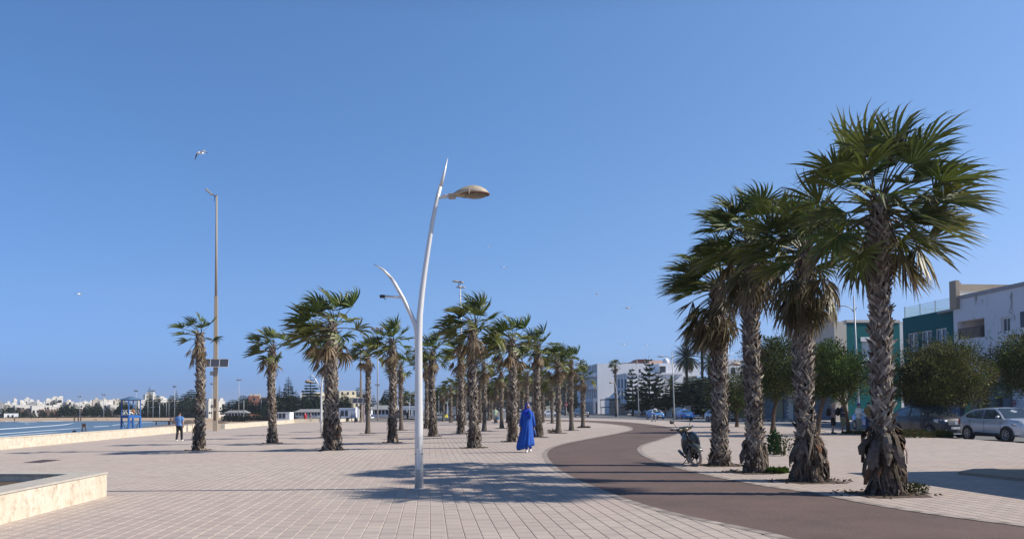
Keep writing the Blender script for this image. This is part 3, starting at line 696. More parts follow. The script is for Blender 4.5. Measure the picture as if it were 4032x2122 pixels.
# crown and trunk variants shared by the other palms
protos = []
CV = [crown(100+k, n, pet, br, WIND*wd, 22, df, 1.4, lo, droop=dr) for k, (n, pet, br, wd, df, lo, dr) in enumerate([
    (32, .74, .84, .8, .28, -.8, .45), (28, .72, .82, .95, .28, -.9, .45), (38, .86, .92, 1.0, .22, -.7, .4), (18, .66, .62, .6, .42, -.95, .5), (34, .70, .80, .7, .38, -1.0, .5), (32, .76, .80, .5, .25, -.8, .45)])]
CM = []
for g, dd in CV:
    a = g.build('crown', 'leaf', None, cols=True); b = dd.build('dead_fronds', 'leaf', None, cols=True); CM.append((a.data, b.data)); bpy.data.objects.remove(a); bpy.data.objects.remove(b)
TM = []
for k, (sm, r0, bend) in enumerate([(0, .17, (.05,)), (0, .175, (-.06, .03)), (1.35, .155, (.03,)), (1.7, .155, (-.04,)), (0, .255, (-.03,)), (.9, .16, (.02,))]):
    tr, top = trunk(200+k, 4.6, r0, r0*.82, bend, smooth_to=sm, rows=.07, per=9 if k != 4 else 12, bl=.19, bw=.105)
    o = tr.build('trunk', 'bark', None, cols=True); TM.append((o.data, top, r0)); bpy.data.objects.remove(o)
HM = []
for k in range(4):
    o = husks(300+k, .05, [1.1, .8, 1.3, .5][k], .20, 110, .3, .07, .10).build('loose_husks', 'bark', None, cols=True); HM.append(o.data); bpy.data.objects.remove(o)
LM = []
for k in range(2):
    o = litter(320+k, .22, .5, 45).build('leaf_litter', 'bark', None, cols=True); LM.append(o.data); bpy.data.objects.remove(o)
def palm(base, ytop, cv, tv, hv, label, csc=1.0, rz=0.0, group=GP, Y=None, tsc=1.0, mirror=False, litt=True):
    p = G(*base) if Y is None else P(base[0], base[1], Y)
    if Y is not None: p.z = -.14
    H = (base[1]-ytop)/(F_PX/p.y) if Y is None else (CAM_H - p.z) - (ytop-1612)/(F_PX/p.y)
    t = thing('palm_tree', label, 'palm tree', p, 0, group)
    def add(nm, data, loc=(0, 0, 0), sc=(1, 1, 1), r=0):
        o = bpy.data.objects.new(nm, data); scn.collection.objects.link(o); o.parent = t; o.location = loc; o.scale = sc; o.rotation_euler = (0, 0, r); return o
    d, top, r0 = TM[tv]; k = H/4.6
    add('trunk', d, sc=(tsc, tsc, k), r=rz*3); a = rz*3
    tx = Vector((top.x*cos(a), top.x*sin(a), 0))*tsc
    add('crown', CM[cv][0], (tx.x, tx.y, H-.05), (csc, csc*(-1 if mirror else 1), csc), rz)
    add('dead_fronds', CM[cv][1], (tx.x, tx.y, H-.08), (csc,)*3, rz)
    if hv is not None: add('loose_husks', HM[hv], sc=(tsc*r0/.2, tsc*r0/.2, 1), r=rz*5)
    if litt:
        add('leaf_litter', LM[hv % 2 if hv is not None else 0], r=rz*7)['kind'] = 'stuff'
        if Y is None: pit(p, .55)
    return t
PL = [
 ((783, 1773), 1315, 3, 0, 0, 'thin sparse palm beside the concrete pole, farthest left of all palms', .95, .1),
 ((1072, 1745), 1365, 1, 1, 1, 'medium palm with dense green crown between the concrete pole and the thickest palm', .95, -.1),
 ((1308, 1772), 1275, 2, 4, 2, 'thickest plaza palm with a wide windswept crown, left of the silver street lamp', 1.12, .0),
 ((1286, 1722), 1385, 4, 0, None, 'palm standing hidden right behind the thickest palm', 1.0, .15),
 ((1448, 1707), 1385, 0, 2, None, 'palm with a clean pale lower trunk, first right of the thickest palm', .98, .05),
 ((1545, 1742), 1345, 5, 0, 2, 'palm with husk-covered foot and tall green crown just left of the silver street lamp', .88, -.15),
 ((1580, 1694), 1440, 1, 3, None, 'smooth-footed palm right behind the palm left of the silver street lamp', 1.0, .2),
 ((1680, 1686), 1430, 4, 0, 3, 'narrow dark palm just right of the silver street lamp, half behind it', .95, -.2),
 ((1705, 1718), 1385, 5, 1, 0, 'palm right of the silver street lamp with dry leaf litter piled round its foot', .92, .12),
 ((1814, 1707), 1388, 4, 0, 2, 'palm with a drooping dead brown frond, left of the leaning palm in mid plaza', .95, -.05),
 ((1867, 1763), 1275, 0, 1, 1, 'nearest palm in mid plaza, left of the woman in blue, crown swept left', 1.05, .08),
 ((1831, 1673), 1500, 1, 3, None, 'distant palm seen just left of the nearest middle palm', .9, .3),
 ((1907, 1697), 1430, 4, 2, None, 'palm with bare grey foot right behind the nearest middle palm', .95, .1),
 ((1976, 1686), 1465, 1, 3, None, 'palm with bare grey foot to the right of the man carrying a bag', .9, -.2),
 ((2018, 1739), 1340, 2, 0, 2, 'stout husky palm just left of the woman in blue', .93, -.1),
 ((2119, 1721), 1362, 5, 1, 0, 'husky palm directly behind the woman in blue', .88, .2),
 ((2198, 1706), 1420, 4, 2, None, 'palm with smooth thick foot, first right of the woman in blue', .95, .1),
 ((2251, 1695), 1420, 2, 3, None, 'smooth-footed palm in the middle of the three at the bend of the path', .84, .25),
 ((2295, 1684), 1480, 0, 2, None, 'last smooth-footed palm of the rows, closest to the big white building', .9, -.05),
 ((2175, 1666), 1525, 1, 3, None, 'thin distant palm between the white sedan and the smooth-footed palms', .9, .1),
 ((1997, 1663), 1520, 4, 2, None, 'distant palm just left of the stout husky palm', .95, .3),
 ((1953, 1664), 1535, 0, 3, None, 'distant palm right behind the man carrying a bag', .95, .4),
]
for a in PL: palm(*a[:6], csc=a[6], rz=a[7])
bk = [((1775, 1663), 1520, 1), ((1800, 1657), 1530, 4), ((1858, 1659), 1525, 0), ((1892, 1663), 1490, 4), ((1925, 1656), 1530, 5), ((1975, 1655), 1540, 1), ((2040, 1667), 1480, 4), ((2078, 1668), 1470, 1), ((2100, 1659), 1500, 0), ((2140, 1662), 1490, 4), ((1745, 1656), 1545, 0), ((2060, 1655), 1530, 5), ((1935, 1651), 1550, 4), ((1880, 1652), 1545, 1)]
for k, (b, yt, cv) in enumerate(bk):
    palm(b, yt, cv, [0, 3, 2, 1][k % 4], None, rank(b[0], [q[0][0] for q in bk])+' from the left of the small distant palms crowding behind the middle rows', .98, ru(-.5, .5), 'distant palms crowding behind the middle rows', litt=False)
# palms across the road / far promenade
palm((2425, 1632), 1440, 4, 3, None, 'very tall thin-trunked palm in front of the big white building', 1.15, .3, 'palms beyond the road', Y=168, tsc=1.3, litt=False)
palm((2228, 1625), 1510, 4, 1, None, 'dark distant palm above the round no-entry sign', 1.5, .1, 'palms beyond the road', Y=200, tsc=1.4, litt=False)
for k, (x, yt) in enumerate([(1600, 1562), (1622, 1570), (1640, 1566), (1752, 1572), (1768, 1578), (1783, 1570), (1795, 1576), (1812, 1568)]):
    palm((x, 1640), yt, [0, 4, 5, 1][k % 4], 0, None, rank(x, [1600, 1622, 1640, 1752, 1768, 1783, 1795, 1812])+' from the left of the tiny palms on the far promenade', 2.0, ru(-.5, .5), 'palms on the far promenade', Y=260, tsc=1.6, litt=False)
# ================================================================ OTHER TREES
def leafy(R, mb, c, r, n, cols, size, elong=2.2, up=.5, clump=None, gap=.25):
    cl = []
    while len(cl) < (clump or 40):
        d = Vector((R.gauss(0, 1), R.gauss(0, 1), R.gauss(0, 1))).normalized()*R.random()**.45*.80
        if d.z < -.5: continue
        qq = R.choice((.4, .6, .8, 1.1))
        cl.append((Vector(c)+Vector((d.x*r[0], d.y*r[1], d.z*r[2]-.12*r[2])), R.uniform(.20, .36), tuple(x*qq for x in R.choice(cols))))
    for k in range(n):
        q, s, col = R.choice(cl)
        d = Vector((R.gauss(0, 1), R.gauss(0, 1), R.gauss(0, 1))).normalized(); rad_ = s*min(r)*R.uniform(.55, 1.05)
        p = q + Vector((d.x*rad_*1.25, d.y*rad_*1.25, d.z*rad_*.9)); dirn = (d + Vector((0, 0, up)) + Vector((R.uniform(-.6, .6),)*3)).normalized()
        sd = dirn.cross(Vector((R.uniform(-1, 1), R.uniform(-1, 1), R.uniform(-1, 1)))).normalized(); l = size*R.uniform(.6, 1.5); w = l/elong*.5
        j = R.uniform(.6, 1.35); mb.cc = (col[0]*j, col[1]*j, col[2]*j)
        mb.Fc(mb.V(p-sd*w*.4), mb.V(p+dirn*l*.5-sd*w), mb.V(p+dirn*l), mb.V(p+dirn*l*.5+sd*w))
def shrub_tree(seed, c, r, trunks, label, n=9000, cols=None, size=.125, name='tamarisk_tree', cat='tree', clump=150, group='round bushy trees along the road'):
    R = random.Random(seed); base = trunks[0][0]
    t = thing(name, label, cat, base, 0, group); B = Vector(base)
    for k, (b, top, rr) in enumerate(trunks):
        mb = MB(); b = Vector(b)-B; tp = Vector(top)-B; mid = (b+tp)/2+Vector((R.uniform(-.1, .1), 0, 0)); mb.cc = (0.14, 0.10, 0.075)
        mb.tube([b-Vector((0, 0, .1)), b.lerp(mid, .5)+Vector((.03, 0, 0)), mid, tp], [rr*1.25, rr, rr*.9, rr*.7], 9)
        for j in range(6):
            e = Vector(c)-B+Vector((R.uniform(-.7, .7)*r[0], R.uniform(-.7, .7)*r[1], R.uniform(-.2, .7)*r[2])); mb.tube([mid.lerp(tp, .5+.1*j*.8), (tp+e)/2+Vector((0, 0, .15)), e], [rr*.55, rr*.35, rr*.12], 5)
        mb.build('trunk', 'bark', t, cols=True)
    mb = MB(); leafy(R, mb, Vector(c)-B, r, int(n*1.75), cols or [(0.11, 0.155, 0.03), (0.08, 0.12, 0.028), (0.16, 0.19, 0.04), (0.055, 0.085, 0.022), (0.15, 0.14, 0.045)], size, 3.0, .5, clump)
    mb.build('crown', 'needle', t, cols=True); return t
def tr_at(px, py, Y): return P(px, py, Y)
def TG(px, py): p = G(px, py); return (p.x, p.y, 0)
a = G(3040, 1702); Y = a.y; c = P(3045, 1450, Y)
shrub_tree(31, c, (2.25, 2.0, 2.75), [(a, P(3062, 1560, Y), .13)], 'bushy dark green tree between the second and third big palms, straight trunk', 17000)
a = G(3215, 1715); Y = a.y+1.5; a = Vector((a.x, a.y, 0)); c = P(3270, 1460, a.y)
shrub_tree(32, c, (2.55, 2.1, 2.2), [(a, P(3250, 1545, a.y), .13), (G(3340, 1709), P(3318, 1560, a.y), .10)], 'wide bright green bushy tree above the four standing people', 20000, [(0.11, 0.18, 0.025), (0.08, 0.13, 0.022), (0.16, 0.19, 0.035), (0.05, 0.08, 0.02)])
a = G(3572, 1708); c = P(3690, 1472, a.y)
shrub_tree(33, c, (3.15, 2.5, 2.5), [(a, P(3618, 1580, a.y), .15), (G(3640, 1708), P(3662, 1570, a.y), .12)], 'widest bushy tree, twin leaning trunks, in front of the dark car', 32000, [(0.14, 0.17, 0.035), (0.10, 0.13, 0.03), (0.20, 0.20, 0.05), (0.065, 0.085, 0.022), (0.21, 0.17, 0.055)])
a = G(4100, 1700); c = P(4050, 1440, a.y)
shrub_tree(34, c, (2.5, 2.2, 2.4), [(a, P(4050, 1560, a.y), .15)], 'dark bushy tree cut off by the right edge, above the silver car', 20000)
a = G(2905, 1690); a = P(2900, 1640, 62); a.z = 0; c = P(2905, 1545, 62)
shrub_tree(35, c, (2.5, 2.2, 2.6), [(a, P(2900, 1600, 62), .14)], 'small dark bushy tree seen between the first and second big palms', 12000)
# sapling, weeds
def weed(p, r, h, n, cols, label, size=.12, name='weed_clump', elong=4):
    R = random.Random(int(p.x*100)); t = thing(name, label, 'plant', p, 0, 'weeds round the tree feet'); mb = MB(); m2 = MB(); m2.cc = (0.09, 0.09, 0.03)
    for k in range(7):
        a = R.uniform(0, 6.28); m2.tube([(0, 0, 0), (cos(a)*r*.3, sin(a)*r*.3, h*.5), (cos(a)*r*.7, sin(a)*r*.7, h*R.uniform(.7, 1))], [.012, .009, .004], 4)
    for k in range(n):
        a = R.uniform(0, 6.28); d = r*R.random()**.6; z = h*R.random()*(1-.4*d/r); q = Vector((cos(a)*d, sin(a)*d, z)); e = Vector((cos(a)*.6+R.uniform(-.5, .5), sin(a)*.6+R.uniform(-.5, .5), R.uniform(.2, 1.2))).normalized(); s_ = e.cross(Vector((R.random(), R.random(), .3))).normalized()
        l = size*R.uniform(.5, 1.3); mb.cc = R.choice(cols); mb.Fc(mb.V(q), mb.V(q+e*l*.5-s_*l/elong), mb.V(q+e*l), mb.V(q+e*l*.5+s_*l/elong))
    m2.build('stems', 'bark', t, cols=True); mb.build('foliage', 'needle', t, cols=True); return t
gr = [(0.09, 0.17, 0.02), (0.06, 0.12, 0.02), (0.12, 0.19, 0.03)]; dg = [(0.06, 0.085, 0.02), (0.09, 0.10, 0.03), (0.04, 0.06, 0.02)]
weed(G(3058, 1862), .22, .09, 420, gr, 'small bright green weed at the right foot of the second big palm', .1)
weed(G(3565, 1940), .36, .2, 700, dg, 'dark straggly weed at the right foot of the tallest palm', .06, elong=7)
weed(G(3050, 1790), .18, .85, 700, [(0.04, 0.10, 0.03), (0.03, 0.075, 0.03)], 'thin dark green sapling right of the second big palm', .1, 'young_shrub')
weed(G(3085, 1795), .30, .7, 160, dg, 'sparse dry weed growing beside the thin green sapling', .09)
weed(G(3375, 1709), .75, .22, 900, dg, 'low green weed patch between the feet of the four standing people', .08)
weed(G(3600, 1722), .95, .45, 1500, dg+[(0.2, 0.13, 0.05)], 'weed patch round the twin trunks of the widest bushy tree', .09)
weed(G(3705, 1722), .5, .36, 1500, dg, 'low leafy weed patch in front of the bumper of the dark car', .09)
weed(G(2300, 1684), .5, .12, 300, [(0.10, 0.08, 0.04), (0.08, 0.09, 0.03)], 'brown leaf heap round the last smooth-footed palm', .1)
weed(G(2185, 1704), .45, .25, 300, [(0.10, 0.08, 0.04), (0.06, 0.05, 0.03)], 'dry brown heap at the left foot of the thick smooth palm', .1)
# Norfolk pines
def pine_mesh(seed, H, W, whorls, dens=1.0, flat=.15, col=((0.03, 0.055, 0.028), (0.04, 0.07, 0.03), (0.06, 0.08, 0.035)), bare=.12, br=7, shape=0.8, ragged=.0):
    R = random.Random(seed); f = MB(); tk = MB(); tk.cc = (0.12, 0.095, 0.075)
    tk.tube([(0, 0, -.2), (0, 0, H*.5), (0, 0, H)], [H*.017+.08, H*.011+.03, .03], 7)
    for j in range(whorls):
        t = bare + (1-bare)*(j/(whorls-1)); z = H*t; L0 = W*.5*((1-t)**shape+.04)*(1 if t > bare+.05 else .85)
        for k in range(br):
            if R.random() < ragged: continue
            a = 2*pi*(k+R.uniform(-.25, .25))/br + j*.6; L = L0*R.uniform(.75, 1.1)*(1-ragged*R.random()); D = Vector((cos(a), sin(a), 0)); S = Vector((-sin(a), cos(a), 0))
            dr = -.12 + flat*1.6*R.uniform(.6, 1.2); prev = None; n = max(3, int(4*dens)); pts = []
            for q in range(n+1):
                s = q/n; pts.append(Vector((0, 0, z)) + D*L*s + Vector((0, 0, L*(-.14*s + dr*s*s))))
            tk.tube([pts[0], pts[-1]], [.05, .015], 3, cap=False)
            for q in range(n):
                p, p2 = pts[q], pts[q+1]; wv = L*(.30 if q < n-1 else .22)*R.uniform(.7, 1.2)*min(1, .5+q*.35)
                for sg in (-1, 1):
                    for _ in range(int(3.4*dens)+1):
                        o = p.lerp(p2, R.random()); e = (D*R.uniform(.4, 1) + S*sg*R.uniform(.4, 1) + Vector((0, 0, R.uniform(-.25, .6)))).normalized(); w2 = e.cross(Vector((R.uniform(-1, 1), R.uniform(-1, 1), R.uniform(-.4, .4)))).normalized()*wv*.33
                        cc = R.choice(col); j2 = R.uniform(.7, 1.4); f.cc = tuple(x*j2 for x in cc)
                        f.Fc(f.V(o-w2*.5), f.V(o+e*wv*.6-w2), f.V(o+e*wv), f.V(o+e*wv*.6+w2))
    return f, tk
PM = []
for k, args in enumerate([dict(H=17, W=8.5, whorls=26, dens=1.3, flat=.2, ragged=.1), dict(H=12, W=10, whorls=14, dens=1.6, shape=.55, bare=.2), dict(H=14, W=6.8, whorls=10, dens=1.5, flat=.42, br=6, shape=.6, bare=.25),
                          dict(H=9, W=9, whorls=10, dens=1.6, shape=.5, bare=.22, ragged=.15), dict(H=16, W=10, whorls=15, dens=1.5, shape=.75, bare=.08, ragged=.08), dict(H=10, W=3.6, whorls=11, dens=1.0, flat=.25, br=5, shape=.6, bare=.3), dict(H=9, W=8, whorls=9, dens=1.7, shape=.42, bare=.36)]):
    f, tk = pine_mesh(400+k, **args); a = f.build('foliage', 'needle', None, cols=True); b = tk.build('trunk', 'bark', None, cols=True); PM.append((a.data, b.data, args['H'])); bpy.data.objects.remove(a); bpy.data.objects.remove(b)
def pine(px, ytop, ybase, Y, kind, label, wsc=1.0, group='pines behind the beach', name='norfolk_pine'):
    p = P(px, ybase, Y); H = (ybase-ytop)*Y/F_PX; t = thing(name, label, 'pine tree', p, 0, group); f, tk, h = PM[kind]; k = H/h
    for nm, d in (('crown', f), ('trunk', tk)):
        o = bpy.data.objects.new(nm, d); scn.collection.objects.link(o); o.parent = t; o.scale = (k*wsc, k*wsc, k); o.rotation_euler = (0, 0, ru(0, 6))
    return t
# left shore pines  (px, ytop, depth, kind, width)
LP = [(24, 1590, 405, 3, 1.2), (66, 1600, 410, 3, 1), (100, 1612, 405, 3, 1), (90, 1622, 404, 3, .8), (132, 1618, 406, 3, 1), (165, 1610, 408, 3, 1), (178, 1618, 404, 3, .8), (203, 1618, 405, 3, 1), (228, 1612, 408, 3, 1),
      (255, 1580, 410, 1, 1.1), (272, 1592, 404, 3, 1.1), (297, 1590, 408, 3, 1.1), (345, 1586, 408, 1, 1), (368, 1595, 404, 3, 1.1), (384, 1582, 410, 1, 1), (418, 1602, 404, 3, 1.1), (440, 1600, 406, 3, 1.1), (482, 1566, 408, 1, .8), (505, 1580, 404, 1, 1), (528, 1590, 404, 3, 1.1), (560, 1600, 404, 3, 1.1)]
LL = ['broad low pine at the far left shore', 'small sparse pine right of the far left white villa', 'pine in front of the pinkish rampart', 'tiny pine in front of the rampart', 'small pine before the rampart', 'pine on the rampart side of the tall white tower']
for k, (x, yt, Y, kd, ws) in enumerate(LP): pine(x, yt, 1645, Y, kd, rank(x, [q[0] for q in LP])+' pine from the left in the dark row before the white old town', ws)
LP2 = [(588, 1521, 395, 0, .9, 'tallest pointed pine just right of the blue lifeguard tower'), (618, 1553, 400, 1, .8, 'flat-topped pine to the right of the tallest pointed pine'), (676, 1553, 398, 1, .8, 'pine left of the man in the blue shirt, behind a light mast'), (694, 1533, 404, 4, .7, 'pointed pine above the head of the man in the blue shirt'), (725, 1547, 398, 1, 1, 'flat-topped pine left of the leftmost palm'), (752, 1530, 402, 1, 1, 'flat tall pine right beside the leftmost palm trunk'), (812, 1570, 390, 1, 1, 'pine just left of the concrete pole'),
       (640, 1580, 392, 3, 1.2, None), (600, 1585, 392, 3, 1.2, None), (660, 1585, 391, 3, 1.2, None), (710, 1580, 391, 3, 1.2, None), (748, 1575, 391, 3, 1.2, None), (790, 1582, 391, 3, 1.2, None),
       (893, 1583, 330, 3, 1.1, None), (917, 1570, 332, 3, 1.3, 'umbrella-shaped pine beyond the street light with a solar top'), (958, 1553, 330, 1, 1.2, 'dark pine left of the red building'), (945, 1585, 325, 3, 1.2, None), (980, 1568, 322, 1, 1.1, None), (1008, 1578, 322, 3, 1.3, None), (1032, 1572, 320, 1, 1.1, None), (1062, 1560, 320, 1, 1.1, None),
       (1100, 1516, 300, 0, .8, 'small-headed tall pine beside the palm in front of the grey building'), (1084, 1545, 298, 1, 1, None), (1135, 1479, 300, 0, 1.15, 'tallest perfectly conical pine in the row left of the thickest palm'), (1165, 1530, 296, 4, 1.1, 'ragged dark pine at the right of the tall conical pine'), (1223, 1474, 300, 4, 1.15, 'huge ragged pine just left of the white curved street lamp'), (1200, 1550, 294, 1, 1.1, None), (1250, 1550, 296, 1, 1, None), (1110, 1575, 292, 3, 1.3, None), (1150, 1580, 292, 3, 1.3, None), (1040, 1600, 292, 3, 1, None),
       (1355, 1545, 250, 1, .9, 'pine in front of the left edge of the cream hotel'), (1413, 1522, 420, 1, .8, 'small flat pine above the rooftop letters'), (1428, 1530, 420, 1, 1, None), (1470, 1548, 300, 4, .9, None), (1525, 1530, 300, 1, .9, 'pine with outstretched arms behind the palm left of the silver lamp'), (1590, 1522, 310, 2, .8, 'slim pine standing alone left of the silver lamp'), (1500, 1575, 290, 3, 1.2, None), (1440, 1590, 290, 3, 1.2, None), (1735, 1510, 330, 1, 1, 'pine with one long bough right of the silver lamp')]
for k, a in enumerate(LP2): pine(a[0], a[1], 1641, a[2], a[3], a[5] or rank(a[0], [q[0] for q in LP2 if not q[5]])+' from the left of the dark rounded pines filling gaps behind the beach', a[4], group='pines behind the beach' if a[5] else 'rounded pines filling the tree line')
# right side pines
for a in [(2491, 1443, 1636, 172, 2, 'slim tiered pine nearest the big white building, first of the tiered row'), (2527, 1470, 1636, 172, 2, 'small tiered pine, second of the row before the white villa'), (2558, 1400, 1636, 165, 2, 'tallest tiered pine in front of the white villa'), (2596, 1455, 1636, 165, 2, 'tiered pine with lopsided arms right of the tallest tiered pine'),
          (2620, 1490, 1636, 160, 5, 'thin dark pine left of the street light beside the blue taxis'), (2770, 1460, 1640, 125, 4, 'dense dark pine behind the first big palm, over the white garden wall')]:
    pine(a[0], a[1], a[2], a[3], a[4], a[5], .88, 'pines across the road', )
for k, (x, yt, Y) in enumerate([(2495, 1560, 170), (2530, 1565, 168), (2570, 1555, 165), (2610, 1560, 162), (2650, 1525, 150), (2690, 1500, 145), (2725, 1490, 142), (2760, 1485, 138), (2800, 1495, 130), (2845, 1510, 120)]):
    pine(x, yt, 1638, Y, 6, ORD[k]+' from the left of the dark pines leaning over the white garden wall', 1.25, 'dark pines over the white garden wall')
for k, (x, yt, Y) in enumerate([(2120, 1530, 230), (2145, 1500, 235), (2350-110, 1560, 250), (2265, 1535, 245), (2070, 1560, 240), (2290, 1580, 240)]):
    pine(x, yt, 1628, Y, [4, 2][k % 2], rank(x, [2120, 2145, 2240, 2265, 2070, 2290])+' from the left of the pines between plaza palms and big white building', 1.0, 'pines beyond the roundabout')
pine(3500, 1400, 1640, 150, 1, 'small dark pine top peeking over the teal building', 1.0, 'pines across the road')
bpy.context.view_layer.update()
# wooded hill far behind the centre
mbh = MB(); R = random.Random(55)
for k in range(2600):
    x = R.uniform(-60, 190); s = R.uniform(5, 11); y = R.uniform(560, 690); hh = max(3, (27 if x > -10 else 16)*(1-(x-60)**2/30000))
    z = R.uniform(0, 1)**.7*hh
    cc = R.choice([(0.03, 0.05, 0.022), (0.04, 0.06, 0.028), (0.022, 0.038, 0.02)])
    for q in range(5):
        o = Vector((x+R.uniform(-s, s)*.6, y+R.uniform(-s, s)*.5, z+R.uniform(-2, 2))); e = Vector((R.uniform(-1, 1), R.uniform(-1, 1), R.uniform(-.3, 1))).normalized()*s*.45; f_ = e.cross(Vector((R.uniform(-1, 1), R.uniform(-1, 1), R.uniform(-1, 1)))).normalized()*s*.25
        j = R.uniform(.7, 1.3); mbh.cc = tuple(c*j for c in cc); mbh.Fc(mbh.V(o-f_*.6), mbh.V(o+e*.5-f_), mbh.V(o+e), mbh.V(o+e*.5+f_))
o = mbh.build('far_woodland', 'needle', cols=True); o['kind'] = 'stuff'; tag(o, 'dark wooded rise far behind the middle palms', 'woodland')
# date palms across the road
def date_palm(px, ycr, Y, R0, label, n=95, th=.24):
    R = random.Random(px); p = P(px, 1640, Y); p.z = 0; H = CAM_H-(ycr-1609)*Y/F_PX; t = thing('date_palm', label, 'palm tree', p, 0, 'date palms across the road')
    tk = MB(); tk.cc = (0.075, 0.058, 0.045); tk.tube([(0, 0, 0), (0, 0, H*.5), (0, 0, H)], [th*1.2, th, th*1.3], 10); mb = MB()
    for k in range(n):
        az = k*2.4+R.uniform(-.2, .2); f = k/n; el = 1.35-1.9*f+R.uniform(-.15, .15); L = R0*R.uniform(.85, 1.1); q = Vector((0, 0, H)); T = Vector((cos(az)*cos(el), sin(az)*cos(el), sin(el))); st = L/14; base = R.choice([(0.04, 0.065, 0.025), (0.055, 0.075, 0.03), (0.03, 0.05, 0.022)]) if f < .8 else (0.13, 0.10, 0.05)
        for s in range(14):
            T = (T+Vector((-.01, 0, -.085-.03*f))).normalized(); q2 = q+T*st; S = T.cross(Vector((0, 0, 1))).normalized(); ll = L*.17*sin(pi*(s+1.5)/16)
            for sg in (-1, 1):
                for h in (0, .5):
                    o = q.lerp(q2, h); e = (S*sg*.8+T*.7+Vector((0, 0, -.25))).normalized(); jj = R.uniform(.7, 1.4); mb.cc = tuple(c*jj for c in base); mb.Fc(mb.V(o-T*.05), mb.V(o+e*ll*.6-T*.055), mb.V(o+e*ll), mb.V(o+T*.05))
            q = q2
    tk.build('trunk', 'bark', t, cols=True); mb.build('crown', 'leaf', t, cols=True)
date_palm(2768, 1345, 152, 3.6, 'tall date palm rising above the others behind the mushroom-shaped lamp')
date_palm(2706, 1412, 152, 3.5, 'broad drooping date palm left of the tall date palm')
date_palm(2645, 1515, 172, 2.8, 'small date palm behind the street light beside the blue taxi sedan', 40)
date_palm(2795, 1430, 150, 3.2, 'low date palm half hidden by the first big palm', 40)
# ================================================================ LAMPS AND MASTS
def luminaire(t, at, L, dirx=1, mdust='dusty_lamp'):
    # oval street luminaire: clamp, flat dome housing, glass bowl
    T = Matrix.Translation(at) @ Matrix.Scale(dirx, 4, (1, 0, 0)) @ Matrix.Rotation(rad(-2), 4, 'Y')
    hs = MB(); rs = []; n = 20
    # outline from the side: low neck at the clamp, high dome past the middle, pointed nose
    prof = [(0, .045, .035, .040), (.10, .05, .038, .045), (.15, .075, .06, .055), (.24, .125, .105, .065), (.36, .165, .150, .070), (.50, .19, .185, .072), (.64, .195, .195, .070), (.78, .175, .170, .060), (.90, .125, .115, .040), (.97, .065, .055, .020), (1.0, .012, .01, .006)]
    for k, w_, up_, dn_ in prof:
        rs.append([T @ Vector((L*k, L/.8*w_*cos(2*pi*q/n), L/.8*(up_*.82 if sin(2*pi*q/n) > 0 else dn_*.6)*sin(2*pi*q/n) + .02*sin(pi*k))) for q in range(n)])
    hs.rings(rs); hs.build('lamp_housing', mdust, t, smooth=True)
    rm = MB(); rm.rings([[T @ Vector((L*(.62+.385*kx*cos(2*pi*q/n)), L/.8*.198*kx*sin(2*pi*q/n), z)) for q in range(n)] for kx, z in ((1, .012), (1.02, .004), (1.02, -.012), (.97, -.02))], cap=False); rm.build('rim', 'rust', t, smooth=True)
    gl = MB(); gl.lathe([(.01, -.070), (L*.12, -.065), (L*.19, -.045), (L*.225, -.015)], 20, T @ Matrix.Translation((L*.66, 0, 0)) @ Matrix.Diagonal((1.32, 1, 1, 1))); gl.build('lamp_glass', 'lamp_glass', t, smooth=True)
    cl = MB(); cl.tube([T @ Vector((-.12, 0, 0)), T @ Vector((.06, 0, 0))], .032, 10); cl.build('arm_clamp', 'silver_paint', t, smooth=True)
    b = MB(); b.box(.0, .14, -.045, .045, -.065, .035, T); b.box(L*.5, L*.53, -L*.262, -L*.235, -.03, .07, T); b.build('latch', 'dusty_lamp', t, bevel=.006)
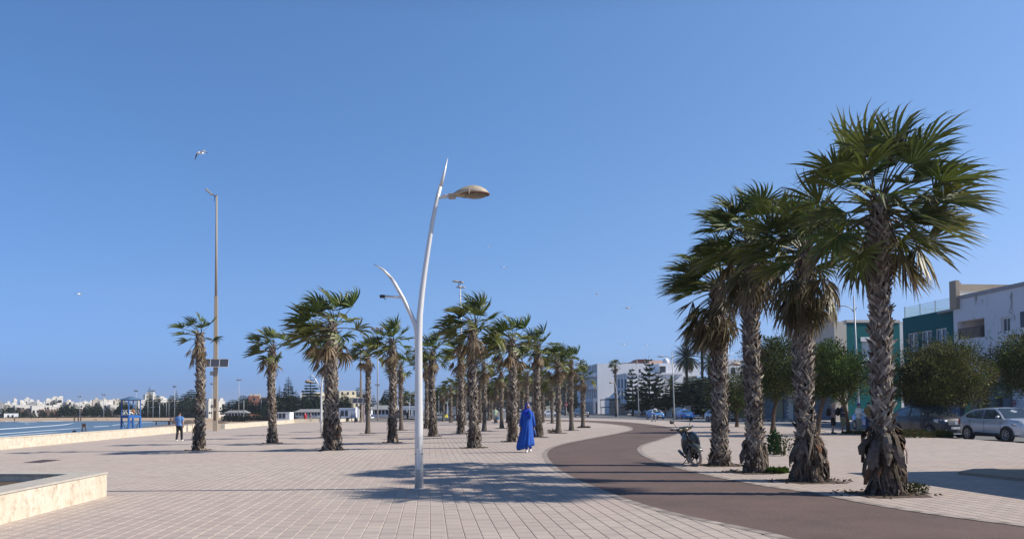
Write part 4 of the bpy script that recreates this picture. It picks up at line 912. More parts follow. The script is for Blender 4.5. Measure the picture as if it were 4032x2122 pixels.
def curved_lamp(p, label, mir=1, short_lamp=False, camera=True, group='silver curved street lamps', rz=0, sc=1.0):
    t = thing('street_lamp', label, 'street lamp', p, rz, group, sc)
    def X(px, py, ppm=204.0): return Vector(((px-1650)/ppm*mir, 0, (1925-py)/ppm))
    post = [(1650, 1930), (1650, 1700), (1650, 1450), (1651, 1330), (1655, 1240), (1664, 1150), (1676, 1060), (1690, 970), (1706, 870), (1724, 780), (1739, 726)]
    rr = [.084, .08, .074, .068, .06, .055, .05, .046, .042, .039, .037]
    m1 = MB(); m1.tube([X(*q) for q in post], rr, 20); m1.build('post', 'silver_paint', t, smooth=True)
    m1 = MB(); m1.tube([X(1739, 727), X(1752, 680), X(1769, 611)], [.036, .028, .004], 14); m1.build('spike', 'silver_paint', t, smooth=True)
    m1 = MB(); m1.tube([X(1645, 1380), X(1644, 1310), X(1638, 1278), (X(1620, 1235)), X(1590, 1172), X(1556, 1112), X(1541, 1088)], [.05, .05, .048, .043, .038, .034, .032], 14); m1.build('side_arm', 'silver_paint', t, smooth=True)
    m1 = MB(); m1.tube([X(1541, 1089), X(1510, 1056), X(1473, 1034)], [.031, .022, .004], 14); m1.build('side_spike', 'silver_paint', t, smooth=True)
    m1 = MB(); m1.tube([X(1650, 1787.5), X(1650, 1785)], .0835, 20); m1.build('joint_ring', 'black_plastic', t)
    m1 = MB(); m1.tube([X(1650, 1928), X(1650, 1919)], [.10, .09], 20); m1.build('base_collar', 'pole_grey', t)
    m1 = MB(); m1.tube([X(1735, 770), X(1768, 766)], .026, 10); m1.build('lamp_stub', 'silver_paint', t, smooth=True)
    luminaire(t, X(1771, 766) + Vector((0, 0, .02)), .80, mir)
    m1 = MB(); m1.tube([X(1590, 1168), X(1518, 1162)], .022, 10); m1.build('camera_stub', 'silver_paint', t, smooth=True)
    if camera:
        m1 = MB(); a = X(1517, 1163); m1.box(a.x-.10, a.x, -.03, .03, a.z-.03, a.z+.032); m1.build('cctv_camera', 'black_plastic', t, bevel=.01)
        m1 = MB(); m1.tube([X(1512, 1168), X(1517, 1176), X(1524, 1172)], .006, 5); m1.build('cable', 'black_plastic', t)
    if short_lamp: luminaire(t, X(1524, 1162), .62, -mir)
    m1 = MB(); m1.box(-.04, .04, -.0845, -.078, .38, .78); m1.build('service_door', 'silver_paint', t, bevel=.003)
    return t
curved_lamp(G(1650, 1925), 'nearest curved silver street lamp with dusty oval head and camera on its side arm')
curved_lamp(Vector((G(1265, 1706).x, G(1265, 1706).y, -.1)), 'curved street lamp just left of the thickest palm trunk, flat head on the short arm', 1, True, False)
p = P(2826, 1722, 40.5); curved_lamp(Vector((p.x, p.y, 0)), 'curved street lamp behind the first big palm, mushroom-like head poking out left', -1, True, False)
p = P(2432, 1640, 150); curved_lamp(Vector((p.x, p.y, -.1)), 'far curved street lamp beside the very tall thin palm', -1, True, False, sc=1.15)
for x, Y in ((1865, 170), (1612, 190), (1762, 210)):
    p = P(x, 1640, Y); curved_lamp(Vector((p.x, p.y, -.3)), 'small white far curved street lamp '+{1865: 'right of the person in yellow', 1612: 'beside the smooth-footed palm left of the silver lamp', 1762: 'directly above the person in yellow'}[x], 1, True, False)
# tall concrete pole with solar panels and floodlight
def concrete_pole(base, H, label, ppmY, full=True):
    t = thing('concrete_pole', label, 'pole', base, rad(12) if full else 0, 'tall poles with solar panels')
    mb = MB()
    def sq(z, w_, d_): return [(-w_, -d_, z), (w_, -d_, z), (w_, d_, z), (-w_, d_, z)]
    k = H/22.
    mb.rings([sq(-.2, .21, .16), sq(8*k, .185, .14), sq(12.6*k, .15, .115)]); mb.build('shaft', 'concrete', t, bevel=.02)
    mb = MB(); mb.tube([(0, 0, 12.5*k), (0, 0, H)], [.125, .075], 10); mb.build('upper_tube', 'concrete', t, smooth=True)
    mb = MB(); mb.box(-.10, .06, -.172, -.155, 1.0, 1.9); mb.box(-.10, .06, -.166, -.15, 2.2, 3.0); mb.build('slot', 'dark_wood', t)
    zp = 6.35 if full else 3.6
    for j in range(3):
        q = MB(); T = Matrix.Translation(((j-1)*.80-.02, -.30, zp)) @ Matrix.Rotation(rad(-28), 4, 'X') @ Matrix.Shear('XZ', 4, (0.0, 0.0)); q.box(-.385, .385, -.02, .02, -.42, .42, T); f = q.build('solar_panel', 'solar_cell', t)
        q = MB()
        for bx in ((-.40, -.385, -.435, .435), (.385, .40, -.435, .435), (-.385, .385, .42, .435), (-.385, .385, -.435, -.42)): q.box(bx[0], bx[1], -.027, .025, bx[2], bx[3], T)
        q.build('panel_frame', 'white_frame', f)
    q = MB(); q.tube([(-.9, -.24, zp-.2), (.9, -.24, zp-.2)], .025, 6); q.tube([(0, -.24, zp-.2), (0, .0, zp-.7)], .025, 6); q.build('panel_bracket', 'pole_grey', t)
    q = MB(); q.box(-.48, -.20, -.20, .06, zp-1.15, zp-.78); q.build('battery_box', 'pole_grey', t, bevel=.02)
    # floodlight bracket at the top
    T = Matrix.Translation((-.12, 0, H-.1))
    q = MB(); q.tube([T @ Vector((0.1, 0, .2)), T @ Vector((.1, 0, -.5))], .05, 6); q.tube([T @ Vector((.1, 0, 0)), T @ Vector((-.35, 0, .3))], .045, 6); q.tube([T @ Vector((-.05, 0, .1)), T @ Vector((-.10, .05, -.45))], .025, 5); q.build('bracket', 'rust', t)
    q = MB(); T2 = T @ Matrix.Translation((-.55, 0, .42)) @ Matrix.Rotation(rad(42), 4, 'Y'); q.box(-.42, .34, -.17, .17, -.09, .09, T2); q.build('floodlight', 'pole_grey', t, bevel=.04)
    q = MB(); q.box(-.36, .28, -.13, .13, .091, .10, T2); q.build('floodlight_glass', 'lamp_glass', t)
    return t
b = G(848, 1697); concrete_pole(b, 22.1, 'very tall tapering concrete pole with three solar panels, right of the leftmost palm', 42)
p = P(1421, 1655, 118); concrete_pole(Vector((p.x, p.y, -.6)), 12, 'shorter concrete pole with dark solar panels seen against the palm right of the thickest palm', 30, False)
def mast(px, ytop, ybase, Y, label, r=.09, head='flood', group='thin light masts behind the beach', platform=False):
    p = P(px, ybase, Y); H = (ybase-ytop)*Y/F_PX; t = thing('light_mast', label, 'light mast', p, ru(-.2, .2), group)
    mb = MB(); mb.tube([(0, 0, 0), (0, 0, H*.5), (0, 0, H)], [r*1.3, r, r*.7], 8); mb.build('mast', 'pole_grey', t, smooth=True)
    if head == 'flood':
        s_ = H*.045+.2; q = MB(); q.box(-s_, s_, -.06, .06, H-.06, H+.06); q.build('crossbar', 'pole_grey', t)
        for sg in (-1, 0, 1):
            if sg == 0 and H < 10: continue
            q = MB(); T = Matrix.Translation((sg*s_*.85, -.1, H+.25)) @ Matrix.Rotation(rad(25), 4, 'X'); q.box(-.25, .25, -.12, .12, -.2, .2, T); q.build('floodlight', 'pole_grey', t, bevel=.04)
    if platform: q = MB(); q.box(-.8 if Y > 150 else -.35, .8 if Y > 150 else .35, -.1, .1, H*.38, H*.38+.2); q.build('sign_bar', 'pole_grey', t)
    return t
for a in [(314, 1562, 'light mast rising above the white houses at left'), (408, 1555, 'light mast left of the blue lifeguard tower'), (535, 1540, 'light mast seen through the blue lifeguard tower'), (602, 1540, 'pale mast with crossbar right of the tallest pointed pine'), (628, 1590, 'short pale mast in the tree line'), (687, 1523, 'light mast left of the man in the blue shirt'),
          (834, 1512, 'light mast just left of the concrete pole'), (940, 1497, 'light mast between the concrete pole and the second palm')]:
    mast(a[0], a[1], 1643, 300, a[2], .12, platform=a[0] in (602, 687))
mast(1083, 1480, 1645, 230, 'light mast touching the right side of the second palm', .12, platform=True)
mast(1263, 1468, 1640, 260, 'light mast between the curved lamp and the thickest palm', .1)
mast(960, 1575, 1640, 280, 'short twin pole left of the red building', .1, 'none')
mast(1487, 1300, 1650, 110, 'thin dark pole with a small solar panel, between two middle palms', .09, platform=True)
mast(1728, 1540, 1632, 200, 'thin mast behind the palms right of the silver street lamp', .08, 'none')
mast(1923, 1250, 1643, 120, 'pale thin mast rising out of the middle palm crowns', .07, 'none')
for x, yt in ((655, 1580), (582, 1575), (665, 1575), (1165, 1590), (1028, 1568)): mast(x, yt, 1641, 300, rank(x, [655, 582, 665, 1165, 1028])+' from the left of the short street lights along the far shore', .08, 'none', 'short street lights along the far shore')
mast(2078, 1480, 1640, 160, 'thin pole rising above the head of the woman in blue', .06, 'none')
mast(2205, 1520, 1632, 180, 'thin white pole in the gap left of the no-entry sign', .07, 'none')
# oval floodlight mast
p = P(1818, 1660, 100); H = (1660-1128)*100/F_PX
t = thing('floodlight_mast', 'tall white mast topped by a cluster of oval lamps above the middle palms', 'light mast', p)
mb = MB(); mb.tube([(0, 0, -.5), (0, 0, H*.6), (-.12, 0, H+.3)], [.14, .11, .07], 10); mb.build('mast', 'silver_paint', t, smooth=True)
for (x, z, w_, m_) in ((-.62, .75, .62, 'dusty_lamp'), (-.15, -.02, .55, 'pole_grey'), (.32, -.02, .45, 'pole_grey'), (.25, .55, .30, 'dusty_lamp')):
    q = MB(); q.ell((x-.1, ru(-.2, .2), H+z), (w_*.75, .28, .12), 12, 6); q.build('oval_lamp', m_, t, smooth=True)
q = MB(); q.tube([(-.12, 0, H), (-.12, 0, H+.8)], .06, 6); q.tube([(-.5, 0, H+.7), (.3, 0, H+.6)], .05, 6); q.tube([(-.35, 0, H+.05), (-.35, 0, H+.7)], .04, 6); q.build('bracket', 'rust', t)
# street lights across the road
def street_light(px, ytop, ybase, Y, label, gull=False, arm=-1, al=2.0):
    p = P(px, ybase, Y); p.z = -.13; H = CAM_H+.13-(ytop-1609)*Y/F_PX; t = thing('street_light', label, 'street light', p, 0, 'grey street lights along the road')
    mb = MB(); mb.tube([(0, 0, 0), (0, 0, 1.2), (-H*.008, 0, H*.5), (-H*.02, 0, H)], [.13, .10, .08, .05], 10); mb.build('pole', 'pole_grey', t, smooth=True)
    x0 = -H*.02; z0 = H*.88; q = MB(); q.tube([(x0, 0, z0), (x0+arm*.25, 0, z0+.35), (x0+arm*.7, 0, z0+.5), (x0+arm*al, 0, z0+.52)], [.045, .045, .04, .035], 8); q.tube([(x0, 0, z0), (x0-arm*.2, 0, z0+.35), (x0-arm*.35, 0, z0+.5)], [.04, .03, .01], 6); q.build('arm', 'pole_grey', t, smooth=True)
    q = MB(); q.ell((x0+arm*(al+.3), 0, z0+.47), (.55, .18, .10), 12, 6); q.build('lamp_head', 'pole_grey', t, smooth=True)
    q = MB(); q.tube([(x0, 0, H*.98), (x0, 0, H*1.06)], .012, 4); q.build('spike', 'pole_grey', t)
    return t
street_light(3382, 1172, 1650, 62, 'grey street light with a gull sitting on its arm, in front of the teal wall', al=2.1)
street_light(2876, 1300, 1650, 112, 'grey street light seen just right of the first big palm')
street_light(2655, 1385, 1650, 112, 'tall grey street light between the two blue taxis', al=1.3)
street_light(2515, 1410, 1636, 160, 'grey street light behind the blue taxi hatchback', al=2)
# ================================================================ BIRDS
def gull(p, span, label, pose, rz=0, sc=1.0, mats=True):
    t = thing('seagull', label, 'bird', p, rz, None if mats else 'small gulls far off in the sky', sc); t.rotation_euler = (rad(8), 0, rz)
    b = MB(); b.cc = (.75, .74, .72)
    rs = []
    for y, r, z in ((-.28, .012, .0), (-.24, .035, .0), (-.17, .05, .01), (-.08, .075, 0), (.05, .08, 0), (.16, .05, .01), (.24, .035, .015), (.30, .05, .015)):
        fl = .25 if y > .2 else 1
        rs.append([(r*cos(2*pi*k/8), y, z+r*fl*sin(2*pi*k/8)) for k in range(8)])
    b.rings(rs)
    # wings as part of the one body mesh
    for sg in (-1, 1):
        pts = pose[0] if sg < 0 else pose[1]; prev = None
        for (x, y, z, c, col) in pts:
            b.cc = col; th = .018*(1-min(1, abs(x)/.7)*.8)+.003
            cur = [b.V((sg*x, y-c*.5, z)), b.V((sg*x, y-c*.15, z+th)), b.V((sg*x, y+c*.5, z)), b.V((sg*x, y, z-th*.6))]
            if prev:
                for k in range(4): b.Fc(prev[k], prev[(k+1) % 4], cur[(k+1) % 4], cur[k])
            prev = cur
        b.Fc(*prev)
    b.build('body', 'feather', t, cols=True, smooth=True)
    q = MB(); q.tube([(0, -.27, 0), (0, -.33, -.012)], [.012, .003], 6); q.build('beak', 'beak_yellow', t); return t
mat('feather', (.7, .7, .7), .7, attr=True); mat('beak_yellow', (.6, .4, .06), .5)
W_, G_, K_ = (.75, .73, .70), (.42, .40, .38), (.03, .035, .05)
poseL = [(0, 0, .03, .22, W_), (.2, .02, .05, .2, W_), (.36, .02, .02, .17, W_), (.45, .02, -.06, .14, K_), (.56, .02, -.22, .09, K_), (.64, .02, -.38, .02, K_)]
poseR = [(0, 0, .03, .22, W_), (.12, 0, .10, .22, W_), (.26, 0, .13, .2, W_), (.38, 0, .06, .18, G_), (.47, 0, -.03, .14, K_), (.52, 0, -.12, .05, K_)]
gull(P(792, 603, 22), 1.3, 'large gull gliding with bent black-tipped wings above the tall concrete pole', (poseL, poseR), rad(-25), 1.08*22/58*1.0*1.02)
flat = [(0, 0, 0, .2, W_), (.25, 0, .08, .18, G_), (.6, 0, .02, .04, K_)]
for x, y, Y, s_, lab in [(1985, 1052, 90, .9, 'pale speck of a gull high above the blank sky right of the silver lamp'), (1923, 972, 90, .7, 'highest tiny gull speck right of the silver lamp head'), (2350, 1158, 80, .8, 'tiny dark gull high over the last middle palms'), (2470, 1213, 80, 1.1, 'small gull banking over the white building, highest of three'), (2457, 1356, 100, 1.1, 'small dark gull just above the white building'),
          (2548, 1358, 100, .9, 'small pale gull right of the dark one above the white building'), (313, 1158, 90, 1.2, 'small gull alone in the left sky'), (2110, 917, 90, .5, 'faint gull speck in the upper middle sky')]:
    gull(P(x, y, Y), 1.3, lab, (flat, flat), ru(-.5, .5), s_, False)
# perched gull
lp_ = P(3382, 1650, 62); H_ = CAM_H+.13-(1172-1609)*62/F_PX
t = thing('seagull', 'white gull standing on the arm of the street light before the teal wall', 'bird', (lp_.x-1.75, lp_.y, -.13+H_*.88+.565))
q = MB(); q.cc = W_; q.ell((0, 0, .20), (.17, .075, .085), 10, 7); q.ell((.13, 0, .33), (.06, .05, .055), 8, 6); q.tube([(.10, 0, .24), (.13, 0, .33)], .05, 8); q.cc = K_; q.tube([(-.12, 0, .2), (-.28, 0, .16)], [.04, .01], 6); q.build('body', 'feather', t, cols=True, smooth=True)
q = MB(); q.tube([(.03, -.03, .0), (.02, -.03, .14)], .009, 4); q.tube([(.03, .03, .0), (.02, .03, .14)], .009, 4); q.tube([(.18, 0, .33), (.24, 0, .32)], [.012, .004], 5); q.build('beak_and_legs', 'beak_yellow', t)
# ================================================================ LIFEGUARD TOWER AND BEACH THINGS
p = P(515, 1700, 100); t = thing('lifeguard_tower', 'blue wooden lifeguard tower with pitched roof and white railing, standing on the beach', 'lifeguard tower', (p.x, p.y, -2.3), rad(-32))
zP, zE, zA = 1.13+2.3, 3.0+2.3, 3.55+2.3; hw = .78
for sx in (-1, 1):
    for sy in (-1, 1):
        q = MB(); q.box(sx*hw-.09, sx*hw+.09, sy*hw-.09, sy*hw+.09, -.4, zP-.12); q.build('leg', 'blue_paint', t)
        q = MB(); q.box(sx*hw-.05, sx*hw+.05, sy*hw-.05, sy*hw+.05, zP-.12, zE); q.build('roof_post', 'blue_paint', t)
q = MB(); q.box(-hw-.04, hw+.04, -hw-.04, hw+.04, zP-.13, zP); q.build('platform', 'blue_paint', t)
q = MB()
for sx in (-1, 1): q.box(sx*(hw-.03), sx*(hw+.03), -hw-.09, hw+.09, zE, zE+.1); q.box(-hw-.09, hw+.09, sx*(hw-.03), sx*(hw+.03), zE+.001, zE+.1)
q.box(-hw-.01, hw+.01, -hw-.095, -hw-.05, zP-.36, zP-.13); q.box(hw+.05, hw+.095, -hw-.01, hw+.01, zP-.36, zP-.13); q.build('beam', 'blue_paint', t)
for k in range(4):
    q = MB(); T = Matrix.Rotation(k*pi/2, 4, 'Z')
    q.tube([T @ Vector((-hw+.05, -hw-.02, zP-.5)), T @ Vector((hw-.05, -hw+.02, .7))], .05, 4); q.build('brace', 'blue_paint', t)
q = MB(); e = hw+.28; a = [q.V((x, y, zE+.1)) for x, y in ((-e, -e), (e, -e), (e, e), (-e, e))]; ap = q.V((0, 0, zA)); a2 = [q.V((x*.97, y*.97, zE+.06)) for x, y in ((-e, -e), (e, -e), (e, e), (-e, e))]
for k in range(4): q.Fc(a[k], a[(k+1) % 4], ap); q.Fc(a2[k], a2[(k+1) % 4], a[(k+1) % 4], a[k])
q.Fc(*a2[::-1]); mat('roof_blue', (0.09, 0.17, 0.30), .6, var=.3, scale=3); q.build('roof', 'roof_blue', t)
for k in range(4):
    if k == 1: continue
    q = MB(); T = Matrix.Rotation(k*pi/2, 4, 'Z'); y = -hw
    for za, zb, xa, xb in ((.66, .66, -hw, hw), (.05, .62, -hw+.06, -.25), (.62, .05, -.4, -.05), (.05, .62, -.05, .3), (.62, .05, .15, .62), (.05, .05, -hw, hw)): q.tube([T @ Vector((xa, y, zP+za)), T @ Vector((xb, y, zP+zb))], .028, 4)
    q.build('railing', 'white_paint', t)
LGP = (p.x, p.y, -2.3+zP)
p = P(330, 1690, 150); t = thing('lifeguard_chair', 'small weathered wooden lifeguard high chair on the wet sand left of the blue tower', 'lifeguard chair', (p.x, p.y, -2.3), rad(20))
q = MB()
for sx in (-.35, .35): q.tube([(sx, -.3, 0), (sx*.8, 0, 1.7)], .05, 4); q.tube([(sx, .9, 0), (sx*.8, .3, 1.0)], .05, 4)
for k in range(5): q.tube([(-.3, -.28+.05*k, .25+.3*k), (.3, -.28+.05*k, .25+.3*k)], .03, 4)
q.build('frame', 'dark_wood', t); q = MB(); q.box(-.35, .35, 0, .5, .95, 1.0); q.box(-.33, .33, -.02, .02, 1.05, 1.75); q.build('seat', 'dark_wood', t)
q = MB(); q.box(-2.2, -1.7, 0, .5, 0, .4); t2 = q.build('beach_box', 'black_plastic', None, bevel=.05, loc=(p.x, p.y, -2.3)); tag(t2, 'small black box on the sand beside the weathered lifeguard chair', 'box')
# boats, piles of timber, loungers along the beach
def boat(px, py, Y, L, label, rz=0, m='dark_wood', zb=None):
    p = P(px, py, Y); p.z = -2.3 if Y > 90 and zb is None else (zb if zb is not None else p.z); t = thing('rowing_boat', label, 'boat', p, rz, 'upturned boats and timbers along the beach')
    q = MB(); rs = []
    for k in range(9):
        s = k/8; x = (s-.5)*L; w_ = L*.16*sin(pi*(.08+.84*s))**.7; h = L*.12*(sin(pi*(.12+.76*s))**.6); rs.append([(x, -w_, 0), (x, -w_*.75, h*.7), (x, 0, h), (x, w_*.75, h*.7), (x, w_, 0)])
    q.rings(rs, cap=True); q.build('hull', m, t, smooth=True); q = MB(); q.box(-L*.42, L*.42, -.03, .03, L*.118, L*.15); q.build('keel', m, t)
mat('timber', (0.24, 0.18, 0.13), .85, var=.4, scale=1); mat('orange_wood', (0.42, 0.24, 0.14), .8, var=.4, scale=3)
for a in [(1115, 1652, 200, 5, 'brown upturned boat just above the sea wall right of the second palm', .3), (720, 1650, 260, 7, 'long dark boat on the sand beyond the man in the blue shirt', 0), (760, 1647, 260, 6, 'dark boat behind the leftmost palm trunk', .1), (870, 1648, 255, 5, 'dark boat right of the concrete pole', 0), (1000, 1646, 250, 6, 'low dark boat near the masts left of the second palm', .2), (1040, 1647, 250, 5, 'low boat with pale side, left of the second palm', -.1), (1160, 1640, 240, 7, 'heap-like upturned boat behind the strolling couple', .1)]: boat(*a[:5], rz=a[5], m='timber')
p = P(665, 1652, 230); t = thing('beach_platform', 'long low timber platform on posts on the sand, beyond the man in blue shirt', 'platform', (p.x, p.y, -2.3), 0)
q = MB(); q.box(-4.5, 4.5, -.8, .8, 1.0, 1.3); q.build('deck', 'timber', t); q = MB(); q.box(-.15, .35, -.2, .2, 0, 1.0); q.box(-3.8, -3.6, -.2, .2, 0, 1.0); q.box(3.2, 3.4, -.2, .2, 0, 1.0); q.build('post', 'timber', t)
def lounger(px, py, Y, label):
    p = P(px, py, Y); p.z = -2.3; t = thing('beach_lounger', label, 'lounger', p, ru(-.5, .5), 'wooden loungers in a row on the sand')
    q = MB(); q.box(-.9, .5, -.33, .33, .28, .34); q.tube([(.5, 0, .32), (1.05, 0, .75)], .06, 4); T = Matrix.Translation((.5, 0, .32)) @ Matrix.Rotation(rad(-38), 4, 'Y'); q.box(0, .7, -.33, .33, 0, .06, T); q.build('slats', 'orange_wood', t)
    q = MB()
    for x in (-.85, .4):
        for y in (-.3, .3): q.box(x-.03, x+.03, y-.03, y+.03, 0, .28)
    q.build('leg', 'orange_wood', t)
for k, (x, y, Y) in enumerate([(897, 1650, 200), (905, 1653, 190), (952, 1655, 165), (960, 1657, 160), (965, 1653, 170), (1010, 1648, 200), (1018, 1647, 205), (885, 1651, 195), (975, 1656, 162)]): lounger(x, y, Y, rank(x, [897, 905, 952, 960, 965, 1010, 1018, 885, 975])+' from the left of the orange-brown loungers on the sand')
# benches / low concrete walls on the far promenade
def low_wall(x0, y0, x1, y1, h, label, m='concrete', name='low_wall', d=.6, dz=-.15):
    a, b = G(x0, y0, dz), G(x1, y1, dz); t = thing(name, label, 'wall', a); v = b-a; n = Vector((-v.y, v.x, 0)).normalized()*d; q = MB()
    lo = [Vector((0, 0, -.2)), v+Vector((0, 0, -.2)), v+n+Vector((0, 0, -.2)), n+Vector((0, 0, -.2))]; i = [q.V(k) for k in lo]; j = [q.V(k+Vector((0, 0, h+.2))) for k in lo]; q.Fc(*i[::-1]); q.Fc(*j)
    for k in range(4): q.Fc(i[k], i[(k+1) % 4], j[(k+1) % 4], j[k])
    q.build('wall_body', m, t); return t
low_wall(1462, 1645, 1640, 1647, .55, 'low tan concrete wall across the far promenade, left of the silver lamp', 'beige_plaster')
low_wall(1468, 1635, 1560, 1636, .8, 'pale planter wall in front of the café terrace', 'travertine')
low_wall(1715, 1655, 1925, 1652, .45, 'long white-topped concrete bench beyond the palms right of the silver lamp', 'beige_plaster')
low_wall(1700, 1640, 1800, 1640, .6, 'dark low wall near the person in yellow', 'concrete')
low_wall(1340, 1660, 1420, 1655, .5, 'cream wall behind the small people right of the thickest palm', 'travertine')
# slanted white frame
p = G(1410, 1658, -.3); t = thing('steel_gantry', 'white steel post with a slanting beam, left of the first smooth-footed palm', 'frame', p)
q = MB(); q.box(-.13, .13, -.13, .13, 0, 2.6); q.build('post', 'white_paint', t); q = MB(); q.tube([(0, 0, 2.5), (.9, 0, 3.2)], .13, 4); q.tube([(.9, 0, 3.15), (1.6, 0, 3.5)], .11, 4); q.build('beam', 'white_paint', t); q = MB(); q.box(1.0, 1.3, -.1, .1, 0, 3.2); q.build('rear_post', 'pink_plaster', t)
# no-entry sign
p = P(2230, 1634, 140); t = thing('no_entry_sign', 'round red no-entry sign with white bar on a grey post', 'road sign', (p.x, p.y, -.13))
zS = CAM_H+.13-(1592-1610)*140/F_PX
q = MB(); q.tube([(0, .06, 0), (0, .06, zS+.3)], .05, 8); q.build('post', 'pole_grey', t)
mat('sign_red', (.5, .015, .02), .5); q = MB(); q.lathe([(.30, 0), (.30, .03)], 24, Matrix.Translation((0, .03, zS)) @ Matrix.Rotation(rad(90), 4, 'X')); q.build('disc', 'sign_red', t); q = MB(); q.box(-.21, .21, -.012, -.004, zS-.055, zS+.055); q.build('white_bar', 'white_paint', t)
# bollards
mat('steel', (.45, .44, .42), .35, .8, var=.2, scale=10)
for px, lab in ((2568, 'left one of two short steel bollards in front of the blue taxi hatchback'), (2581, 'right one of two short steel bollards in front of the blue taxi hatchback')):
    p = G(px, 1659); t = thing('bollard', lab, 'bollard', p, 0, 'steel bollards at the kerb'); q = MB(); q.lathe([(.12, 0), (.12, .03), (.085, .035), (.085, .78), (.075, .82), (.02, .835)], 16); q.build('post', 'steel', t, smooth=False); q = MB(); q.lathe([(.087, .68), (.087, .72)], 16); q.build('band', 'white_paint', t)
# ================================================================ PEOPLE
def cm(name, c, rough=.85, **k): mat(name, c, rough, **k); return name
def person(label, p, rz, h, top, legs, shoe='black_plastic', hair='hair', stride=.0, sleeve=.45, leglen=1.0, arms=None, vox=.02, sit=False, loose=0.0, skin='skin', hat=None, pack=None, group=None, extra=None, lean=0.0, coat_len=0.0, headturn=0.0, scarf=None):
    t = thing('person', label, 'person', p, rz, group, h/1.72)
    hz = .92
    if sit: L = [((s*.09, 0, .12), (s*.14, -.40, .42 if sit == 2 else .16), (s*.12, -.62, .07), (s*.12, -.76, .04)) for s in (-1, 1)]; dz = -.78
    else: L = [((-.09, 0, hz), (-.10, -.02-stride*.45, .50), (-.10, .02-stride, .09), (-.115, -.14-stride, .04)), ((.09, 0, hz), (.10, -.02+stride*.35, .50), (.10, .04+stride, .10), (.115, -.12+stride, .05))]; dz = 0
    ar = arms or [((-.185, 0, 1.41), (-.235, .02+stride*.25, 1.14), (-.235, -.06+stride*.4, .90)), ((.185, 0, 1.41), (.235, .02-stride*.25, 1.14), (.235, -.06-stride*.4, .90))]
    Z = lambda q: Vector((q[0], q[1]-lean*(q[2]-.9), q[2]+dz))
    b = MB(); tor = [(0, 0, .90), (0, 0, 1.04), (0, -.005, 1.22), (0, 0, 1.36), (0, .01, 1.45), (0, .005, 1.55)]
    b.tube([Z(q) for q in tor], [.145, .13, .15, .155, .07, .052], 12, flat=.68); b.tube([Z((-.17, 0, 1.40)), Z((0, 0, 1.42)), Z((.17, 0, 1.40))], [.055, .07, .055], 8)
    ht = Matrix.Rotation(headturn, 4, 'Z'); hc = Z((0, -.012, 1.615)); b.ell(hc, (.074, .093, .112), 12, 10); b.ell(hc+ht @ Vector((0, -.012, -.055)), (.054, .068, .055), 10, 6); b.ell(hc+ht @ Vector((0, -.098, -.012)), (.013, .018, .026), 6, 5)
    for s in (-1, 1): b.ell(hc+ht @ Vector((s*.078, .005, -.01)), (.010, .02, .03), 6, 5)
    for (hp, kn, an, to) in L:
        dq = 0 if sit else 0; q = [Vector(hp)+Vector((0, 0, 0)), (Vector(hp)+Vector(kn))/2, Vector(kn), (Vector(kn)+Vector(an))/2+Vector((0, .012, 0)), Vector(an)]
        b.tube(q, [.088, .075, .053, .05, .035], 9); b.tube([Vector(an), Vector(to)], [.036, .03], 7)
    for s, (sh, el, wr) in zip((-1, 1), ar):
        sh, el, wr = Z(sh), Z(el), Z(wr); b.tube([sh, (sh+el)/2, el, (el+wr)/2, wr], [.05, .044, .037, .036, .026], 8); d = (wr-el).normalized()
        sd = d.cross(Vector((0, 1, 0))); sd = sd.normalized() if sd.length > .1 else Vector((1, 0, 0)); nn = d.cross(sd).normalized(); b.tube([wr-d*.01, wr+d*.05, wr+d*.09], [.026, .036, .034], 8, flat=.55)
        for f_ in range(4):
            o = wr+d*.085+nn*(.024-.016*f_); l = [.068, .078, .072, .055][f_]; b.tube([o, o+d*l*.55-sd*s*-.006, o+d*l-sd*s*-.018], [.0085, .008, .007], 5)
        b.tube([wr+d*.03+nn*.028, wr+d*.06+nn*.052, wr+d*.09+nn*.058], [.011, .010, .008], 5)
    o = b.build('body', skin, t, smooth=True, mods=[('remesh', min(vox, .014))])
    if top:
        c = MB(); e = .022+loose; pts = tor[:5] if not coat_len else [(0, 0, .90-coat_len)]+tor[:5]; rr = [.145+e+.008, .135+e, .155+e, .158+e*.8, .085]; fl = .72
        if coat_len: rr = [.19+loose*2]+rr
        c.tube([Z(q) for q in pts], rr, 12, flat=fl); c.tube([Z((-.175, 0, 1.395)), Z((0, 0, 1.42)), Z((.175, 0, 1.395))], [.068, .085, .068], 8)
        for sh, el, wr in ar:
            sh, el, wr = Z(sh), Z(el), Z(wr)
            if sleeve <= .5: c.tube([sh, sh.lerp(el, sleeve*2*.95)], [.066+loose*.5, .060+loose*.5], 8)
            else: c.tube([sh, el, el.lerp(wr, (sleeve-.5)*2)], [.066+loose*.5, .052+loose*.5, .042+loose*.5], 8)
        c.build('shirt', top, t, smooth=True, mods=[('remesh', vox)])
    if legs:
        c = MB(); c.tube([Z((0, 0, .86)) if not sit else Vector((0, 0, .10)), Z((0, 0, .98)), Z((0, 0, 1.02))] if not sit else [Vector((0, .02, .08)), Vector((0, 0, .2))], [.16, .155, .148] if not sit else [.16, .15], 12, flat=.75)
        for hp, kn, an, to in L:
            hp, kn, an = Vector(hp), Vector(kn), Vector(an)
            if leglen > .6: c.tube([hp, kn, an+Vector((0, 0, -.02))], [.10+loose*.5, .072+loose*.5, .058+loose*.5], 9)
            else: c.tube([hp, kn+(kn-hp)*.08], [.105+loose, .095+loose], 9)
        c.build('trousers' if leglen > .6 else 'shorts', legs, t, smooth=True, mods=[('remesh', vox)])
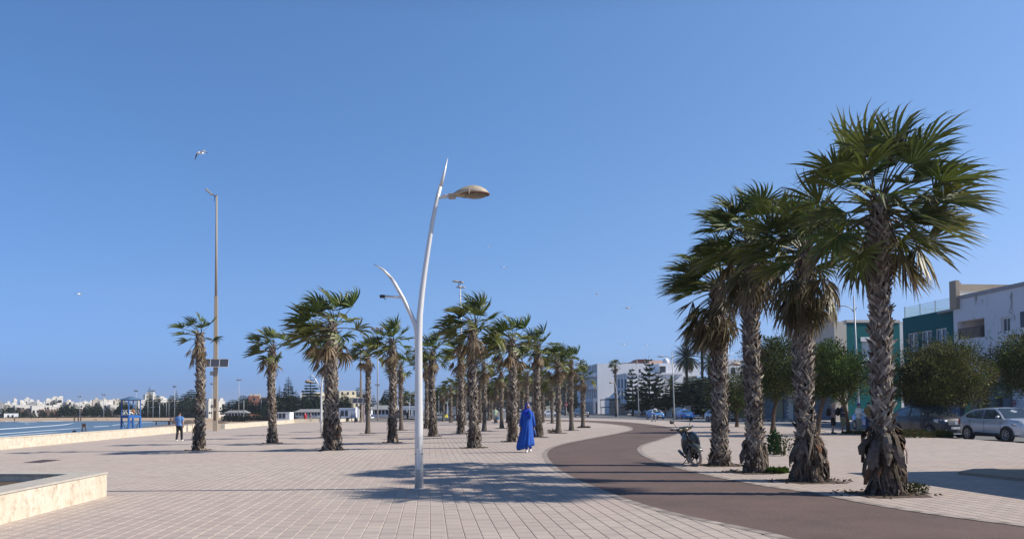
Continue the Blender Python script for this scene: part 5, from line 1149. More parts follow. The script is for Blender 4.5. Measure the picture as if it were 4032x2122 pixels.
    for hp, kn, an, to in L:
        c = MB(); a_, t_ = Vector(an), Vector(to); c.ell((a_.lerp(t_, .45)).to_tuple()[:2]+(t_.z+.008,), (.048, .14, .045), 8, 6); c.tube([a_+Vector((0, 0, .02)), a_-Vector((0, 0, .04))], .048, 8); c.build('shoe', shoe, t, smooth=True)
    if hair and not scarf:
        c = MB(); c.ell(hc+Vector((0, .012, .022)), (.081, .095, .10), 12, 8); o = c.build('hair', hair, t, smooth=True)
    if scarf:
        c = MB(); c.ell(hc+Vector((0, .015, .006)), (.095, .105, .128), 12, 8); c.tube([hc+Vector((0, .02, -.06)), Z((0, .01, 1.42)), Z((0, -.01, 1.33))], [.088, .13, .15], 12, flat=.8); c.build('headscarf', scarf, t, smooth=True, mods=[('remesh', .018)])
    if hat:
        c = MB(); c.ell(hc+Vector((0, .01, .05)), (.085, .10, .085), 12, 8); c.box(-.06, .06, hc.y-.17, hc.y-.06, hc.z+.045, hc.z+.06); c.build('cap', hat, t, smooth=False)
    if pack:
        c = MB(); c.ell(Z((0, .22, 1.20)), (.155, .12, .24), 10, 8); c.box(-.12, .12, .28, .34, 1.02+dz, 1.2+dz); c.build('backpack', pack, t, smooth=True, mods=[('remesh', .02)])
        for s in (-1, 1): c = MB(); c.tube([Z((s*.11, .12, 1.36)), Z((s*.12, -.02, 1.46)), Z((s*.12, -.15, 1.33)), Z((s*.15, .05, 1.06))], .016, 5); c.build('strap', pack, t)
    if extra: extra(t, Z)
    return t
cm('robe_blue', (0.005, 0.085, 0.44), .8, var=.25, scale=3); cm('hijab_blue', (0.005, 0.04, 0.42), .85); cm('shirt_blue', (0.12, 0.26, 0.55), var=.15, scale=8); cm('trouser_black', (0.012, 0.012, 0.015)); cm('trouser_grey', (0.3, 0.28, 0.25)); cm('khaki', (0.25, 0.23, 0.14)); cm('grey_tee', (0.20, 0.17, 0.18)); cm('black_cloth', (0.012, 0.012, 0.014)); cm('navy', (0.03, 0.045, 0.09)); cm('white_cloth', (0.75, 0.75, 0.72)); cm('mustard', (0.28, 0.20, 0.07)); cm('jeans', (0.03, 0.06, 0.14), var=.4, scale=6); cm('light_blue', (0.25, 0.5, 0.75)); cm('red_cloth', (0.42, 0.03, 0.03)); cm('pink_cloth', (0.65, 0.3, 0.33)); cm('yellow_cloth', (0.7, 0.6, 0.03)); cm('mint', (0.45, 0.58, 0.42)); cm('purple', (0.08, 0.03, 0.45)); cm('beige_cloth', (0.33, 0.30, 0.24)); cm('grey_hair', (0.35, 0.33, 0.3)); cm('skin_light', (0.48, 0.28, 0.20), .55); cm('orange_cloth', (.65, .25, .04)); cm('blue_bag', (.1, .42, .62)); cm('shoe_white', (.75, .74, .7)); cm('olive', (.05, .05, .02))
# woman in blue
def woman():
    p = G(2078, 1781); t = thing('person', 'woman in flowing royal blue robe and headscarf and white shoes walking toward the camera', 'person', p, 0, None, 1.0); t.scale = (.90, .95, 1.0)
    b = MB()
    b.tube([(0, 0, .9), (0, 0, 1.1), (0, 0, 1.34), (0, .01, 1.43), (0, .005, 1.54)], [.14, .12, .14, .07, .05], 12, flat=.7)
    hc = Vector((0.02, -.01, 1.60)); R_ = Matrix.Rotation(rad(28), 4, 'Z')
    b.ell(hc, (.072, .09, .108), 12, 10); b.ell(hc+R_ @ Vector((0, -.015, -.05)), (.05, .066, .052), 10, 6); b.ell(hc+R_ @ Vector((0, -.098, -.008)), (.012, .017, .025), 6, 5); b.ell(hc+R_ @ Vector((0, -.088, -.052)), (.022, .008, .010), 6, 4); b.ell(hc+R_ @ Vector((-.03, -.08, .03)), (.02, .01, .008), 6, 4); b.ell(hc+R_ @ Vector((.03, -.08, .03)), (.02, .01, .008), 6, 4)
    leg = [((-.08, 0, .9), (-.07, -.10, .5), (-.05, -.14, .09)), ((.08, 0, .9), (.10, -.02, .5), (.10, .10, .11))]
    for hp, kn, an in leg: b.tube([hp, kn, an], [.085, .055, .036], 8)
    for s, sh, el, wr in ((-1, (-.18, 0, 1.38), (-.25, .02, 1.10), (-.275, -.04, .86)), (1, (.18, 0, 1.38), (.235, .03, 1.10), (.25, .06, .86))):
        sh, el, wr = Vector(sh), Vector(el), Vector(wr); d = (wr-el).normalized(); b.tube([sh, el, wr], [.045, .036, .026], 8); b.tube([wr, wr+d*.05, wr+d*.09], [.025, .034, .032], 8, flat=.5)
        for f_ in range(4): o = wr+d*.085+Vector((0, .022-.015*f_, 0)); b.tube([o, o+d*.04+Vector((-s*.006, 0, 0)), o+d*.07+Vector((-s*.018, 0, 0))], [.0085, .008, .007], 5)
        b.tube([wr+d*.03+Vector((0, -.028, 0)), wr+d*.07+Vector((0, -.05, 0))], [.011, .008], 5)
    b.build('body', 'skin', t, smooth=True, mods=[('remesh', .012)])
    for s in (-1, 1): q = MB(); q.ell(hc+R_ @ Vector((s*.028, -.083, .012)), (.012, .008, .007), 6, 4); q.build('eye', 'black_plastic', t)
    # robe
    R = random.Random(3); q = MB(); rs = []; n = 96
    prof = [(1.43, .10, .075, 0), (1.40, .17, .10, 0), (1.34, .205, .125, 0), (1.22, .195, .14, 0), (1.12, .185, .135, 0), (1.02, .20, .15, -.01), (.85, .22, .18, -.02), (.65, .245, .20, -.04), (.45, .27, .225, -.06), (.28, .285, .24, -.075), (.19, .265, .225, -.06)]
    ph = [R.uniform(0, 6.28) for _ in range(8)]
    for z, rx, ry, cx_ in prof:
        f = max(0, (1.12-z)/.95); ring = []
        for k in range(n):
            a = 2*pi*k/n; fold = 1+f*(.13*sin(6*a+ph[0]+z*1.5)+.10*sin(11*a+ph[1]-z*2)+.05*sin(19*a+ph[2]))+.02*sin(5*a+9*z); fl = f*.06*max(0, -cos(a))
            zz = z - (f > .8)*(.07*max(0, -cos(a)) - .05*max(0, cos(a))) - (.09 if z < .2 and cos(a) < -.2 else 0)*.4
            ring.append((cx_+(rx*.93*fold+fl)*cos(a), ry*fold*sin(a)-.02*f, zz))
        rs.append(ring)
    q.rings(rs, cap=False); q.build('robe', 'robe_blue', t, smooth=True, mods=[('solid', .012)])
    q = MB()
    for sh, el, wr in (((-.17, 0, 1.37), (-.25, .02, 1.10), (-.27, -.03, .91)), ((.17, 0, 1.37), (.235, .03, 1.10), (.247, .055, .91))): q.tube([sh, Vector(sh).lerp(Vector(el), .5), el, wr], [.058, .066, .062, .066], 12); q.ell(sh, (.07, .07, .06), 10, 8)
    q.build('sleeves', 'robe_blue', t, smooth=True)
    q = MB(); q.ell(hc+Vector((-.012, .05, .014)), (.094, .10, .122), 14, 10); q.ell(hc+Vector((-.03, .05, -.02)), (.11, .10, .13), 12, 8)
    q.tube([hc+Vector((-.01, .035, -.05)), (-.005, .02, 1.46), (-.01, .0, 1.38), (-.03, -.02, 1.27)], [.09, .17, .225, .18], 14, flat=.72); q.tube([(-.12, -.06, 1.33), (-.02, -.14, 1.28), (.07, -.145, 1.18)], [.07, .06, .03], 8); q.tube([(.10, -.05, 1.42), (.06, -.12, 1.34), (.08, -.14, 1.22)], [.07, .06, .03], 8)
    q.build('headscarf', 'hijab_blue', t, smooth=True, mods=[('remesh', .016)])
    q = MB(); q.tube([(.055, -.14, 1.49), (.085, -.165, 1.40), (.10, -.165, 1.28), (.07, -.16, 1.17)], [.03, .06, .055, .02], 8, flat=.5); q.build('scarf_fold', 'robe_blue', t, smooth=True)
    q = MB()
    for hp, kn, an in leg: q.tube([hp, kn, Vector(an)+Vector((0, 0, .04))], [.09, .075, .06], 9)
    q.build('trousers', 'hijab_blue', t, smooth=True)
    for hp, kn, an in leg:
        a_ = Vector(an); q = MB(); q.ell((a_.x, a_.y-.06, a_.z-.045), (.045, .13, .045), 9, 6); q.tube([a_, a_-Vector((0, 0, .05))], .046, 8); q.build('shoe', 'shoe_white', t, smooth=True)
    q = MB(); q.tube([(.255, .07, .85), (.29, .05, .70), (.33, .02, .56)], [.02, .03, .012], 7); q.build('hanging_cloth', 'light_blue_dark', t, smooth=True)
cm('light_blue_dark', (0.05, 0.12, 0.35)); woman()
person('man in a light blue short-sleeved shirt and black trousers walking away on the left plaza', G(706, 1736), rad(180), 1.72, 'shirt_blue', 'trouser_black', 'shoe_white', stride=.12, sleeve=.42, loose=.012, skin='skin_light', vox=.018)
def bag(t, Z): q = MB(); q.tube([Z((.25, -.05, .80)), Z((.27, -.05, .62)), Z((.27, -.05, .45))], [.02, .12, .10], 8); q.build('carrier_bag', 'blue_bag', t, smooth=True)
person('man in pale mint T-shirt and grey shorts carrying a light blue bag', G(1950, 1668), 0, 1.75, 'mint', 'trouser_grey', 'shoe_white', stride=.15, leglen=.5, extra=bag, vox=.022)
person('woman in red clothes and pink headscarf strolling by the sea wall', G(1202, 1663), rad(20), 1.62, 'red_cloth', 'red_cloth', 'black_plastic', stride=.1, sleeve=.9, coat_len=.4, loose=.03, scarf='pink_cloth', vox=.025, extra=lambda t, Z: (lambda q: (q.ell(Z((-.22, .1, 1.1)), (.12, .12, .16), 8, 6), q.build('shoulder_bag', 'red_cloth', t, smooth=True)))(MB()))
person('person in grey top and pale trousers strolling beside the woman in red', G(1223, 1663.5), rad(10), 1.6, 'grey_tee', 'beige_cloth', 'shoe_white', stride=.14, sleeve=.9, vox=.025)
cm('black_scarf', (.015, .015, .018))
qd = rad(75)
person('grey-haired man in grey T-shirt, long black shorts and black backpack, leftmost of the standing people', G(3281, 1708), qd, 1.76, 'grey_tee', 'black_cloth', 'black_plastic', hair='grey_hair', leglen=.5, loose=.02, pack='black_cloth', vox=.018, skin='skin_light')
person('bearded man in dark T-shirt and khaki shorts with backpack, second of the standing people', G(3319, 1708), rad(60), 1.80, 'navy', 'khaki', 'black_plastic', leglen=.5, loose=.02, pack='black_cloth', vox=.018, skin='skin_light', arms=[((-.185, 0, 1.41), (-.24, .0, 1.14), (-.06, -.26, 1.16)), ((.185, 0, 1.41), (.24, .0, 1.14), (.08, -.28, 1.16))])
def papers(t, Z): q = MB(); T = Matrix.Translation(Z((0, -.33, 1.10))) @ Matrix.Rotation(rad(50), 4, 'X'); q.box(-.16, .16, -.12, .12, -.006, .006, T); q.box(-.1, .12, -.1, .1, -.3, -.29, Matrix.Translation(Z((.05, -.22, 1.05)))); q.build('papers', 'white_cloth', t)
person('person in purple cap, white shirt and beige trousers holding papers, beside the blue car', G(3383, 1709), rad(30), 1.70, 'white_cloth', 'beige_cloth', 'black_plastic', hat='purple', loose=.02, vox=.018, sleeve=.9, arms=[((-.185, 0, 1.41), (-.25, .0, 1.16), (-.10, -.26, 1.12)), ((.185, 0, 1.41), (.25, .0, 1.16), (.12, -.27, 1.12))], extra=papers)
person('person in mustard shirt and dark jeans standing just left of the tallest palm trunk', G(3423, 1708), rad(185), 1.76, 'mustard', 'jeans', 'black_plastic', loose=.02, vox=.018, arms=[((-.185, 0, 1.41), (-.26, -.05, 1.16), (-.16, -.28, 1.18)), ((.185, 0, 1.41), (.235, .02, 1.14), (.235, -.06, .9))])
person('person in pale blue shirt and dark trousers half hidden behind the tallest palm trunk', P(3447, 1705, 46.5).to_2d().to_3d(), rad(200), 1.72, 'light_blue', 'trouser_black', loose=.02, vox=.02)
person('person in a yellow poncho sitting on the far white-topped bench', G(1757, 1645), 0, 1.7, 'yellow_cloth', 'yellow_cloth', sit=2, sleeve=.9, loose=.08, vox=.03)
person('dark figure sitting on the far white-topped bench right of the person in yellow', G(1783, 1649), 0, 1.8, 'black_cloth', 'black_cloth', sit=2, sleeve=.9, loose=.06, vox=.03)
person('person in black standing on the far promenade behind the smooth-footed palm', G(1605, 1652), 0, 1.6, 'black_cloth', 'black_cloth', sleeve=.9, loose=.05, vox=.03)
person('small figure in blue seated at the foot of the white frame', G(1402, 1662), 0, 1.7, 'navy', 'trouser_black', sit=2, sleeve=.9, vox=.03, loose=.03)
person('person in dark blue bending beside the white frame', G(1421, 1659), rad(70), 1.55, 'navy', 'beige_cloth', stride=.15, lean=.5, vox=.03, loose=.03)
person('dark figure sitting against the cream wall right of the thickest palm', G(1368, 1659), 0, 1.6, 'black_cloth', 'olive', sit=2, vox=.03, loose=.04)
pp = P(2657, 1638, 116); person('person in yellow-ochre top and dark skirt walking by the white garden wall across the road', (pp.x+2.2, 128, -.0), rad(90), 1.7, 'mustard', 'black_cloth', coat_len=.2, sleeve=.9, loose=.05, scarf='black_scarf', vox=.025)
for a in [(1427, 1640, 150, 'navy', 'beige_cloth', ''), (1340, 1640, 150, 'black_cloth', 'black_cloth', ''), (1455, 1640, 150, 'white_cloth', 'jeans', ''), (1487, 1641, 150, 'black_cloth', 'black_cloth', ''), (1385, 1640, 150, 'navy', 'black_cloth', '')]:
    q = P(a[0], 1642, a[2]); person(rank(a[0], [1427, 1340, 1455, 1487, 1385])+' from the left of the small figures near the café terrace', (q.x, q.y, -.55), ru(0, 6), 1.7, a[3], a[4], stride=.12, vox=.04, group='small figures near the café terrace', sleeve=.9)
for x, lab in ((57, 'lone dark figure at the water edge at far left'), (293, 'left one of the three bathers standing on the far beach'), (308, 'middle one of the three bathers on the far beach'), (318, 'right one of the three bathers on the far beach'), (124, 'dark figure on the sand near the rampart'), (226, 'dark figure on the sand below the tall white tower')):
    q = P(x, 1655, 320 if x < 330 and x not in (124, 226) else 380); person(lab, (q.x, q.y, -2.3), ru(0, 6), 1.9, 'black_cloth', 'black_cloth', vox=.05, stride=.1, group='tiny figures on the far beach')
for x, lab in ((372, 'sunbather sitting on the sand, left of the blue stand'), (379, 'sunbather sitting on the sand close to another'), (421, 'sunbather sitting alone on the far sand')):
    q = P(x, 1650, 360); person(lab, (q.x, q.y, -2.3), ru(0, 6), 1.9, 'mustard', 'black_cloth', sit=2, vox=.06, group='tiny figures on the far beach')
for x, y, lab in ((673, 1640, 'left person sitting on the beach platform'), (685, 1640, 'right person sitting on the beach platform')):
    q = P(x, y, 229); person(lab, (q.x, q.y, -1.0), 0, 1.9, 'navy', 'jeans', sit=2, vox=.05, group='people on the beach platform')
person('lifeguard in orange and white sitting in the blue tower', (LGP[0]+.38, LGP[1]-.25, LGP[2]), rad(-30), 1.7, 'orange_cloth', 'white_cloth', sit=2, vox=.025)
# ================================================================ SCOOTER
def scooter():
    p = G(2744, 1836); p = Vector((p.x, p.y, 0))
    t = thing('moped', 'dark grey step-through moped parked on the path edge with front wheel turned', 'moped', p + Vector((0, 0, 0)), rad(-84)); t.rotation_euler = (rad(9), 0, rad(-94))
    cm('moped_grey', (0.075, 0.083, 0.072), .28, var=.3, scale=6, coat=.4); cm('tyre_dusty', (0.27, 0.235, 0.205), .9, var=.3, scale=10); cm('engine', (0.05, 0.048, 0.045), .5, var=.5, scale=14, metal=.6); cm('amber', (.45, .2, .03), .3)
    # local +X forward, wheel base 1.22; front wheel at origin x=0
    ST = rad(28)   # steering
    RF = Matrix.Rotation(ST, 4, 'Z')
    def wheel(par, T, R0=.275, w_=.042):
        wl = MB(); rs = []
        for k in range(37):
            a = 2*pi*k/36; rs.append([T @ Vector(((R0-w_+w_*cos(b))*cos(a), w_*1.0*sin(b), (R0-w_+w_*cos(b))*sin(a))) for b in [2*pi*j/10 for j in range(10)]])
        wl.rings(rs, cap=False); w0 = wl.build('wheel', 'tyre_dusty', par, smooth=True)
        q = MB(); rs = []
        for k in range(37):
            a = 2*pi*k/36; rs.append([T @ Vector((r_*cos(a), y_, r_*sin(a))) for r_, y_ in ((.205, -.028), (.232, -.03), (.232, .03), (.205, .028))])
        q.rings(rs, cap=False); q.build('rim', 'steel', w0)
        q = MB()
        for k in range(5):
            a = 2*pi*k/5; q.tube([T @ Vector((.03*cos(a), 0, .03*sin(a))), T @ Vector((.21*cos(a), 0, .21*sin(a)))], [.022, .014], 6)
        q.tube([T @ Vector((0, -.06, 0)), T @ Vector((0, .06, 0))], .045, 12); q.tube([T @ Vector((0, .03, 0)), T @ Vector((0, .045, 0))], .10, 16); q.build('spokes', 'engine', w0)
    wheel(t, RF @ Matrix.Translation((0, 0, .275))); wheel(t, Matrix.Translation((-1.20, 0, .275)))
    hd = Vector((-.30, 0, .86)); T = RF
    q = MB()
    for s in (-1, 1): q.tube([T @ Vector((0, s*.075, .275)), T @ Vector((-.06, s*.075, .50)), T @ Vector((-.13, s*.06, .66))], [.022, .024, .026], 8)
    q.tube([T @ Vector((-.13, 0, .62)), T @ Vector((-.24, 0, .98))], .03, 8); q.build('fork', 'engine', t, smooth=True)
    q = MB(); rs = []
    for k in range(12):
        a = rad(20+k*12.5); rs.append([T @ Vector((.31*cos(a)-.01, y_, .275+(.31+z_)*sin(a))) for y_, z_ in ((-.075, -.05), (-.07, .0), (-.03, .022), (.03, .022), (.07, .0), (.075, -.05))])
    q.rings(rs, cap=False, closed=False); q.build('front_fender', 'moped_grey', t, smooth=True, mods=[('solid', .006)])
    # leg shield
    q = MB(); rs = []
    for z, w_, x, bul in ((.24, .14, -.37, .02), (.36, .22, -.33, .04), (.55, .25, -.29, .07), (.72, .235, -.27, .08), (.83, .18, -.27, .06), (.90, .10, -.28, .03)):
        rs.append([(x+bul*cos(y_*pi/2)-.10*abs(y_)**2.2, y_*w_, z) for y_ in [-1, -.8, -.5, -.2, 0, .2, .5, .8, 1]])
    q.rings(rs, cap=False, closed=False); q.build('leg_shield', 'moped_grey', t, smooth=True, mods=[('solid', .012)])
    q = MB(); q.box(-.212, -.206, -.05, .05, .60, .64); q.build('badge', 'pole_grey', t)
    # handlebar cowl and headlight
    q = MB(); q.tube([T @ Vector((-.30, -.20, .99)), T @ Vector((-.25, -.08, .99)), T @ Vector((-.24, 0, .985)), T @ Vector((-.25, .08, .99)), T @ Vector((-.30, .20, .99))], [.035, .065, .082, .065, .035], 12, flat=1.05); q.build('handlebar_cowl', 'moped_grey', t, smooth=True)
    q = MB(); q.ell(T @ Vector((-.185, 0, .985)), (.05, .085, .055), 12, 8, T.to_3x3().to_4x4()); q.build('headlight', 'lamp_glass', t, smooth=True)
    for s in (-1, 1):
        q = MB(); q.box(-.235, -.195, s*.155-.04, s*.155+.04, .965, 1.02, T); q.build('indicator', 'amber' if s > 0 else 'lamp_glass', t, bevel=.01)
        q = MB(); q.tube([T @ Vector((-.31, s*.19, 1.0)), T @ Vector((-.36, s*.36, 1.03))], .018, 8); q.build('grip', 'dark_rubber', t, smooth=True)
        q = MB(); q.tube([T @ Vector((-.30, s*.20, 1.01)), T @ Vector((-.30, s*.235, 1.12)), T @ Vector((-.31, s*.29, 1.20))], .007, 6); st = q.build('mirror_stem', 'black_plastic', t)
        q = MB(); q.ell(T @ Vector((-.31, s*.31, 1.225)), (.018, .075, .05), 12, 8, T.to_3x3().to_4x4()); q.build('mirror', 'black_plastic', t, smooth=True)
        q = MB(); q.tube([T @ Vector((-.27, s*.24, 1.02)), T @ Vector((-.26, s*.35, 1.015))], .005, 5); q.build('brake_lever', 'chrome', t)
    q = MB(); q.ell(T @ Vector((-.22, .10, 1.045)), (.02, .025, .02), 8, 6); q.build('bulb_glint', 'chrome', t)
    # centre spine, body, seat
    q = MB(); q.tube([(-.34, 0, .70), (-.45, 0, .45), (-.62, 0, .40), (-.78, 0, .52)], [.09, .085, .08, .09], 10); q.build('frame_spine', 'black_plastic', t, smooth=True)
    q = MB(); rs = []
    for x, w_, zb, zt in ((-.56, .05, .50, .60), (-.64, .085, .42, .66), (-.80, .105, .44, .70), (-1.0, .11, .50, .735), (-1.2, .09, .58, .77), (-1.38, .06, .66, .78)):
        rs.append([(x, w_*cos(a)*(1 if sin(a) < 0 else .9), (zb+zt)/2+(zt-zb)/2*sin(a)) for a in [2*pi*j/14 for j in range(14)]])
    q.rings(rs); q.build('side_panels', 'black_plastic', t, smooth=True)
    q = MB(); rs = []
    for x, w_, zb, zt in ((-.55, .06, .70, .74), (-.64, .11, .71, .79), (-.85, .13, .73, .80), (-1.05, .13, .75, .85), (-1.25, .11, .77, .87), (-1.36, .07, .78, .84)):
        rs.append([(x, w_*cos(a), (zb+zt)/2+(zt-zb)/2*sin(a)) for a in [2*pi*j/12 for j in range(12)]])
    q.rings(rs); q.build('seat', 'black_plastic', t, smooth=True)
    q = MB(); q.box(-1.5, -1.28, -.10, .10, .825, .84); q.build('rear_rack', 'black_plastic', t)
    q = MB(); q.ell((-1.38, 0, .92), (.15, .15, .09), 12, 8); q.build('rear_bag', 'black_cloth', t, smooth=True, mods=[('remesh', .02)])
    q = MB(); q.tube([(-.62, 0, .32), (-.85, 0, .30), (-1.0, 0, .32)], [.09, .12, .10], 10); q.ell((-.66, 0, .27), (.13, .09, .09), 10, 7); q.tube([(-.6, -.14, .30), (-.6, .14, .30)], .035, 8); q.build('engine', 'engine', t, smooth=True)
    q = MB(); q.tube([(-.70, -.10, .22), (-.95, -.15, .24), (-1.15, -.17, .30), (-1.48, -.18, .36)], [.018, .022, .045, .042], 10); q.build('exhaust', 'engine', t, smooth=True)
    q = MB(); q.tube([(-.66, -.20, .22), (-.66, .20, .22)], .014, 6); q.build('footpegs', 'dark_rubber', t)
    q = MB(); q.tube([(-.70, -.05, .26), (-.68, -.24, .06)], .012, 6); q.tube([(-.69, -.22, .056), (-.67, -.28, .066)], .012, 5); q.build('side_stand', 'engine', t)
    q = MB(); rs = []
    for k in range(9):
        a = rad(40+k*16); rs.append([(-1.20+.33*cos(a), y_, .275+.33*sin(a)) for y_ in (-.06, -.03, .03, .06)])
    q.rings(rs, cap=False, closed=False); q.build('rear_fender', 'black_plastic', t, mods=[('solid', .006)])
    q = MB(); q.ell((-1.42, 0, .70), (.03, .06, .035), 8, 6); q.build('tail_light', 'sign_red', t, smooth=True)
scooter()
# ================================================================ CARS
cm('silver_car', (0.50, 0.52, 0.55), .3, metal=.35, coat=1.0); cm('white_car', (0.78, 0.79, 0.80), .3, coat=.8); cm('taxi_blue', (0.02, 0.19, 0.58), .35, coat=.6); cm('dark_car', (0.03, 0.03, 0.04), .4, metal=.0, coat=.6); cm('grey_car', (0.16, 0.16, 0.17), .3, metal=.4, coat=.8); cm('black_car', (0.012, 0.012, 0.015), .25, coat=1.0); cm('light_taxi', (0.03, 0.22, 0.55), .3, coat=1.0)
mat('car_glass', (0.03, 0.045, 0.055), .06, spec=.9, coat=1.0); mat('tail_red', (.35, .01, .015), .25, coat=.5); mat('headlamp', (.7, .72, .75), .12, .3, coat=1.0); mat('trim_black', (.02, .02, .022), .55); mat('plate', (.7, .7, .66), .5)
def car(label, p, heading, paint, style='hatch', L=4.1, W=1.76, Ht=1.5, alloy=True, sign=False, plate=None, emblem=False, dooropen=False, roof=None, clad=False):
    t = thing('car', label, 'car', (p[0], p[1], -.132), heading, 'cars on the road'); hw = W/2; gc = .20 if style != 'suv' else .26
    bl = (.62 if style != 'suv' else .645)*Ht                                  # belt line
    hood = {'hatch': .60, 'suv': .66, 'sedan': .60}[style]*Ht
    st = [(.500, .30, hood*.70, .62), (.485, .24, hood*.86, .76), (.455, gc, hood*.95, .87), (.40, gc, hood*.99, .94), (.33, gc, hood*1.03, .975), (.245, gc, bl*1.03, 1.0), (.10, gc, bl*1.04, 1.0), (-.10, gc, bl*1.06, 1.0), (-.28, gc, bl*1.09, .995)]
    st += {'sedan': [(-.34, gc, bl*1.08, .985), (-.44, gc+.05, bl*1.07, .93), (-.485, .32, bl*1.02, .84), (-.50, .36, bl*.85, .78)]}.get(style, [(-.40, gc+.03, bl*1.12, .96), (-.46, gc+.06, bl*1.12, .90), (-.49, .34, bl*1.05, .84), (-.50, .40, bl*.90, .80)])
    q = MB(); rs = []
    for x, zb, zt, w_ in st:
        w_ *= hw; m_ = zb+(zt-zb)*.55
        half = [(0, zb), (w_*.86, zb), (w_*.985, zb+.10), (w_, m_), (w_*.985, zt-.10), (w_*.93, zt-.02), (w_*.80, zt+.012), (0, zt+.035)]
        rs.append([(y, -x*L, z) for y, z in half] + [(-y, -x*L, z) for y, z in reversed(half[1:-1])])
    q.rings(rs); o = q.build('body', paint, t, smooth=True); 
    try: o.data.set_sharp_from_angle(angle=rad(35))
    except Exception: pass
    # greenhouse
    wf, rf, rr_, wr = {'hatch': (.265, .085, -.335, -.455), 'suv': (.275, .10, -.325, -.475), 'sedan': (.255, .08, -.20, -.36)}[style]
    zt = Ht; tb = .93*hw; tt = .70*hw; zb = bl*1.02
    def zroof(x):
        if x > rf: k = max(0, min(1, (wf-x)/(wf-rf))); return zb+(zt-.032-zb)*(k*.8+.2*sin(k*pi/2))
        if x < rr_: k = max(0, min(1, (x-wr)/(rr_-wr))); return zb+.03+(zt-.135-zb)*(k*.75+.25*sin(k*pi/2))
        k = (rf-x)/(rf-rr_); return zt - .055*(2*abs(k-.38))**2 - .02*k
    xs = [wf, wf*.66+rf*.34, wf*.33+rf*.67, rf, rf-.06, (rf+rr_)/2, rr_+.06, rr_, rr_*.5+wr*.5, wr]
    q = MB(); rs = []
    for x in xs:
        z = zroof(x); k = (z-zb)/(zt-zb); wt = tb+(tt-tb)*k; rs.append([(tb, -x*L, zb-.03), (wt+.01, -x*L, z-.05*k), (wt-.07, -x*L, z), (0, -x*L, z+.03*k), (-wt+.07, -x*L, z), (-wt-.01, -x*L, z-.05*k), (-tb, -x*L, zb-.03)])
    q.rings(rs); o = q.build('roof', roof or paint, t, smooth=True)
    try: o.data.set_sharp_from_angle(angle=rad(30))
    except Exception: pass
    e = .012
    def wk(x, z): k = (z-zb)/(zt-zb); return tb+(tt-tb)*k
    def sidewin(poly, s, nm='side_window'):
        q = MB(); a = [q.V((s*(wk(x, z)+.004), -x*L, z)) for x, z in poly]; b = [q.V((s*(wk(x, z)+.018), -x*L, z)) for x, z in poly]; n = len(poly); q.Fc(*a); q.Fc(*b[::-1])
        for k in range(n): q.Fc(a[k], a[(k+1) % n], b[(k+1) % n], b[k])
        q.build(nm, 'car_glass', t)
    zw = zb+.02; xm = (rf+rr_)/2+.04; zh = zt-.10
    def top(x): return min(zh, zroof(x)-.085)
    A = [(wf-.035, zw+.01), (wf*.5+rf*.5-.01, top(wf*.5+rf*.5-.01)), (rf-.02, zh), (xm+.012, zh), (xm+.012, zw)]
    B = [(xm-.012, zw), (xm-.012, zh), (rr_+.10, top(rr_+.10)), (rr_+.01, top(rr_+.01)-.05), (rr_-.05 if style != 'sedan' else rr_-.03, zw+.14), (rr_-.01, zw+.03)]
    for s in (-1, 1): sidewin(A, s); sidewin(B, s)
    def scr(x0, x1, nm, inset):
        q = MB(); pts = []
        for x, w_ in ((x0, 1), (x1, 0)):
            z = zroof(x)
            for s in (-1, 1): pts.append((s*(wk(x, z)-inset), -x*L, z))
        d = 1 if x0 > 0 else -1
        P_ = [Vector(k)+Vector((0, -d*.012, .022)) for k in (pts[0], pts[1], pts[3], pts[2])]; P2 = [k-Vector((0, -d*.02, .03)) for k in P_]; a = [q.V(k) for k in P_]; b = [q.V(k) for k in P2]; q.Fc(*a); q.Fc(*b[::-1])
        for k in range(4): q.Fc(a[k], b[k], b[(k+1) % 4], a[(k+1) % 4])
        q.build(nm, 'car_glass', t)
    scr(wf-.012, rf+.008, 'windscreen', .085); scr(wr+.02, rr_-.01, 'rear_window', .10)
    # wheels
    wr_ = .315 if style != 'suv' else .345
    for x in (.318, -.312):
        for s in (-1, 1):
            c = Vector((s*(hw-.10), -x*L, wr_)); Rm = Matrix.Translation(c) @ Matrix.Rotation(s*pi/2, 4, 'Y')
            ar_ = MB(); ar_.lathe([(wr_+.055, 0.045), (wr_+.055, .1035)], 28, Rm); ar_.build('wheel_arch', 'trim_black', t)
            q = MB(); q.lathe([(wr_*.62, -.09), (wr_*.96, -.09), (wr_, -.05), (wr_, .07), (wr_*.95, .112), (wr_*.66, .115)], 26, Rm); w0 = q.build('wheel', 'dark_rubber', t, smooth=False)
            q = MB(); q.lathe([(.03, .10), (wr_*.30, .105), (wr_*.60, .119), (wr_*.66, .122), (wr_*.67, .116)], 26, Rm) if not alloy else q.lathe([(wr_*.58, .117), (wr_*.66, .122), (wr_*.67, .118), (wr_*.66, .10)], 26, Rm, cap=False); 
            if alloy:
                for k in range(7):
                    T2 = Rm @ Matrix.Rotation(2*pi*k/7, 4, 'Z'); q.box(-.022, .022, .02, wr_*.63, .112, .121, T2)
                q.lathe([(.05, .10), (.045, .128)], 12, Rm)
            q.build('rim', 'steel', w0)
    if clad:
        for s in (-1, 1):
            q = MB(); q.box(s*(hw-.02) if s > 0 else -hw-.012, hw+.012 if s > 0 else -(hw-.02), -.20*L, .20*L, gc-.02, gc+.16); q.build('sill_cladding', 'trim_black', t, bevel=.02)
            q = MB(); q.tube([(s*(hw+.014), .19*L, gc+.18), (s*(hw+.014), -.19*L, gc+.13)], .012, 4); q.build('chrome_strip', 'chrome', t)
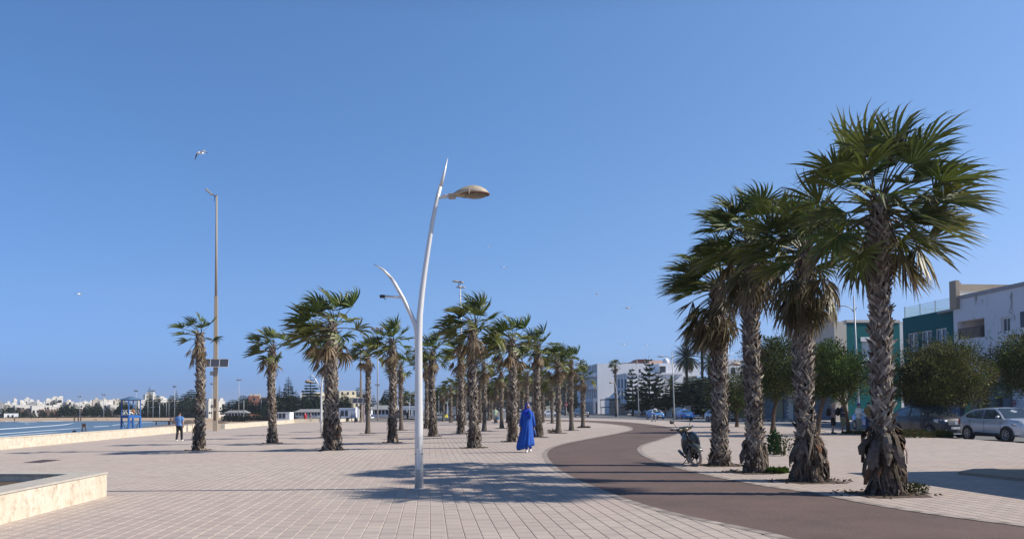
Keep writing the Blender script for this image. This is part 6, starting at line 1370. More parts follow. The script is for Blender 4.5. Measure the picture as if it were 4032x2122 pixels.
    for s in (-1, 1):
        q = MB(); q.ell((s*(hw+.06), -.215*L, bl+.13), (.09, .07, .065), 10, 7); q.build('mirror', paint if not roof else roof, t, smooth=True)
        for x in (.02, -.20): q = MB(); q.ell((s*(hw-.004), -x*L, bl-.07), (.018, .085, .018), 8, 5); q.build('door_handle', paint, t, smooth=True)
        for x in (.235, -.03, -.27): q = MB(); q.box(s*hw*1.0-.004, s*hw*1.0+.004, -x*L-.004, -x*L+.004, gc+.15, bl-.03); q.build('door_seam', 'trim_black', t)
        q = MB(); rs = []
        for x, a_, b_, w_ in ((.492, .72, .80, .60), (.47, .70, .86, .78), (.43, .72, .88, .905), (.39, .76, .86, .945)): rs.append([(s*w_*hw*1.012, -x*L-.01, hood*a_*.98), (s*w_*hw*1.012, -x*L-.012, hood*b_*1.02), (s*(w_*hw-.12), -x*L-.012, hood*b_*1.03), (s*(w_*hw-.12), -x*L, hood*a_)])
        q.rings(rs); q.build('headlight', 'headlamp', t, smooth=True)
        q = MB(); x = -.478; q.box(s*hw*.66 if s > 0 else -hw*.90, hw*.90 if s > 0 else -hw*.66, .478*L, .503*L, bl*.78, bl*1.05 if style != 'sedan' else bl*.98); q.build('tail_light', 'tail_red', t, bevel=.03)
    q = MB(); q.box(-hw*.50, hw*.50, -.508*L, -.48*L, hood*.60, hood*.78); q.build('grille', 'trim_black', t, bevel=.02)
    q = MB()
    for k in range(3): q.box(-hw*.48, hw*.48, -.511*L, -.506*L, hood*(.63+.05*k), hood*(.645+.05*k))
    q.build('grille_bars', 'chrome' if emblem else 'pole_grey', t)
    if emblem: q = MB(); q.prism([(-.09, hood*.78), (.09, hood*.78), (.06, hood*.64), (-.06, hood*.64)], .012, Matrix.Translation((0, -.515*L, 0))); q.build('emblem', 'chrome', t)
    q = MB(); q.box(-hw*.66, hw*.66, -.503*L, -.47*L, .26, .44); q.build('lower_grille', 'trim_black', t, bevel=.02)
    if emblem: q = MB(); q.box(-hw*.7, hw*.7, -.512*L, -.49*L, .20, .25); q.build('skid_plate', 'chrome', t, bevel=.01)
    for d, z in ((-1, .47), (1, bl*.72 if style != 'sedan' else .60)):
        q = MB(); q.box(-.26, .26, d*.512*L-.01, d*.512*L+.01, z, z+.11); pl = q.build('number_plate', 'plate', t)
        if plate and d < 0:
            q = MB()
            for k, ch in enumerate(plate):
                x0 = -.23+k*.062
                seg = {'1': 'bc', '3': 'abgcd', '5': 'afgcd', '6': 'afgecd', '0': 'abcdef', '|': 'x', 'A': 'abcefg', ' ': ''}[ch]
                for g_ in seg:
                    bx = {'a': (0, .036, .072, .08), 'g': (0, .036, .036, .044), 'd': (0, .036, 0, .008), 'f': (0, .008, .04, .08), 'b': (.028, .036, .04, .08), 'e': (0, .008, 0, .04), 'c': (.028, .036, 0, .04), 'x': (.014, .020, -.005, .085)}[g_]
                    q.box(x0+bx[0], x0+bx[1], d*.512*L-.0125, d*.512*L-.0105, z+.015+bx[2], z+.015+bx[3])
            q.build('plate_digits', 'trim_black', pl)
    if sign: q = MB(); q.box(-.22, .22, -.08, .08, zt+.03, zt+.15); q.build('taxi_sign', 'white_paint', t, bevel=.02)
    if dooropen:
        q = MB(); T = Matrix.Translation((-(hw-.02), -.23*L, 0)) @ Matrix.Rotation(rad(62), 4, 'Z') @ Matrix.Translation((0, 0, 0)); q.box(-.03, .03, 0, 1.0, gc+.05, bl, T); d_ = q.build('door', paint, t, bevel=.02)
        q = MB(); q.tube([T @ Vector((0, .02, bl)), T @ Vector((0, .35, zt-.1)), T @ Vector((0, .9, zt-.1)), T @ Vector((0, 1.0, bl))], .025, 6); q.build('door_frame', 'trim_black', d_)
    return t
def XY(px, Y): q = P(px, 1650, Y); return (q.x, q.y)
# heading angle 0 = nose toward the camera (-Y); the model is built nose to -Y
car('silver crossover with black sills at the right edge, seen from its right side', (22.95, 36.6), rad(5), 'silver_car', 'suv', 4.12, 1.78, 1.57, clad=True)
car('dark grey car facing the camera behind the widest bushy tree, chrome grille', (22.6, 42.6), rad(6), 'dark_car', 'suv', 4.5, 1.78, 1.68, plate='A5 | 6', emblem=True)
car('blue car with white roof sign parked behind the four standing people', (26.6, 57.5), rad(4), 'light_taxi', 'hatch', 4.0, 1.72, 1.5, sign=True, roof=None)
car('bright blue taxi hatchback with white roof driving toward the camera behind two bollards', XY(2580, 121), rad(12), 'taxi_blue', 'hatch', 3.9, 1.7, 1.5, alloy=False, sign=True, roof='white_car')
car('blue taxi saloon seen from behind with its right door open', XY(2694, 118), rad(183), 'taxi_blue', 'sedan', 4.3, 1.72, 1.47, alloy=False, sign=True, dooropen=True)
car('white car half hidden behind the first big palm trunk', XY(2836, 96), rad(28), 'white_car', 'hatch', 4.1, 1.76, 1.5)
car('black off-road car parked at the far kerb, left of the blue hatchback', XY(2509, 186), rad(10), 'black_car', 'suv', 4.6, 1.9, 1.85, alloy=False)
car('grey hatchback parked in front of the black off-road car', XY(2523, 178), rad(14), 'grey_car', 'hatch', 4.0, 1.7, 1.5, alloy=False)
car('white saloon seen side-on between the palms right of the woman in blue', XY(2165, 182), rad(92), 'white_car', 'sedan', 4.4, 1.72, 1.45, alloy=False)
car('white car behind the head of the woman in blue', XY(2052, 196), rad(70), 'white_car', 'hatch', 4.0, 1.7, 1.5, alloy=False)
car('silver-grey car with bright lamps beyond the last smooth-footed palm', XY(2290, 166), rad(20), 'grey_car', 'suv', 4.3, 1.8, 1.7, alloy=False)
car('small grey parked car beyond the no-entry sign', XY(2216, 240), rad(30), 'grey_car', 'hatch', 3.9, 1.7, 1.5, alloy=False)
car('white car behind the palm left of the silver-grey car', XY(2130, 215), rad(80), 'white_car', 'hatch', 4.0, 1.7, 1.5, alloy=False)
# ================================================================ BUILDINGS
def blk(mb, c, w_, d, z0, z1, T=None):
    mb.box(c[0]-w_/2, c[0]+w_/2, c[1], c[1]+d, z0, z1, T)
def house(px0, px1, yt, Y, label, rz=0, depth=8, m='white_plaster', yb=1648, win=None, name='white_house', group=None, parapet=.35, z0=None, winm='dark_window', roofm=None, frame=False, cat='building', wh=1.3, ww=.9, tank=False):
    a = P(px0, yb, Y); b = P(px1, yb, Y); zt = P((px0+px1)/2, yt, Y).z; zb = a.z if z0 is None else z0
    wd = (b.x-a.x)/max(.3, cos(rz)) if rz == 0 else (b.x-a.x)/(cos(rz)+.0)*.9
    cx_ = (a.x+b.x)/2; t = thing(name, label, cat, (cx_, Y, zb), rz, group)
    h = zt-zb; q = MB(); q.box(-wd/2, wd/2, 0, depth, -1, h-parapet); q.build('wall', m, t)
    q = MB(); e = .06
    q.box(-wd/2-e, wd/2+e, -e, .25, h-parapet, h); q.box(-wd/2-e, wd/2+e, depth-.25, depth+e, h-parapet, h); q.box(-wd/2-e, -wd/2+.25, .25, depth-.25, h-parapet, h); q.box(wd/2-.25, wd/2+e, .25, depth-.25, h-parapet, h); q.build('parapet', roofm or m, t)
    if tank:
        for k in range(2): x = RND.uniform(-wd*.35, wd*.3); y = RND.uniform(1.5, depth-2.5); q = MB(); q.box(x, x+RND.uniform(1, 2.4), y, y+1.8, h-parapet, h+RND.uniform(.5, 1.5)); q.build('roof_room', m, t)
        for k in range(RND.randint(2, 5)): x = RND.uniform(-wd*.44, wd*.44); z = RND.choice((.35, .6, .8))*h; q = MB(); q.box(x-.35, x+.35, -.045, .015, z-.5, z+.5); q.build('window', winm, t)
        x = RND.uniform(1.5, depth-1.5); q = MB(); q.box(wd/2-.01, wd/2+.04, x-.5, x+.5, h*.55, h*.75); q.build('window', winm, t)
    for (fx, fz) in win or []:
        x = -wd/2+fx*wd; z = fz*h; q = MB()
        if frame: q.box(x-ww/2-.12, x+ww/2+.12, -.05, .0, z-wh/2-.12, z+wh/2+.12); f = q.build('window', 'white_frame', t); q = MB(); q.box(x-ww/2, x+ww/2, -.058, -.045, z-wh/2, z+wh/2); q.build('pane', winm, f)
        else: q.box(x-ww/2, x+ww/2, -.04, .02, z-wh/2, z+wh/2); q.build('window', winm, t)
    return t
RT = rad(34)
tw = [(-20, 16, 1586, 470, 'grey block at the far left edge of the old town', [(.5, .5)], 'grey_plaster'), (12, 34, 1592, 440, 'low white house at the far left edge of the town', [], None),
 (16, 60, 1588, 480, 'flat white house near the left edge behind the low pine', [(.3, .6)], None), (54, 64, 1576, 520, 'small white minaret-like turret at far left', [], None),
 (28, 72, 1594, 430, 'wide white house with two square windows, left of the clock tower', [(.2, .72), (.5, .72)], None), (66, 116, 1593, 430, 'long white house with a row of dark windows below the clock tower', [(.2, .7), (.33, .7), (.5, .7)], None),
 (80, 96, 1583, 500, 'pale house just left of the clock tower', [], None), (97, 110, 1569, 490, 'slim white clock tower of the old town', [(.5, .8)], None), (108, 121, 1579, 485, 'white house right of the clock tower', [(.5, .6)], None), (118, 134, 1585, 475, 'grey shaded house right of the clock tower', [], 'grey_plaster'),
 (110, 134, 1606, 428, 'low pale wall block above the rampart', [], 'cream_plaster'), (134, 195, 1595, 426, 'long white building with five evenly spaced windows on the rampart', [(.1, .55), (.3, .55), (.5, .55), (.7, .55), (.9, .6)], None),
 (130, 150, 1583, 480, 'white house behind the five-window building', [(.5, .75)], None), (150, 182, 1588, 470, 'low white roofs behind the five-window building', [], None), (181, 194, 1577, 440, 'white house with one arched window left of the tall white tower', [(.5, .8)], None), (192, 215, 1574, 450, 'white building stepped up beside the tall white tower', [(.2, .7), (.5, .5), (.8, .8)], None),
 (205, 226, 1569, 455, 'white block behind the tall white tower', [], None), (226, 245, 1565, 445, 'tall square white tower with arched windows, highest of the old town', [(.35, .83), (.6, .83)], None), (196, 232, 1600, 428, 'white building with a row of four little dark windows', [(.1, .45), (.25, .45), (.4, .45), (.7, .45)], None),
 (262, 288, 1580, 450, 'white house with a long terrace opening right of the tall white tower', [(.5, .88)], None), (285, 312, 1591, 440, 'white house behind the pine right of the tower', [(.4, .5)], None), (300, 345, 1588, 432, 'plain white house with blue twin windows', [(.45, .5), (.6, .5)], None), (322, 334, 1580, 460, 'small white rooftop house with a dark opening', [(.5, .85)], None), (340, 372, 1583, 470, 'white roofs right of the twin-window house', [(.3, .8)], None),
 (370, 425, 1573, 460, 'large beige flat-roofed building, widest of the town', [(.2, .75)], 'beige_plaster'), (398, 440, 1578, 440, 'white house before the large beige building', [(.4, .7)], None), (435, 470, 1579, 465, 'beige house with dark openings right of the large beige building', [(.3, .8), (.6, .8)], 'beige_plaster'), (455, 485, 1577, 450, 'pale house just left of the blue lifeguard tower', [], 'beige_plaster'), (440, 500, 1592, 436, 'low white house behind the pines left of the lifeguard tower', [(.3, .6)], None),
 (546, 585, 1577, 430, 'white house seen between the lifeguard tower and the tallest pine', [(.4, .3)], None), (574, 612, 1552, 440, 'white tower house behind the tallest pointed pine', [(.5, .8)], None), (612, 670, 1572, 440, 'white building between the two flat-topped pines', [(.3, .75), (.6, .75)], None), (628, 650, 1567, 445, 'small white rooftop block between the two flat-topped pines', [], None), (668, 700, 1580, 430, 'white house behind the man in the blue shirt', [(.5, .7)], None), (700, 770, 1575, 430, 'white house behind the leftmost palm', [(.5, .7)], None),
 (822, 846, 1578, 380, 'white house left behind the concrete pole', [(.5, .7)], None), (862, 884, 1578, 390, 'white house with a chimney right of the concrete pole', [(.7, .75)], None)]
for k, a in enumerate(tw): house(a[0], a[1], a[2], a[3], a[4], RT*(.9+.2*RND.random()), 9, a[6] or 'town_plaster', 1650, a[5], 'white_house', 'white houses of the old town', wh=1.5, ww=1.1, tank=True)
for a in [(8, 40, 1640, 405), ]: pass
house(22, 66, 1627, 402, 'small bright white villa by the water at far left', RT, 7, 'white_plaster', 1649, [(.3, .5), (.6, .5)], 'white_house', 'white houses of the old town')
house(-30, 24, 1630, 404, 'long grey-roofed beach restaurant at the left edge', rad(10), 8, 'grey_plaster', 1650, [(.3, .4), (.6, .4)], 'beach_restaurant')
# crenellated rampart
a = P(60, 1648, 425); b = P(345, 1648, 425); t = thing('rampart', 'long pinkish-brown crenellated rampart wall in front of the old town', 'wall', (a.x, 425, -2.3), rad(0)); Lr = b.x-a.x; zt = P(200, 1618, 425).z+2.3
q = MB(); q.box(0, Lr, 0, 1.5, -1, zt); k = 0
while k*1.6 < Lr-1: q.box(k*1.6, k*1.6+.95, 0, .6, zt, zt+1.1); k += 1
q.build('rampart_wall', 'rampart', t)
# dark hedge along the head of the beach
q = MB(); R = random.Random(9)
def hedge_band(x0, x1, y0, Y0, Y1, n, h, sz):
    for k in range(n):
        f = R.random(); x = x0+(x1-x0)*f; Y = Y0+(Y1-Y0)*f; g_ = P(x, y0, Y); p = Vector((g_.x, g_.y+R.uniform(-2, 2), -2.2+h*R.random())); e = Vector((R.uniform(-1, 1), R.uniform(-1, 1), R.uniform(0, 1))).normalized(); s_ = e.cross(Vector((R.random(), R.random(), R.random()))).normalized(); q.cc = R.choice([(.03, .04, .02), (.045, .05, .025), (.06, .05, .035)]); q.Fc(q.V(p-s_*sz*.3), q.V(p+e*sz*.5-s_*sz*.4), q.V(p+e*sz), q.V(p+e*sz*.5+s_*sz*.4))
hedge_band(-40, 560, 1648, 402, 398, 2600, 1.6, .9); hedge_band(560, 820, 1645, 392, 388, 1600, 3.0, 1.2); hedge_band(880, 1190, 1645, 288, 285, 1600, 1.8, 1.0)
o = q.build('beach_scrub', 'needle', None, cols=True); o['kind'] = 'stuff'; tag(o, 'dark scrub along the head of the far beach', 'scrub')
# middle distance
house(978, 1022, 1558, 330, 'red building with a white roof room, left of the second palm', rad(20), 12, 'red_wall', 1645, [(.5, .85)], 'red_building')
house(985, 1026, 1552, 336, 'cream roof storey on top of the red building', rad(20), 8, 'cream_plaster', 1560, [(.3, .4)], 'roof_room')
house(985, 1180, 1563, 345, 'long dark grey apartment block behind the pines, rows of shaded windows', rad(-4), 12, 'grey_plaster', 1645, [(x/10+.05, z) for x in range(10) for z in (.25, .5, .8)], 'apartment_block', wh=3, ww=2)
house(1182, 1215, 1546, 340, 'white roof block between the two big pines', rad(15), 8, 'white_plaster', 1565, [], 'white_house')
house(1240, 1290, 1545, 330, 'cream building behind the huge ragged pine', RT, 10, 'cream_plaster', 1640, [(.3, .8), (.6, .8), (.3, .5), (.6, .5)], 'apartment_block', wh=1.2, ww=.9)
house(1336, 1404, 1538, 350, 'cream four-storey hotel with three columns of small windows, right of the thickest palm', rad(22), 12, 'cream_plaster', 1640, [(x, z) for x in (.16, .5, .82) for z in (.22, .46, .7, .9)][:12], 'hotel', wh=1.2, ww=.9)
house(1392, 1418, 1563, 345, 'cream stepped annex on the right of the cream hotel', rad(22), 10, 'cream_plaster', 1640, [(.5, .6)], 'hotel_annex')
# rooftop letters
p = P(1409, 1552, 343); t = thing('rooftop_letters', 'white rooftop letters reading Med beside the cream hotel', 'sign', p, 0)
for k, ch in enumerate(('M', 'é', 'd')):
    fc = bpy.data.curves.new('letter', 'FONT'); fc.body = ch; fc.size = 2.6; fc.extrude = .08; fo = bpy.data.objects.new('letter', fc); scn.collection.objects.link(fo)
    dg_ = bpy.context.evaluated_depsgraph_get(); dg_.update(); me = bpy.data.meshes.new_from_object(fo.evaluated_get(dg_)); me.materials.clear(); me.materials.append(M['white_paint']); bpy.data.objects.remove(fo)
    o = bpy.data.objects.new('letter', me); scn.collection.objects.link(o); o.parent = t; o.rotation_euler = (pi/2, 0, 0); o.location = ((0, 2.0, 3.3)[k]*.82, 0, 0)
q = MB(); q.tube([(-.3, .1, -.05), (4.3, .1, -.05)], .08, 4); q.tube([(0, .1, -.05), (0, .1, -6)], .08, 4); q.tube([(4, .1, -.05), (4, .1, -6)], .08, 4); q.build('letter_frame', 'pole_grey', t)
def pavilion(px0, px1, yt, yb, Y, label, name='cafe_pavilion', m='white_plaster', rz=0, n=8, d=7, hip=.35):
    a = P(px0, yb, Y); b = P(px1, yb, Y); h = P(px0, yt, Y).z-a.z; wd = b.x-a.x; t = thing(name, label, 'café' if 'cafe' in name else 'building', ((a.x+b.x)/2, Y, a.z), rz)
    q = MB(); q.box(-wd/2+.3, wd/2-.3, 1.5, d, 0, h*.62); q.build('wall', 'dark_window', t)
    q = MB(); e = .4; lo = [(-wd/2-e, -e, h*.64), (wd/2+e, -e, h*.64), (wd/2+e, d, h*.64), (-wd/2-e, d, h*.64)]; hi = [(-wd/2+wd*.15*hip*2, d*.4, h), (wd/2-wd*.15*hip*2, d*.4, h), (wd/2-wd*.15*hip*2, d*.6, h), (-wd/2+wd*.15*hip*2, d*.6, h)]; q.rings([[(x, y, z-.15) for x, y, z in lo], lo, hi]); q.build('roof', 'roof_grey', t)
    for k in range(n+1): q = MB(); x = -wd/2+.1+(wd-.2)*k/n; q.box(x-.09, x+.09, 0, .18, 0, h*.63); q.build('column', m, t)
    q = MB(); q.box(-wd/2, wd/2, .25, .35, 0, h*.22); q.build('low_wall', m, t); return t
mat('roof_grey', (.30, .30, .30), .8, var=.3, scale=1)
pavilion(1163, 1262, 1610, 1642, 230, 'low restaurant pavilion with grey roof and white columns behind the strolling couple')
pavilion(1458, 1560, 1595, 1641, 190, 'café with a wide grey roof, white awnings and dark glass front between the middle palms', n=7)
pavilion(885, 960, 1615, 1642, 300, 'blue-grey beach café with low roof right of the concrete pole', n=6)
house(1575, 1650, 1598, 200, 'white café annex left of the silver lamp', 0, 6, 'white_plaster', 1641, [(.25, .4), (.5, .4), (.8, .4)], 'cafe_annex', wh=1.4, ww=.8)
house(1335, 1400, 1605, 210, 'low white snack bar right of the thickest palm', 0, 6, 'white_plaster', 1641, [(.2, .4), (.45, .4)], 'snack_bar', wh=1.4, ww=.8)
house(1415, 1460, 1602, 205, 'small white kiosk behind the white frame', 0, 5, 'white_plaster', 1641, [(.5, .5)], 'snack_bar')
house(1488, 1510, 1575, 330, 'white house between the middle palms above the café roof', 0, 8, 'white_plaster', 1640, [], 'white_house')
house(1066, 1140, 1622, 262, 'small white arcade with columns under the pines', 0, 5, 'white_plaster', 1643, [(.15, .4), (.3, .4), (.5, .4), (.7, .4)], 'arcade', wh=2, ww=1)
house(1758, 1800, 1600, 240, 'grey windowless block behind the far white lamp', 0, 6, 'grey_plaster', 1640, [], 'utility_block')
house(1720, 1800, 1583, 420, 'pale long roof glimpsed under the wooded rise', 0, 10, 'beige_plaster', 1640, [], 'pale_building')
# ---------- right hand street, facades parallel to the road
RZ = AX
def uvbox(q, u0, u1, v0, v1, z0, z1):
    c = [UV(u0, v0), UV(u1, v0), UV(u1, v1), UV(u0, v1)]; lo = [q.V((p.x, p.y, z0)) for p in c]; hi = [q.V((p.x, p.y, z1)) for p in c]; q.Fc(*lo); q.Fc(*hi[::-1])
    for k in range(4): q.Fc(lo[k], hi[k], hi[(k+1) % 4], lo[(k+1) % 4])
class UVB:
    """one building whose parts are boxes in street coordinates"""
    def __init__(s, name, label, u, v, cat='building', group=None): s.o = UV(u, v); s.t = thing(name, label, cat, s.o, 0, group)
    def part(s, nm, m, boxes, parent=None, bevel=0):
        if nm in ('balustrade_post', 'canopy_post', 'vent', 'shop_opening', 'pane', 'chimney_post') and len(boxes) > 1:
            return [s.part(nm, m, [b], parent) for b in boxes][0]
        q = MB()
        for b in boxes: uvbox(q, *b)
        q.v = [(x-s.o.x, y-s.o.y, z) for x, y, z in q.v]; return q.build(nm, m, parent or s.t, bevel=bevel)
def fu(px, v, py=1600): return onV(px, py, v)[0]
def fz(px, py, v): return onV(px, py, v)[1]
# old white building with the loggia
V0 = 47.0; uL = fu(3763, V0); uR = fu(4300, V0); hT = fz(3763, 1182, V0)
B = UVB('old_white_building', 'peeling white corner building with a shaded loggia and iron balcony at the right edge', uL, V0)
la, lb = fu(3777, V0), fu(3885, V0); zl0, zl1 = fz(3830, 1332, V0), fz(3830, 1258, V0); g0 = 3.6
wa, wb = fu(3951, V0), fu(3986, V0); zw0, zw1 = fz(3968, 1306, V0), fz(3968, 1246, V0)
B.part('wall', 'old_plaster', [(la, uL, V0, V0+.4, g0, hT), (lb, la, V0, V0+.4, g0, zl0), (lb, la, V0, V0+.4, zl1, hT), (wa, lb, V0, V0+.4, g0, hT), (wb, wa, V0, V0+.4, g0, zw0), (wb, wa, V0, V0+.4, zw1, hT), (uR, wb, V0, V0+.4, g0, hT), (uR, uL, V0+.4, V0+.6, zl0-.2, zl0), (lb-.3, lb-.05, V0+.4, V0+3, zl0, zl1+.5), (lb-.3, la+.3, V0+2.6, V0+2.9, zl0, zl1+.5), (lb-.3, la+.3, V0+.4, V0+2.6, zl1+.2, zl1+.5), (uL-.3, uL, V0+.4, V0+13, g0, hT), (uR, uL-.3, V0+.41, V0+13, hT-.6, hT-.3)])
B.part('cornice', 'grey_plaster', [(uR, uL+.05, V0-.12, V0+.3, hT, hT+.32)])
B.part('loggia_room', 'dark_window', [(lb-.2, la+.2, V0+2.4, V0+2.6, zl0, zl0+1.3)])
zt2 = fz(3763, 1122, V0)
B.part('roof_wall', 'sunny_plaster', [(uL-.25, uL+.02, V0+.02, V0+16, hT+.33, zt2-.5)]); B.part('roof_coping', 'concrete', [(uL-.32, uL+.09, V0-.05, V0+16, zt2-.5, zt2+.1)]); B.part('chimney_post', 'concrete', [(uL-.9, uL-.02, V0-.35, V0+.015, hT-.8, zt2+.35), (uL-.02, uL+.5, V0+.45, V0+.8, hT+.4, zt2+.3)]); B.part('ledge', 'grey_plaster', [(uL, uL+2.2, V0-.05, V0+.35, hT-.9, hT-.7)])
rl = B.part('balcony_railing', 'trim_black', [(lb, la, V0+.05, V0+.09, zl0+.95, zl0+1.0), (lb, la, V0+.05, V0+.09, zl0+.1, zl0+.14)]+[(lb+k*(la-lb)/24, lb+k*(la-lb)/24+.05, V0+.05, V0+.08, zl0+.1, zl0+.95) for k in range(24)])
f = B.part('window', 'white_frame', [(wb+.05, wa-.05, V0+.15, V0+.2, zw0, zw1)]); B.part('pane', 'dark_window', [(wb+.15, wb+(wa-wb)*.45, V0+.13, V0+.149, zw0+.1, zw1-.15), (wb+(wa-wb)*.55, wa-.15, V0+.13, V0+.149, zw0+.1, zw1-.15)], f)
B.part('window', 'dark_window', [(fu(4055, V0), fu(4028, V0), V0-.03, V0+.02, zw0+.2, zw1+.2)])
# ground floor: pillars, dark shop fronts
gf = []
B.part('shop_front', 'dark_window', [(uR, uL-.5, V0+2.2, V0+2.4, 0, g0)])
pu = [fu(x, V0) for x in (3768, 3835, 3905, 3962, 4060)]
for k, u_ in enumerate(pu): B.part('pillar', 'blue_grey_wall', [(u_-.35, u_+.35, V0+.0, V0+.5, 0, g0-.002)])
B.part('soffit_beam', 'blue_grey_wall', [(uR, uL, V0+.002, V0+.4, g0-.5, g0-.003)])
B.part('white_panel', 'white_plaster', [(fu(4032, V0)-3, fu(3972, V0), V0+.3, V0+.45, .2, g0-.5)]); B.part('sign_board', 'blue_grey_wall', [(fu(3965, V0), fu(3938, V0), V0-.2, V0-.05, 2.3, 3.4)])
# round red emblem on the wall
uu, zz = onV(3994, 1586, V0-.04); p = UV(uu, V0-.05); t = thing('round_emblem', 'dark red ring with a cross inside, on the white shop panel at the right', 'sign', (p.x, p.y, zz), AX-pi/2)
q = MB(); rs = [[(r_*cos(2*pi*k/28), y_, r_*1.18*sin(2*pi*k/28)) for k in range(28)] for r_, y_ in ((.19, -.03), (.24, -.03), (.24, .0), (.19, 0))]; q.rings(rs+[rs[0]], cap=False); mat('dark_red', (.22, .02, .025), .6); q.build('ring', 'dark_red', t); q = MB(); q.box(-.19, .19, -.025, -.005, -.035, .035); q.box(-.035, .035, -.026, -.004, -.22, .22); q.lathe([(.07, -.03), (.07, .0)], 12, Matrix.Rotation(rad(90), 4, 'X')); q.build('cross', 'dark_red', t)
# green awning
mat('awning_green', (.01, .19, .10), .7, var=.2, scale=3); B2 = UVB('green_awning', 'sloping green shop awning under the peeling white building', fu(3895, V0), V0, 'awning')
q = MB(); ua, ub = fu(3935, V0-.05), fu(3855, V0-.05); pts = [UV(ua, V0-.05, 4.3), UV(ub, V0-.05, 4.3), UV(ub, V0-2.0, 3.45), UV(ua, V0-2.0, 3.45)]; pts = [p-B2.o for p in pts]; lo = [p-Vector((0, 0, .05)) for p in pts]; i = [q.V(p) for p in pts]; j = [q.V(p) for p in lo]; q.Fc(*i); q.Fc(*j[::-1])
for k in range(4): q.Fc(i[k], j[k], j[(k+1) % 4], i[(k+1) % 4])
q.build('canopy', 'awning_green', B2.t); B2.part('valance', 'awning_green', [(ua, ub, V0-2.03, V0-1.99, 3.15, 3.46)])
# teal building with glass balustrade
V1 = 47.5; u0, u1 = uL+.05, fu(3562, V1); hT1 = fz(3763, 1213, V1)
B = UVB('teal_building', 'dark teal building with white-framed windows and a glass roof balustrade', u0, V1)
wins = [(fu(3622, V1), fu(3580, V1)), (fu(3676, V1), fu(3634, V1)), (fu(3735, V1), fu(3690, V1))]; zw1 = fz(3712, 1292, V1); zw0 = zw1-2.2
bx = [(u0, u1, V1, V1+12, -.1, zw0), (u0, u1, V1, V1+12, zw1, hT1)]; prev = u0
for a, b in reversed(wins): bx.append((prev, a, V1, V1+12, zw0, zw1)); bx.append((a, b, V1+.35, V1+12, zw0, zw1)); prev = b
bx.append((prev, u1, V1, V1+12, zw0, zw1)); B.part('wall', 'teal_paint', bx)
for a, b in wins:
    m_ = (a+b)/2; f = B.part('window', 'white_frame', [(a, b, V1+.10, V1+.16, zw1-.1, zw1), (a, b, V1+.10, V1+.16, zw0, zw0+.1), (a, a+.1, V1+.10, V1+.16, zw0+.1, zw1-.1), (b-.1, b, V1+.10, V1+.16, zw0+.1, zw1-.1), (m_-.07, m_+.07, V1+.10, V1+.16, zw0+.1, zw1-.1)]); B.part('pane', 'window_glass', [(a+.1, b-.1, V1+.17, V1+.2, zw0+.1, zw1-.1)], f)
m_, tt, b_, L_, N_ = nodes_of('clear_glass'); b_.inputs['Base Color'].default_value = (.75, .9, .88, 1); b_.inputs['Roughness'].default_value = .05; b_.inputs['Alpha'].default_value = .28
B.part('glass_balustrade', 'clear_glass', [(u0+.3, u1-.1, V1+.10, V1+.12, hT1+.02, hT1+1.1), (u1-.12, u1-.1, V1+.12, V1+8, hT1+.02, hT1+1.1)]); B.part('balustrade_post', 'pole_grey', [(u_, u_+.08, V1+.13, V1+.2, hT1, hT1+1.15) for u_ in (u0+.4, fu(3687, V1), fu(3627, V1), u1-.2)])
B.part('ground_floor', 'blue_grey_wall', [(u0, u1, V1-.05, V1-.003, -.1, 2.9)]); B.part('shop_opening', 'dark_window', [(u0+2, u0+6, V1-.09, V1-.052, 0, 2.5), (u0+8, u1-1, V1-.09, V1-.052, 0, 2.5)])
# teal end wall block (faces the camera)
uB = fu(3290, 47); hB = fz(3290, 1258, 47); vB = onU(3545, 1400, uB)[0]; vt = onU(3334, 1400, uB)[0]
B = UVB('teal_end_block', 'block with a bright teal end wall and a grey plaster corner, behind the street light', uB, 47)
va, vb_ = onU(3394, 1400, uB)[0], onU(3452, 1400, uB)[0]; za, zb_ = CAM_H+ray(3400, 1438).z/((-ray(3400, 1438).x*SA+ray(3400, 1438).y*CA))*uB, CAM_H+ray(3400, 1342).z/((-ray(3400, 1342).x*SA+ray(3400, 1342).y*CA))*uB
B.part('wall', 'teal_paint', [(uB, uB+10, vt, va, 0, hB-.3), (uB, uB+10, vb_, vB, 0, hB-.3), (uB+1.5, uB+10, va, vb_, 0, hB-.3), (uB, uB+1.5, va, vb_, zb_, hB-.3), (uB, uB+1.5, va, vb_, 0, za)])
B.part('plaster_corner', 'beige_plaster', [(uB-.05, uB+12, 47, vt, 0, hB-.2)]); B.part('roof_edge', 'beige_plaster', [(uB-.12, uB+10, vt+.002, vB, hB-.295, hB)])
f = B.part('window', 'white_frame', [(uB-.06, uB+.3, va-.15, vb_+.1, zb_-.05, zb_+.45), (uB+1.3, uB+1.4, va, vb_, za+.9, zb_-.1)]); B.part('pane', 'dark_window', [(uB+1.22, uB+1.28, va+.5, va+1.1, za, zb_-.15)], f); B.part('balcony_glass', 'clear_glass', [(uB+.02, uB+.05, va, vb_, za, za+1.0)]); B.part('balcony_slab', 'white_plaster', [(uB-.5, uB-.001, va-.2, vb_+.2, za-.25, za)])
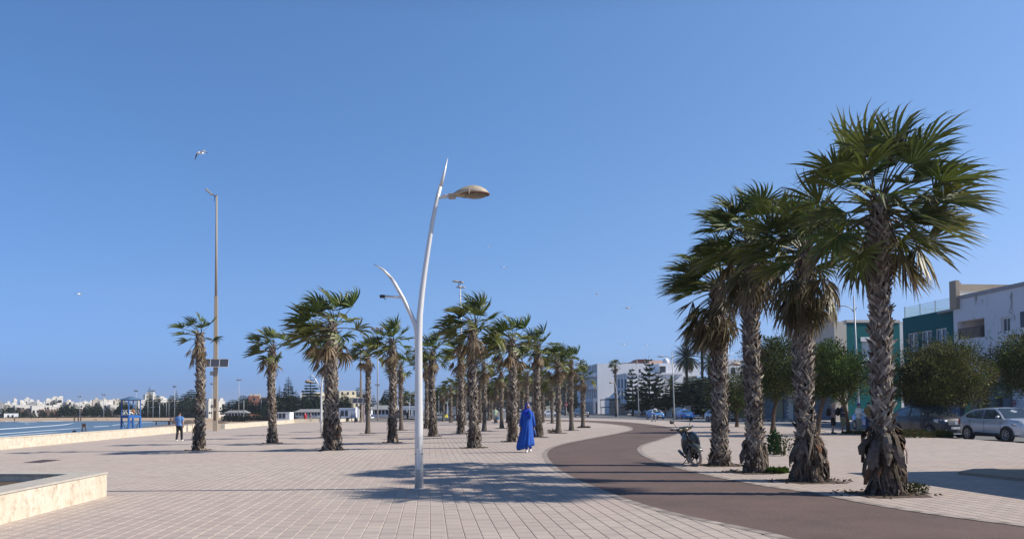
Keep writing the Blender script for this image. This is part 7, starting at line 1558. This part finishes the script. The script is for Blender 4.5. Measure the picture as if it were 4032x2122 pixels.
# arched building
u2, u3 = fu(3289, 47.2), fu(3140, 47.2); hA = fz(3289, 1263, 47.2)
B = UVB('arched_building', 'grey-white building with a row of tall arches above the bushy trees', u2, 47.2)
B.part('wall', 'old_plaster', [(u2+.02, u3, 47.2, 58, 0, hA)]); B.part('cornice', 'concrete', [(u2+.02, u3, 47.0, 47.5, hA+.002, hA+.9)])
for x0, x1 in ((3262, 3281), (3233, 3251), (3200, 3222), (3172, 3192)):
    a, b = fu(x1, 47.2), fu(x0, 47.2); zt_ = fz((x0+x1)/2, 1315, 47.2); r_ = (b-a)/2; cx_ = (a+b)/2; q = MB()
    poly = [(a, zt_-4.0), (a, zt_-r_)]+[(cx_+r_*cos(pi-pi*k/12), zt_-r_+r_*sin(pi-pi*k/12)) for k in range(13)]+[(b, zt_-r_), (b, zt_-4.0)]
    fr = [q.V(UV(u_, 47.12, z)-B.o) for u_, z in poly]; bk_ = [q.V(UV(u_, 47.21, z)-B.o) for u_, z in poly]; q.Fc(*fr); n_ = len(poly)
    for k in range(n_): q.Fc(fr[k], bk_[k], bk_[(k+1) % n_], fr[(k+1) % n_])
    q.build('arch', 'grey_plaster', B.t)
# low row of shops behind the bushy trees
u4, u5 = fu(3138, 47.6), fu(2868, 49.5)
B = UVB('shop_row', 'low blue-grey row of shops with gates behind the bushy trees', u2, 46.5); B.part('wall', 'blue_grey_wall', [(u3+.1, u5, 48.4, 56, 0, 3.9), (uB+.3, u3, 46.6, 46.95, 0, 3.4)])
B.part('awning_strip', 'trim_black', [(uB+1, u5-8, 45.9, 46.5, 2.7, 2.85)])
for k, (a, b, z0_, z1_, m_) in enumerate([(2905, 2922, 1.6, 3.0, 'white_frame'), (3052, 3082, 0, 2.6, 'khaki'), (3097, 3126, .1, 1.6, 'white_frame'), (3102, 3124, 1.9, 3.2, 'white_frame'), (2980, 3000, 0, 2.5, 'dark_window'), (3150, 3180, 0, 2.6, 'dark_window')]):
    v_ = 48.3 if b < 3137 else 46.55; ua, ub = fu(b, v_), fu(a, v_); f = B.part('window' if m_ == 'white_frame' else 'shutter', m_, [(ua, ub, v_-.03, v_+.05, z0_, z1_)])
    if m_ == 'white_frame':
        nx = 4; bxs = [(ua+(ub-ua)*(j+.12)/nx, ua+(ub-ua)*(j+.88)/nx, v_-.045, v_-.031, z0_+(z1_-z0_)*(i_+.12)/3, z0_+(z1_-z0_)*(i_+.88)/3) for j in range(nx) for i_ in range(3)]; B.part('pane', 'dark_window', bxs, f)
# garden wall
u6, u7 = fu(2862, 49), fu(2560, 51)
B = UVB('garden_wall', 'long white garden wall behind the blue taxis', u6, 49, 'wall'); B.part('wall_body', 'white_plaster', [(u6, u7, 49.4, 49.8, 0, 2.0)]); B.part('gate_post', 'white_plaster', [(u6-.6, u6-.05, 49.3, 49.9, 0, 2.7)]); B.part('gate', 'blue_grey_wall', [(u6-6, u6-.7, 49.5, 49.6, 0, 2.5)])
# white villa
cv = 52.0; uV = fu(2471, cv); hV = fz(2471, 1466, cv); uV2 = fu(2420, cv); vr = onU(2690, 1500, uV)[0]
B = UVB('white_villa', 'two-storey white villa with a flat roof behind the tiered pines', uV, cv)
B.part('wall', 'white_plaster', [(uV, uV2, cv, vr, 0, hV-.5)]); B.part('roof_edge', 'white_plaster', [(uV-.3, uV2+.3, cv-.3, vr, hV-.5, hV-.1)])
for px in (2438, 2451, 2464):
    for py in (1510, 1553): a = fu(px+3, cv); b = fu(px-3, cv); z = fz(px, py, cv); B.part('window', 'blue_grey_wall', [(a, b, cv-.05, cv+.02, z-1.2, z+1.2)])
for px in (2440, 2450, 2461): a = fu(px, cv); B.part('wall_rib', 'grey_plaster', [(a, a+.2, cv-.04, cv+.01, 0, hV-.5)])
v_a = onU(2596, 1450, uV+6)[0]; v_b = onU(2645, 1450, uV+6)[0]; zr = hV-.6
zUp = CAM_H+(ray(2620, 1430).z/(-ray(2620, 1430).x*SA+ray(2620, 1430).y*CA))*(uV+6)
B.part('upper_storey', 'white_plaster', [(uV+6, uV+16, v_a, v_b+8, zr, zUp)])
for px in (2604, 2614): va_ = onU(px, 1450, uV+6)[0]; B.part('window', 'dark_window', [(uV+5.95, uV+6.01, va_-.5, va_+.5, zr+.9, zr+2.6)])
# dark lattice crown of a round roof dome
t = thing('white_dome', 'white round dome on the roof behind the tallest tiered pine', 'dome', P(2622, 1425, 245)); q = MB(); q.ell((0, 0, 0), (1.1, 1.2, 1.25), 16, 10); q.build('dome_shell', 'white_plaster', t, smooth=True)
# big white building
cu = fu(2353, cv); hW = fz(2353, 1430, cv); uW2 = fu(2300, cv); vw = onU(2640, 1500, cu)[0]
B = UVB('big_white_building', 'large white building with balconies on its street side and a huge blank side wall', cu, cv)
B.part('wall', 'white_plaster', [(cu, cu+34, cv+.01, vw, 0, hW)])
zfl = [hW*k/4 for k in range(5)]
for k in range(1, 4):
    B.part('balcony', 'white_plaster', [(cu+.3, uW2, cv-1.2, cv, zfl[k]-.15, zfl[k]+1.0)])
    for j in range(8):
        a = cu+1.2+j*(uW2-cu)/8; B.part('window', 'dark_window', [(a, a+(uW2-cu)/14, cv-.04, cv, zfl[k]+1.05, zfl[k+1]-.4)])
for j in range(9): a = cu+.8+j*(uW2-cu)/9; B.part('ground_column', 'white_plaster', [(a, a+.6, cv-1.1, cv-.4, 0, zfl[1]-.16)])
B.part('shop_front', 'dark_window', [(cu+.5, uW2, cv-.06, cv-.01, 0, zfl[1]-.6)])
B.part('vent', 'dark_window', [(cu-.04, cu+.02, onU(2482, 1450, cu)[0]-.3, onU(2482, 1450, cu)[0]+.3, hW-2.9, hW-1.8), (cu-.04, cu+.02, onU(2519, 1450, cu)[0]-.3, onU(2519, 1450, cu)[0]+.3, hW-2.9, hW-1.8)])
t_ = thing('maroon_roof_room', 'maroon rooftop structure on the big white building', 'roof room', UV(cu+6, onU(2440, 1400, cu+6)[0])); a, b = onU(2447, 1420, cu+6)[0], onU(2549, 1420, cu+6)[0]; q = MB(); w_ = b-a; c0 = UV(cu+6, a)-Vector(t_.location); q.prism([(0, hW-.5), (w_, hW-.5), (w_, hW+1.7), (w_*.62, hW+1.7), (w_*.45, hW+.8), (0, hW+.5)], 5, Matrix.Translation(c0) @ Matrix.Rotation(AX, 4, 'Z')); mat('maroon', (.085, .026, .024), .8, var=.3, scale=1); q.build('roof_shell', 'maroon', t_)
for px, py in ((2452, 1402), (2540, 1385), (2438, 1396)):
    v_ = onU(px, 1430, cu+5)[0]; q = MB(); zt_ = hW+(1430-py)/12.5; q.tube([(0, 0, hW), (0, 0, zt_)], .05, 4); o = q.build('aerial', 'pole_grey', None, loc=UV(cu+5, v_)); tag(o, {2452: 'taller', 2540: 'rightmost', 2438: 'leftmost'}[px]+' thin aerial on the big white building roof' , 'aerial', 'roof aerials')
v_a, v_b = onU(2556, 1430, cu+4)[0], onU(2640, 1430, cu+4)[0]; B.part('roof_room', 'pink_plaster', [(cu+4, cu+10, v_a, v_b, hW, hW+1.2)])
# annex with lean-to roof between the two
ua_ = fu(2412, cv+1); B = UVB('white_annex', 'shaded white annex with a slanting roof line between villa and big white building', ua_, cv)
uA2 = fu(2372, cv+1); zA = fz(2412, 1513, cv+1); q = MB(); T = Matrix.Identity(4)
q.prism([(0, -.1), (9, -.1), (9, zA*1.0), (5.5, zA*1.0), (0, zA*.45)], 6, Matrix.Rotation(AX, 4, 'Z')); q.build('wall', 'white_plaster', B.t)
B.part('window', 'blue_grey_wall', [(ua_-.05, ua_+.01, cv+6.6, cv+7.4, zA*.55, zA*.85)])
B = UVB('white_annex', 'low white two-storey annex with small square windows left of the villa', uV2, cv+.5); B.part('wall', 'white_plaster', [(uV2+.4, uV2+14, cv+.5, cv+9, 0, fz(2412, 1562, cv))])
# café canopies at the foot of the big building
for k, (x0, x1, yt, lab) in enumerate([(2362, 2400, 1572, 'dark ragged café canopy left of the thin palm'), (2398, 2440, 1588, 'white-edged café canopy behind the tall thin palm'), (2440, 2478, 1590, 'dark café canopy under the white villa'), (2366, 2440, 1602, 'low dark café parasol row at street level')]):
    v_ = 49-k*.4; a, b = fu(x1, v_), fu(x0, v_); z = fz((x0+x1)/2, yt, v_); B = UVB('cafe_canopy', lab, a, v_, 'canopy', 'café canopies by the far pavement'); B.part('canopy_roof', ['trim_black', 'blue_grey_wall', 'trim_black', 'blue_grey_wall'][k], [(a, b, v_, v_+3, z-.15, z+.1)]); B.part('canopy_post', 'pole_grey', [(a+.2, a+.3, v_+.1, v_+.2, 0, z-.16), (b-.3, b-.2, v_+.1, v_+.2, 0, z-.16)]); B.part('valance', 'dark_window', [(a, b, v_+2.8, v_+2.95, .2, z-.16)])
# pink end building glimpsed behind first big palm
house(2845, 2935, 1415, 150, 'white gabled house with a red chimney glimpsed behind the first two big palms', rad(6), 8, 'white_plaster', 1640, [(.5, .8)], 'white_house'); house(2845, 2858, 1403, 149, 'red-brown chimney stack on the house behind the first big palm', 0, 1.5, 'red_wall', 1430, [], 'chimney_stack')
house(2085, 2190, 1560, 300, 'long pale building seen through the palms beyond the roundabout', 0, 8, 'cream_plaster', 1632, [(x/8+.06, .6) for x in range(8)], 'pale_building')
# kiosk outside the frame at right that throws the slanting shadow
t = thing('kiosk', 'plain white kiosk just beyond the right edge of the photo, casting a long shadow', 'kiosk', (12.9, 9.2, 0), AX)
q = MB(); q.box(0, 2.6, 0, 8.0, -.05, 2.9); q.build('wall', 'white_plaster', t); q = MB(); q.box(-.3, 2.9, -.3, 8.3, 2.9, 3.05); q.build('roof', 'grey_plaster', t); q = MB(); q.box(.4, 2.2, -.05, .02, 1.1, 2.3); q.build('window', 'dark_window', t)
# ================================================================ AIR
hz = bpy.data.materials.new('haze_air'); hz.use_nodes = True; tn = hz.node_tree; tn.nodes.clear()
ou = tn.nodes.new('ShaderNodeOutputMaterial'); pv = tn.nodes.new('ShaderNodeVolumePrincipled'); pv.inputs['Color'].default_value = (.86, .92, 1.0, 1); pv.inputs['Density'].default_value = 0.0002; pv.inputs['Anisotropy'].default_value = .3
tn.links.new(pv.outputs[0], ou.inputs['Volume']); M['haze_air'] = hz
q = MB(); q.box(-4100, 4100, -150, 4100, -4.2, 45); o = q.build('haze', 'haze_air'); o['kind'] = 'stuff'; tag(o, 'thin sea haze over the whole bay', 'haze')
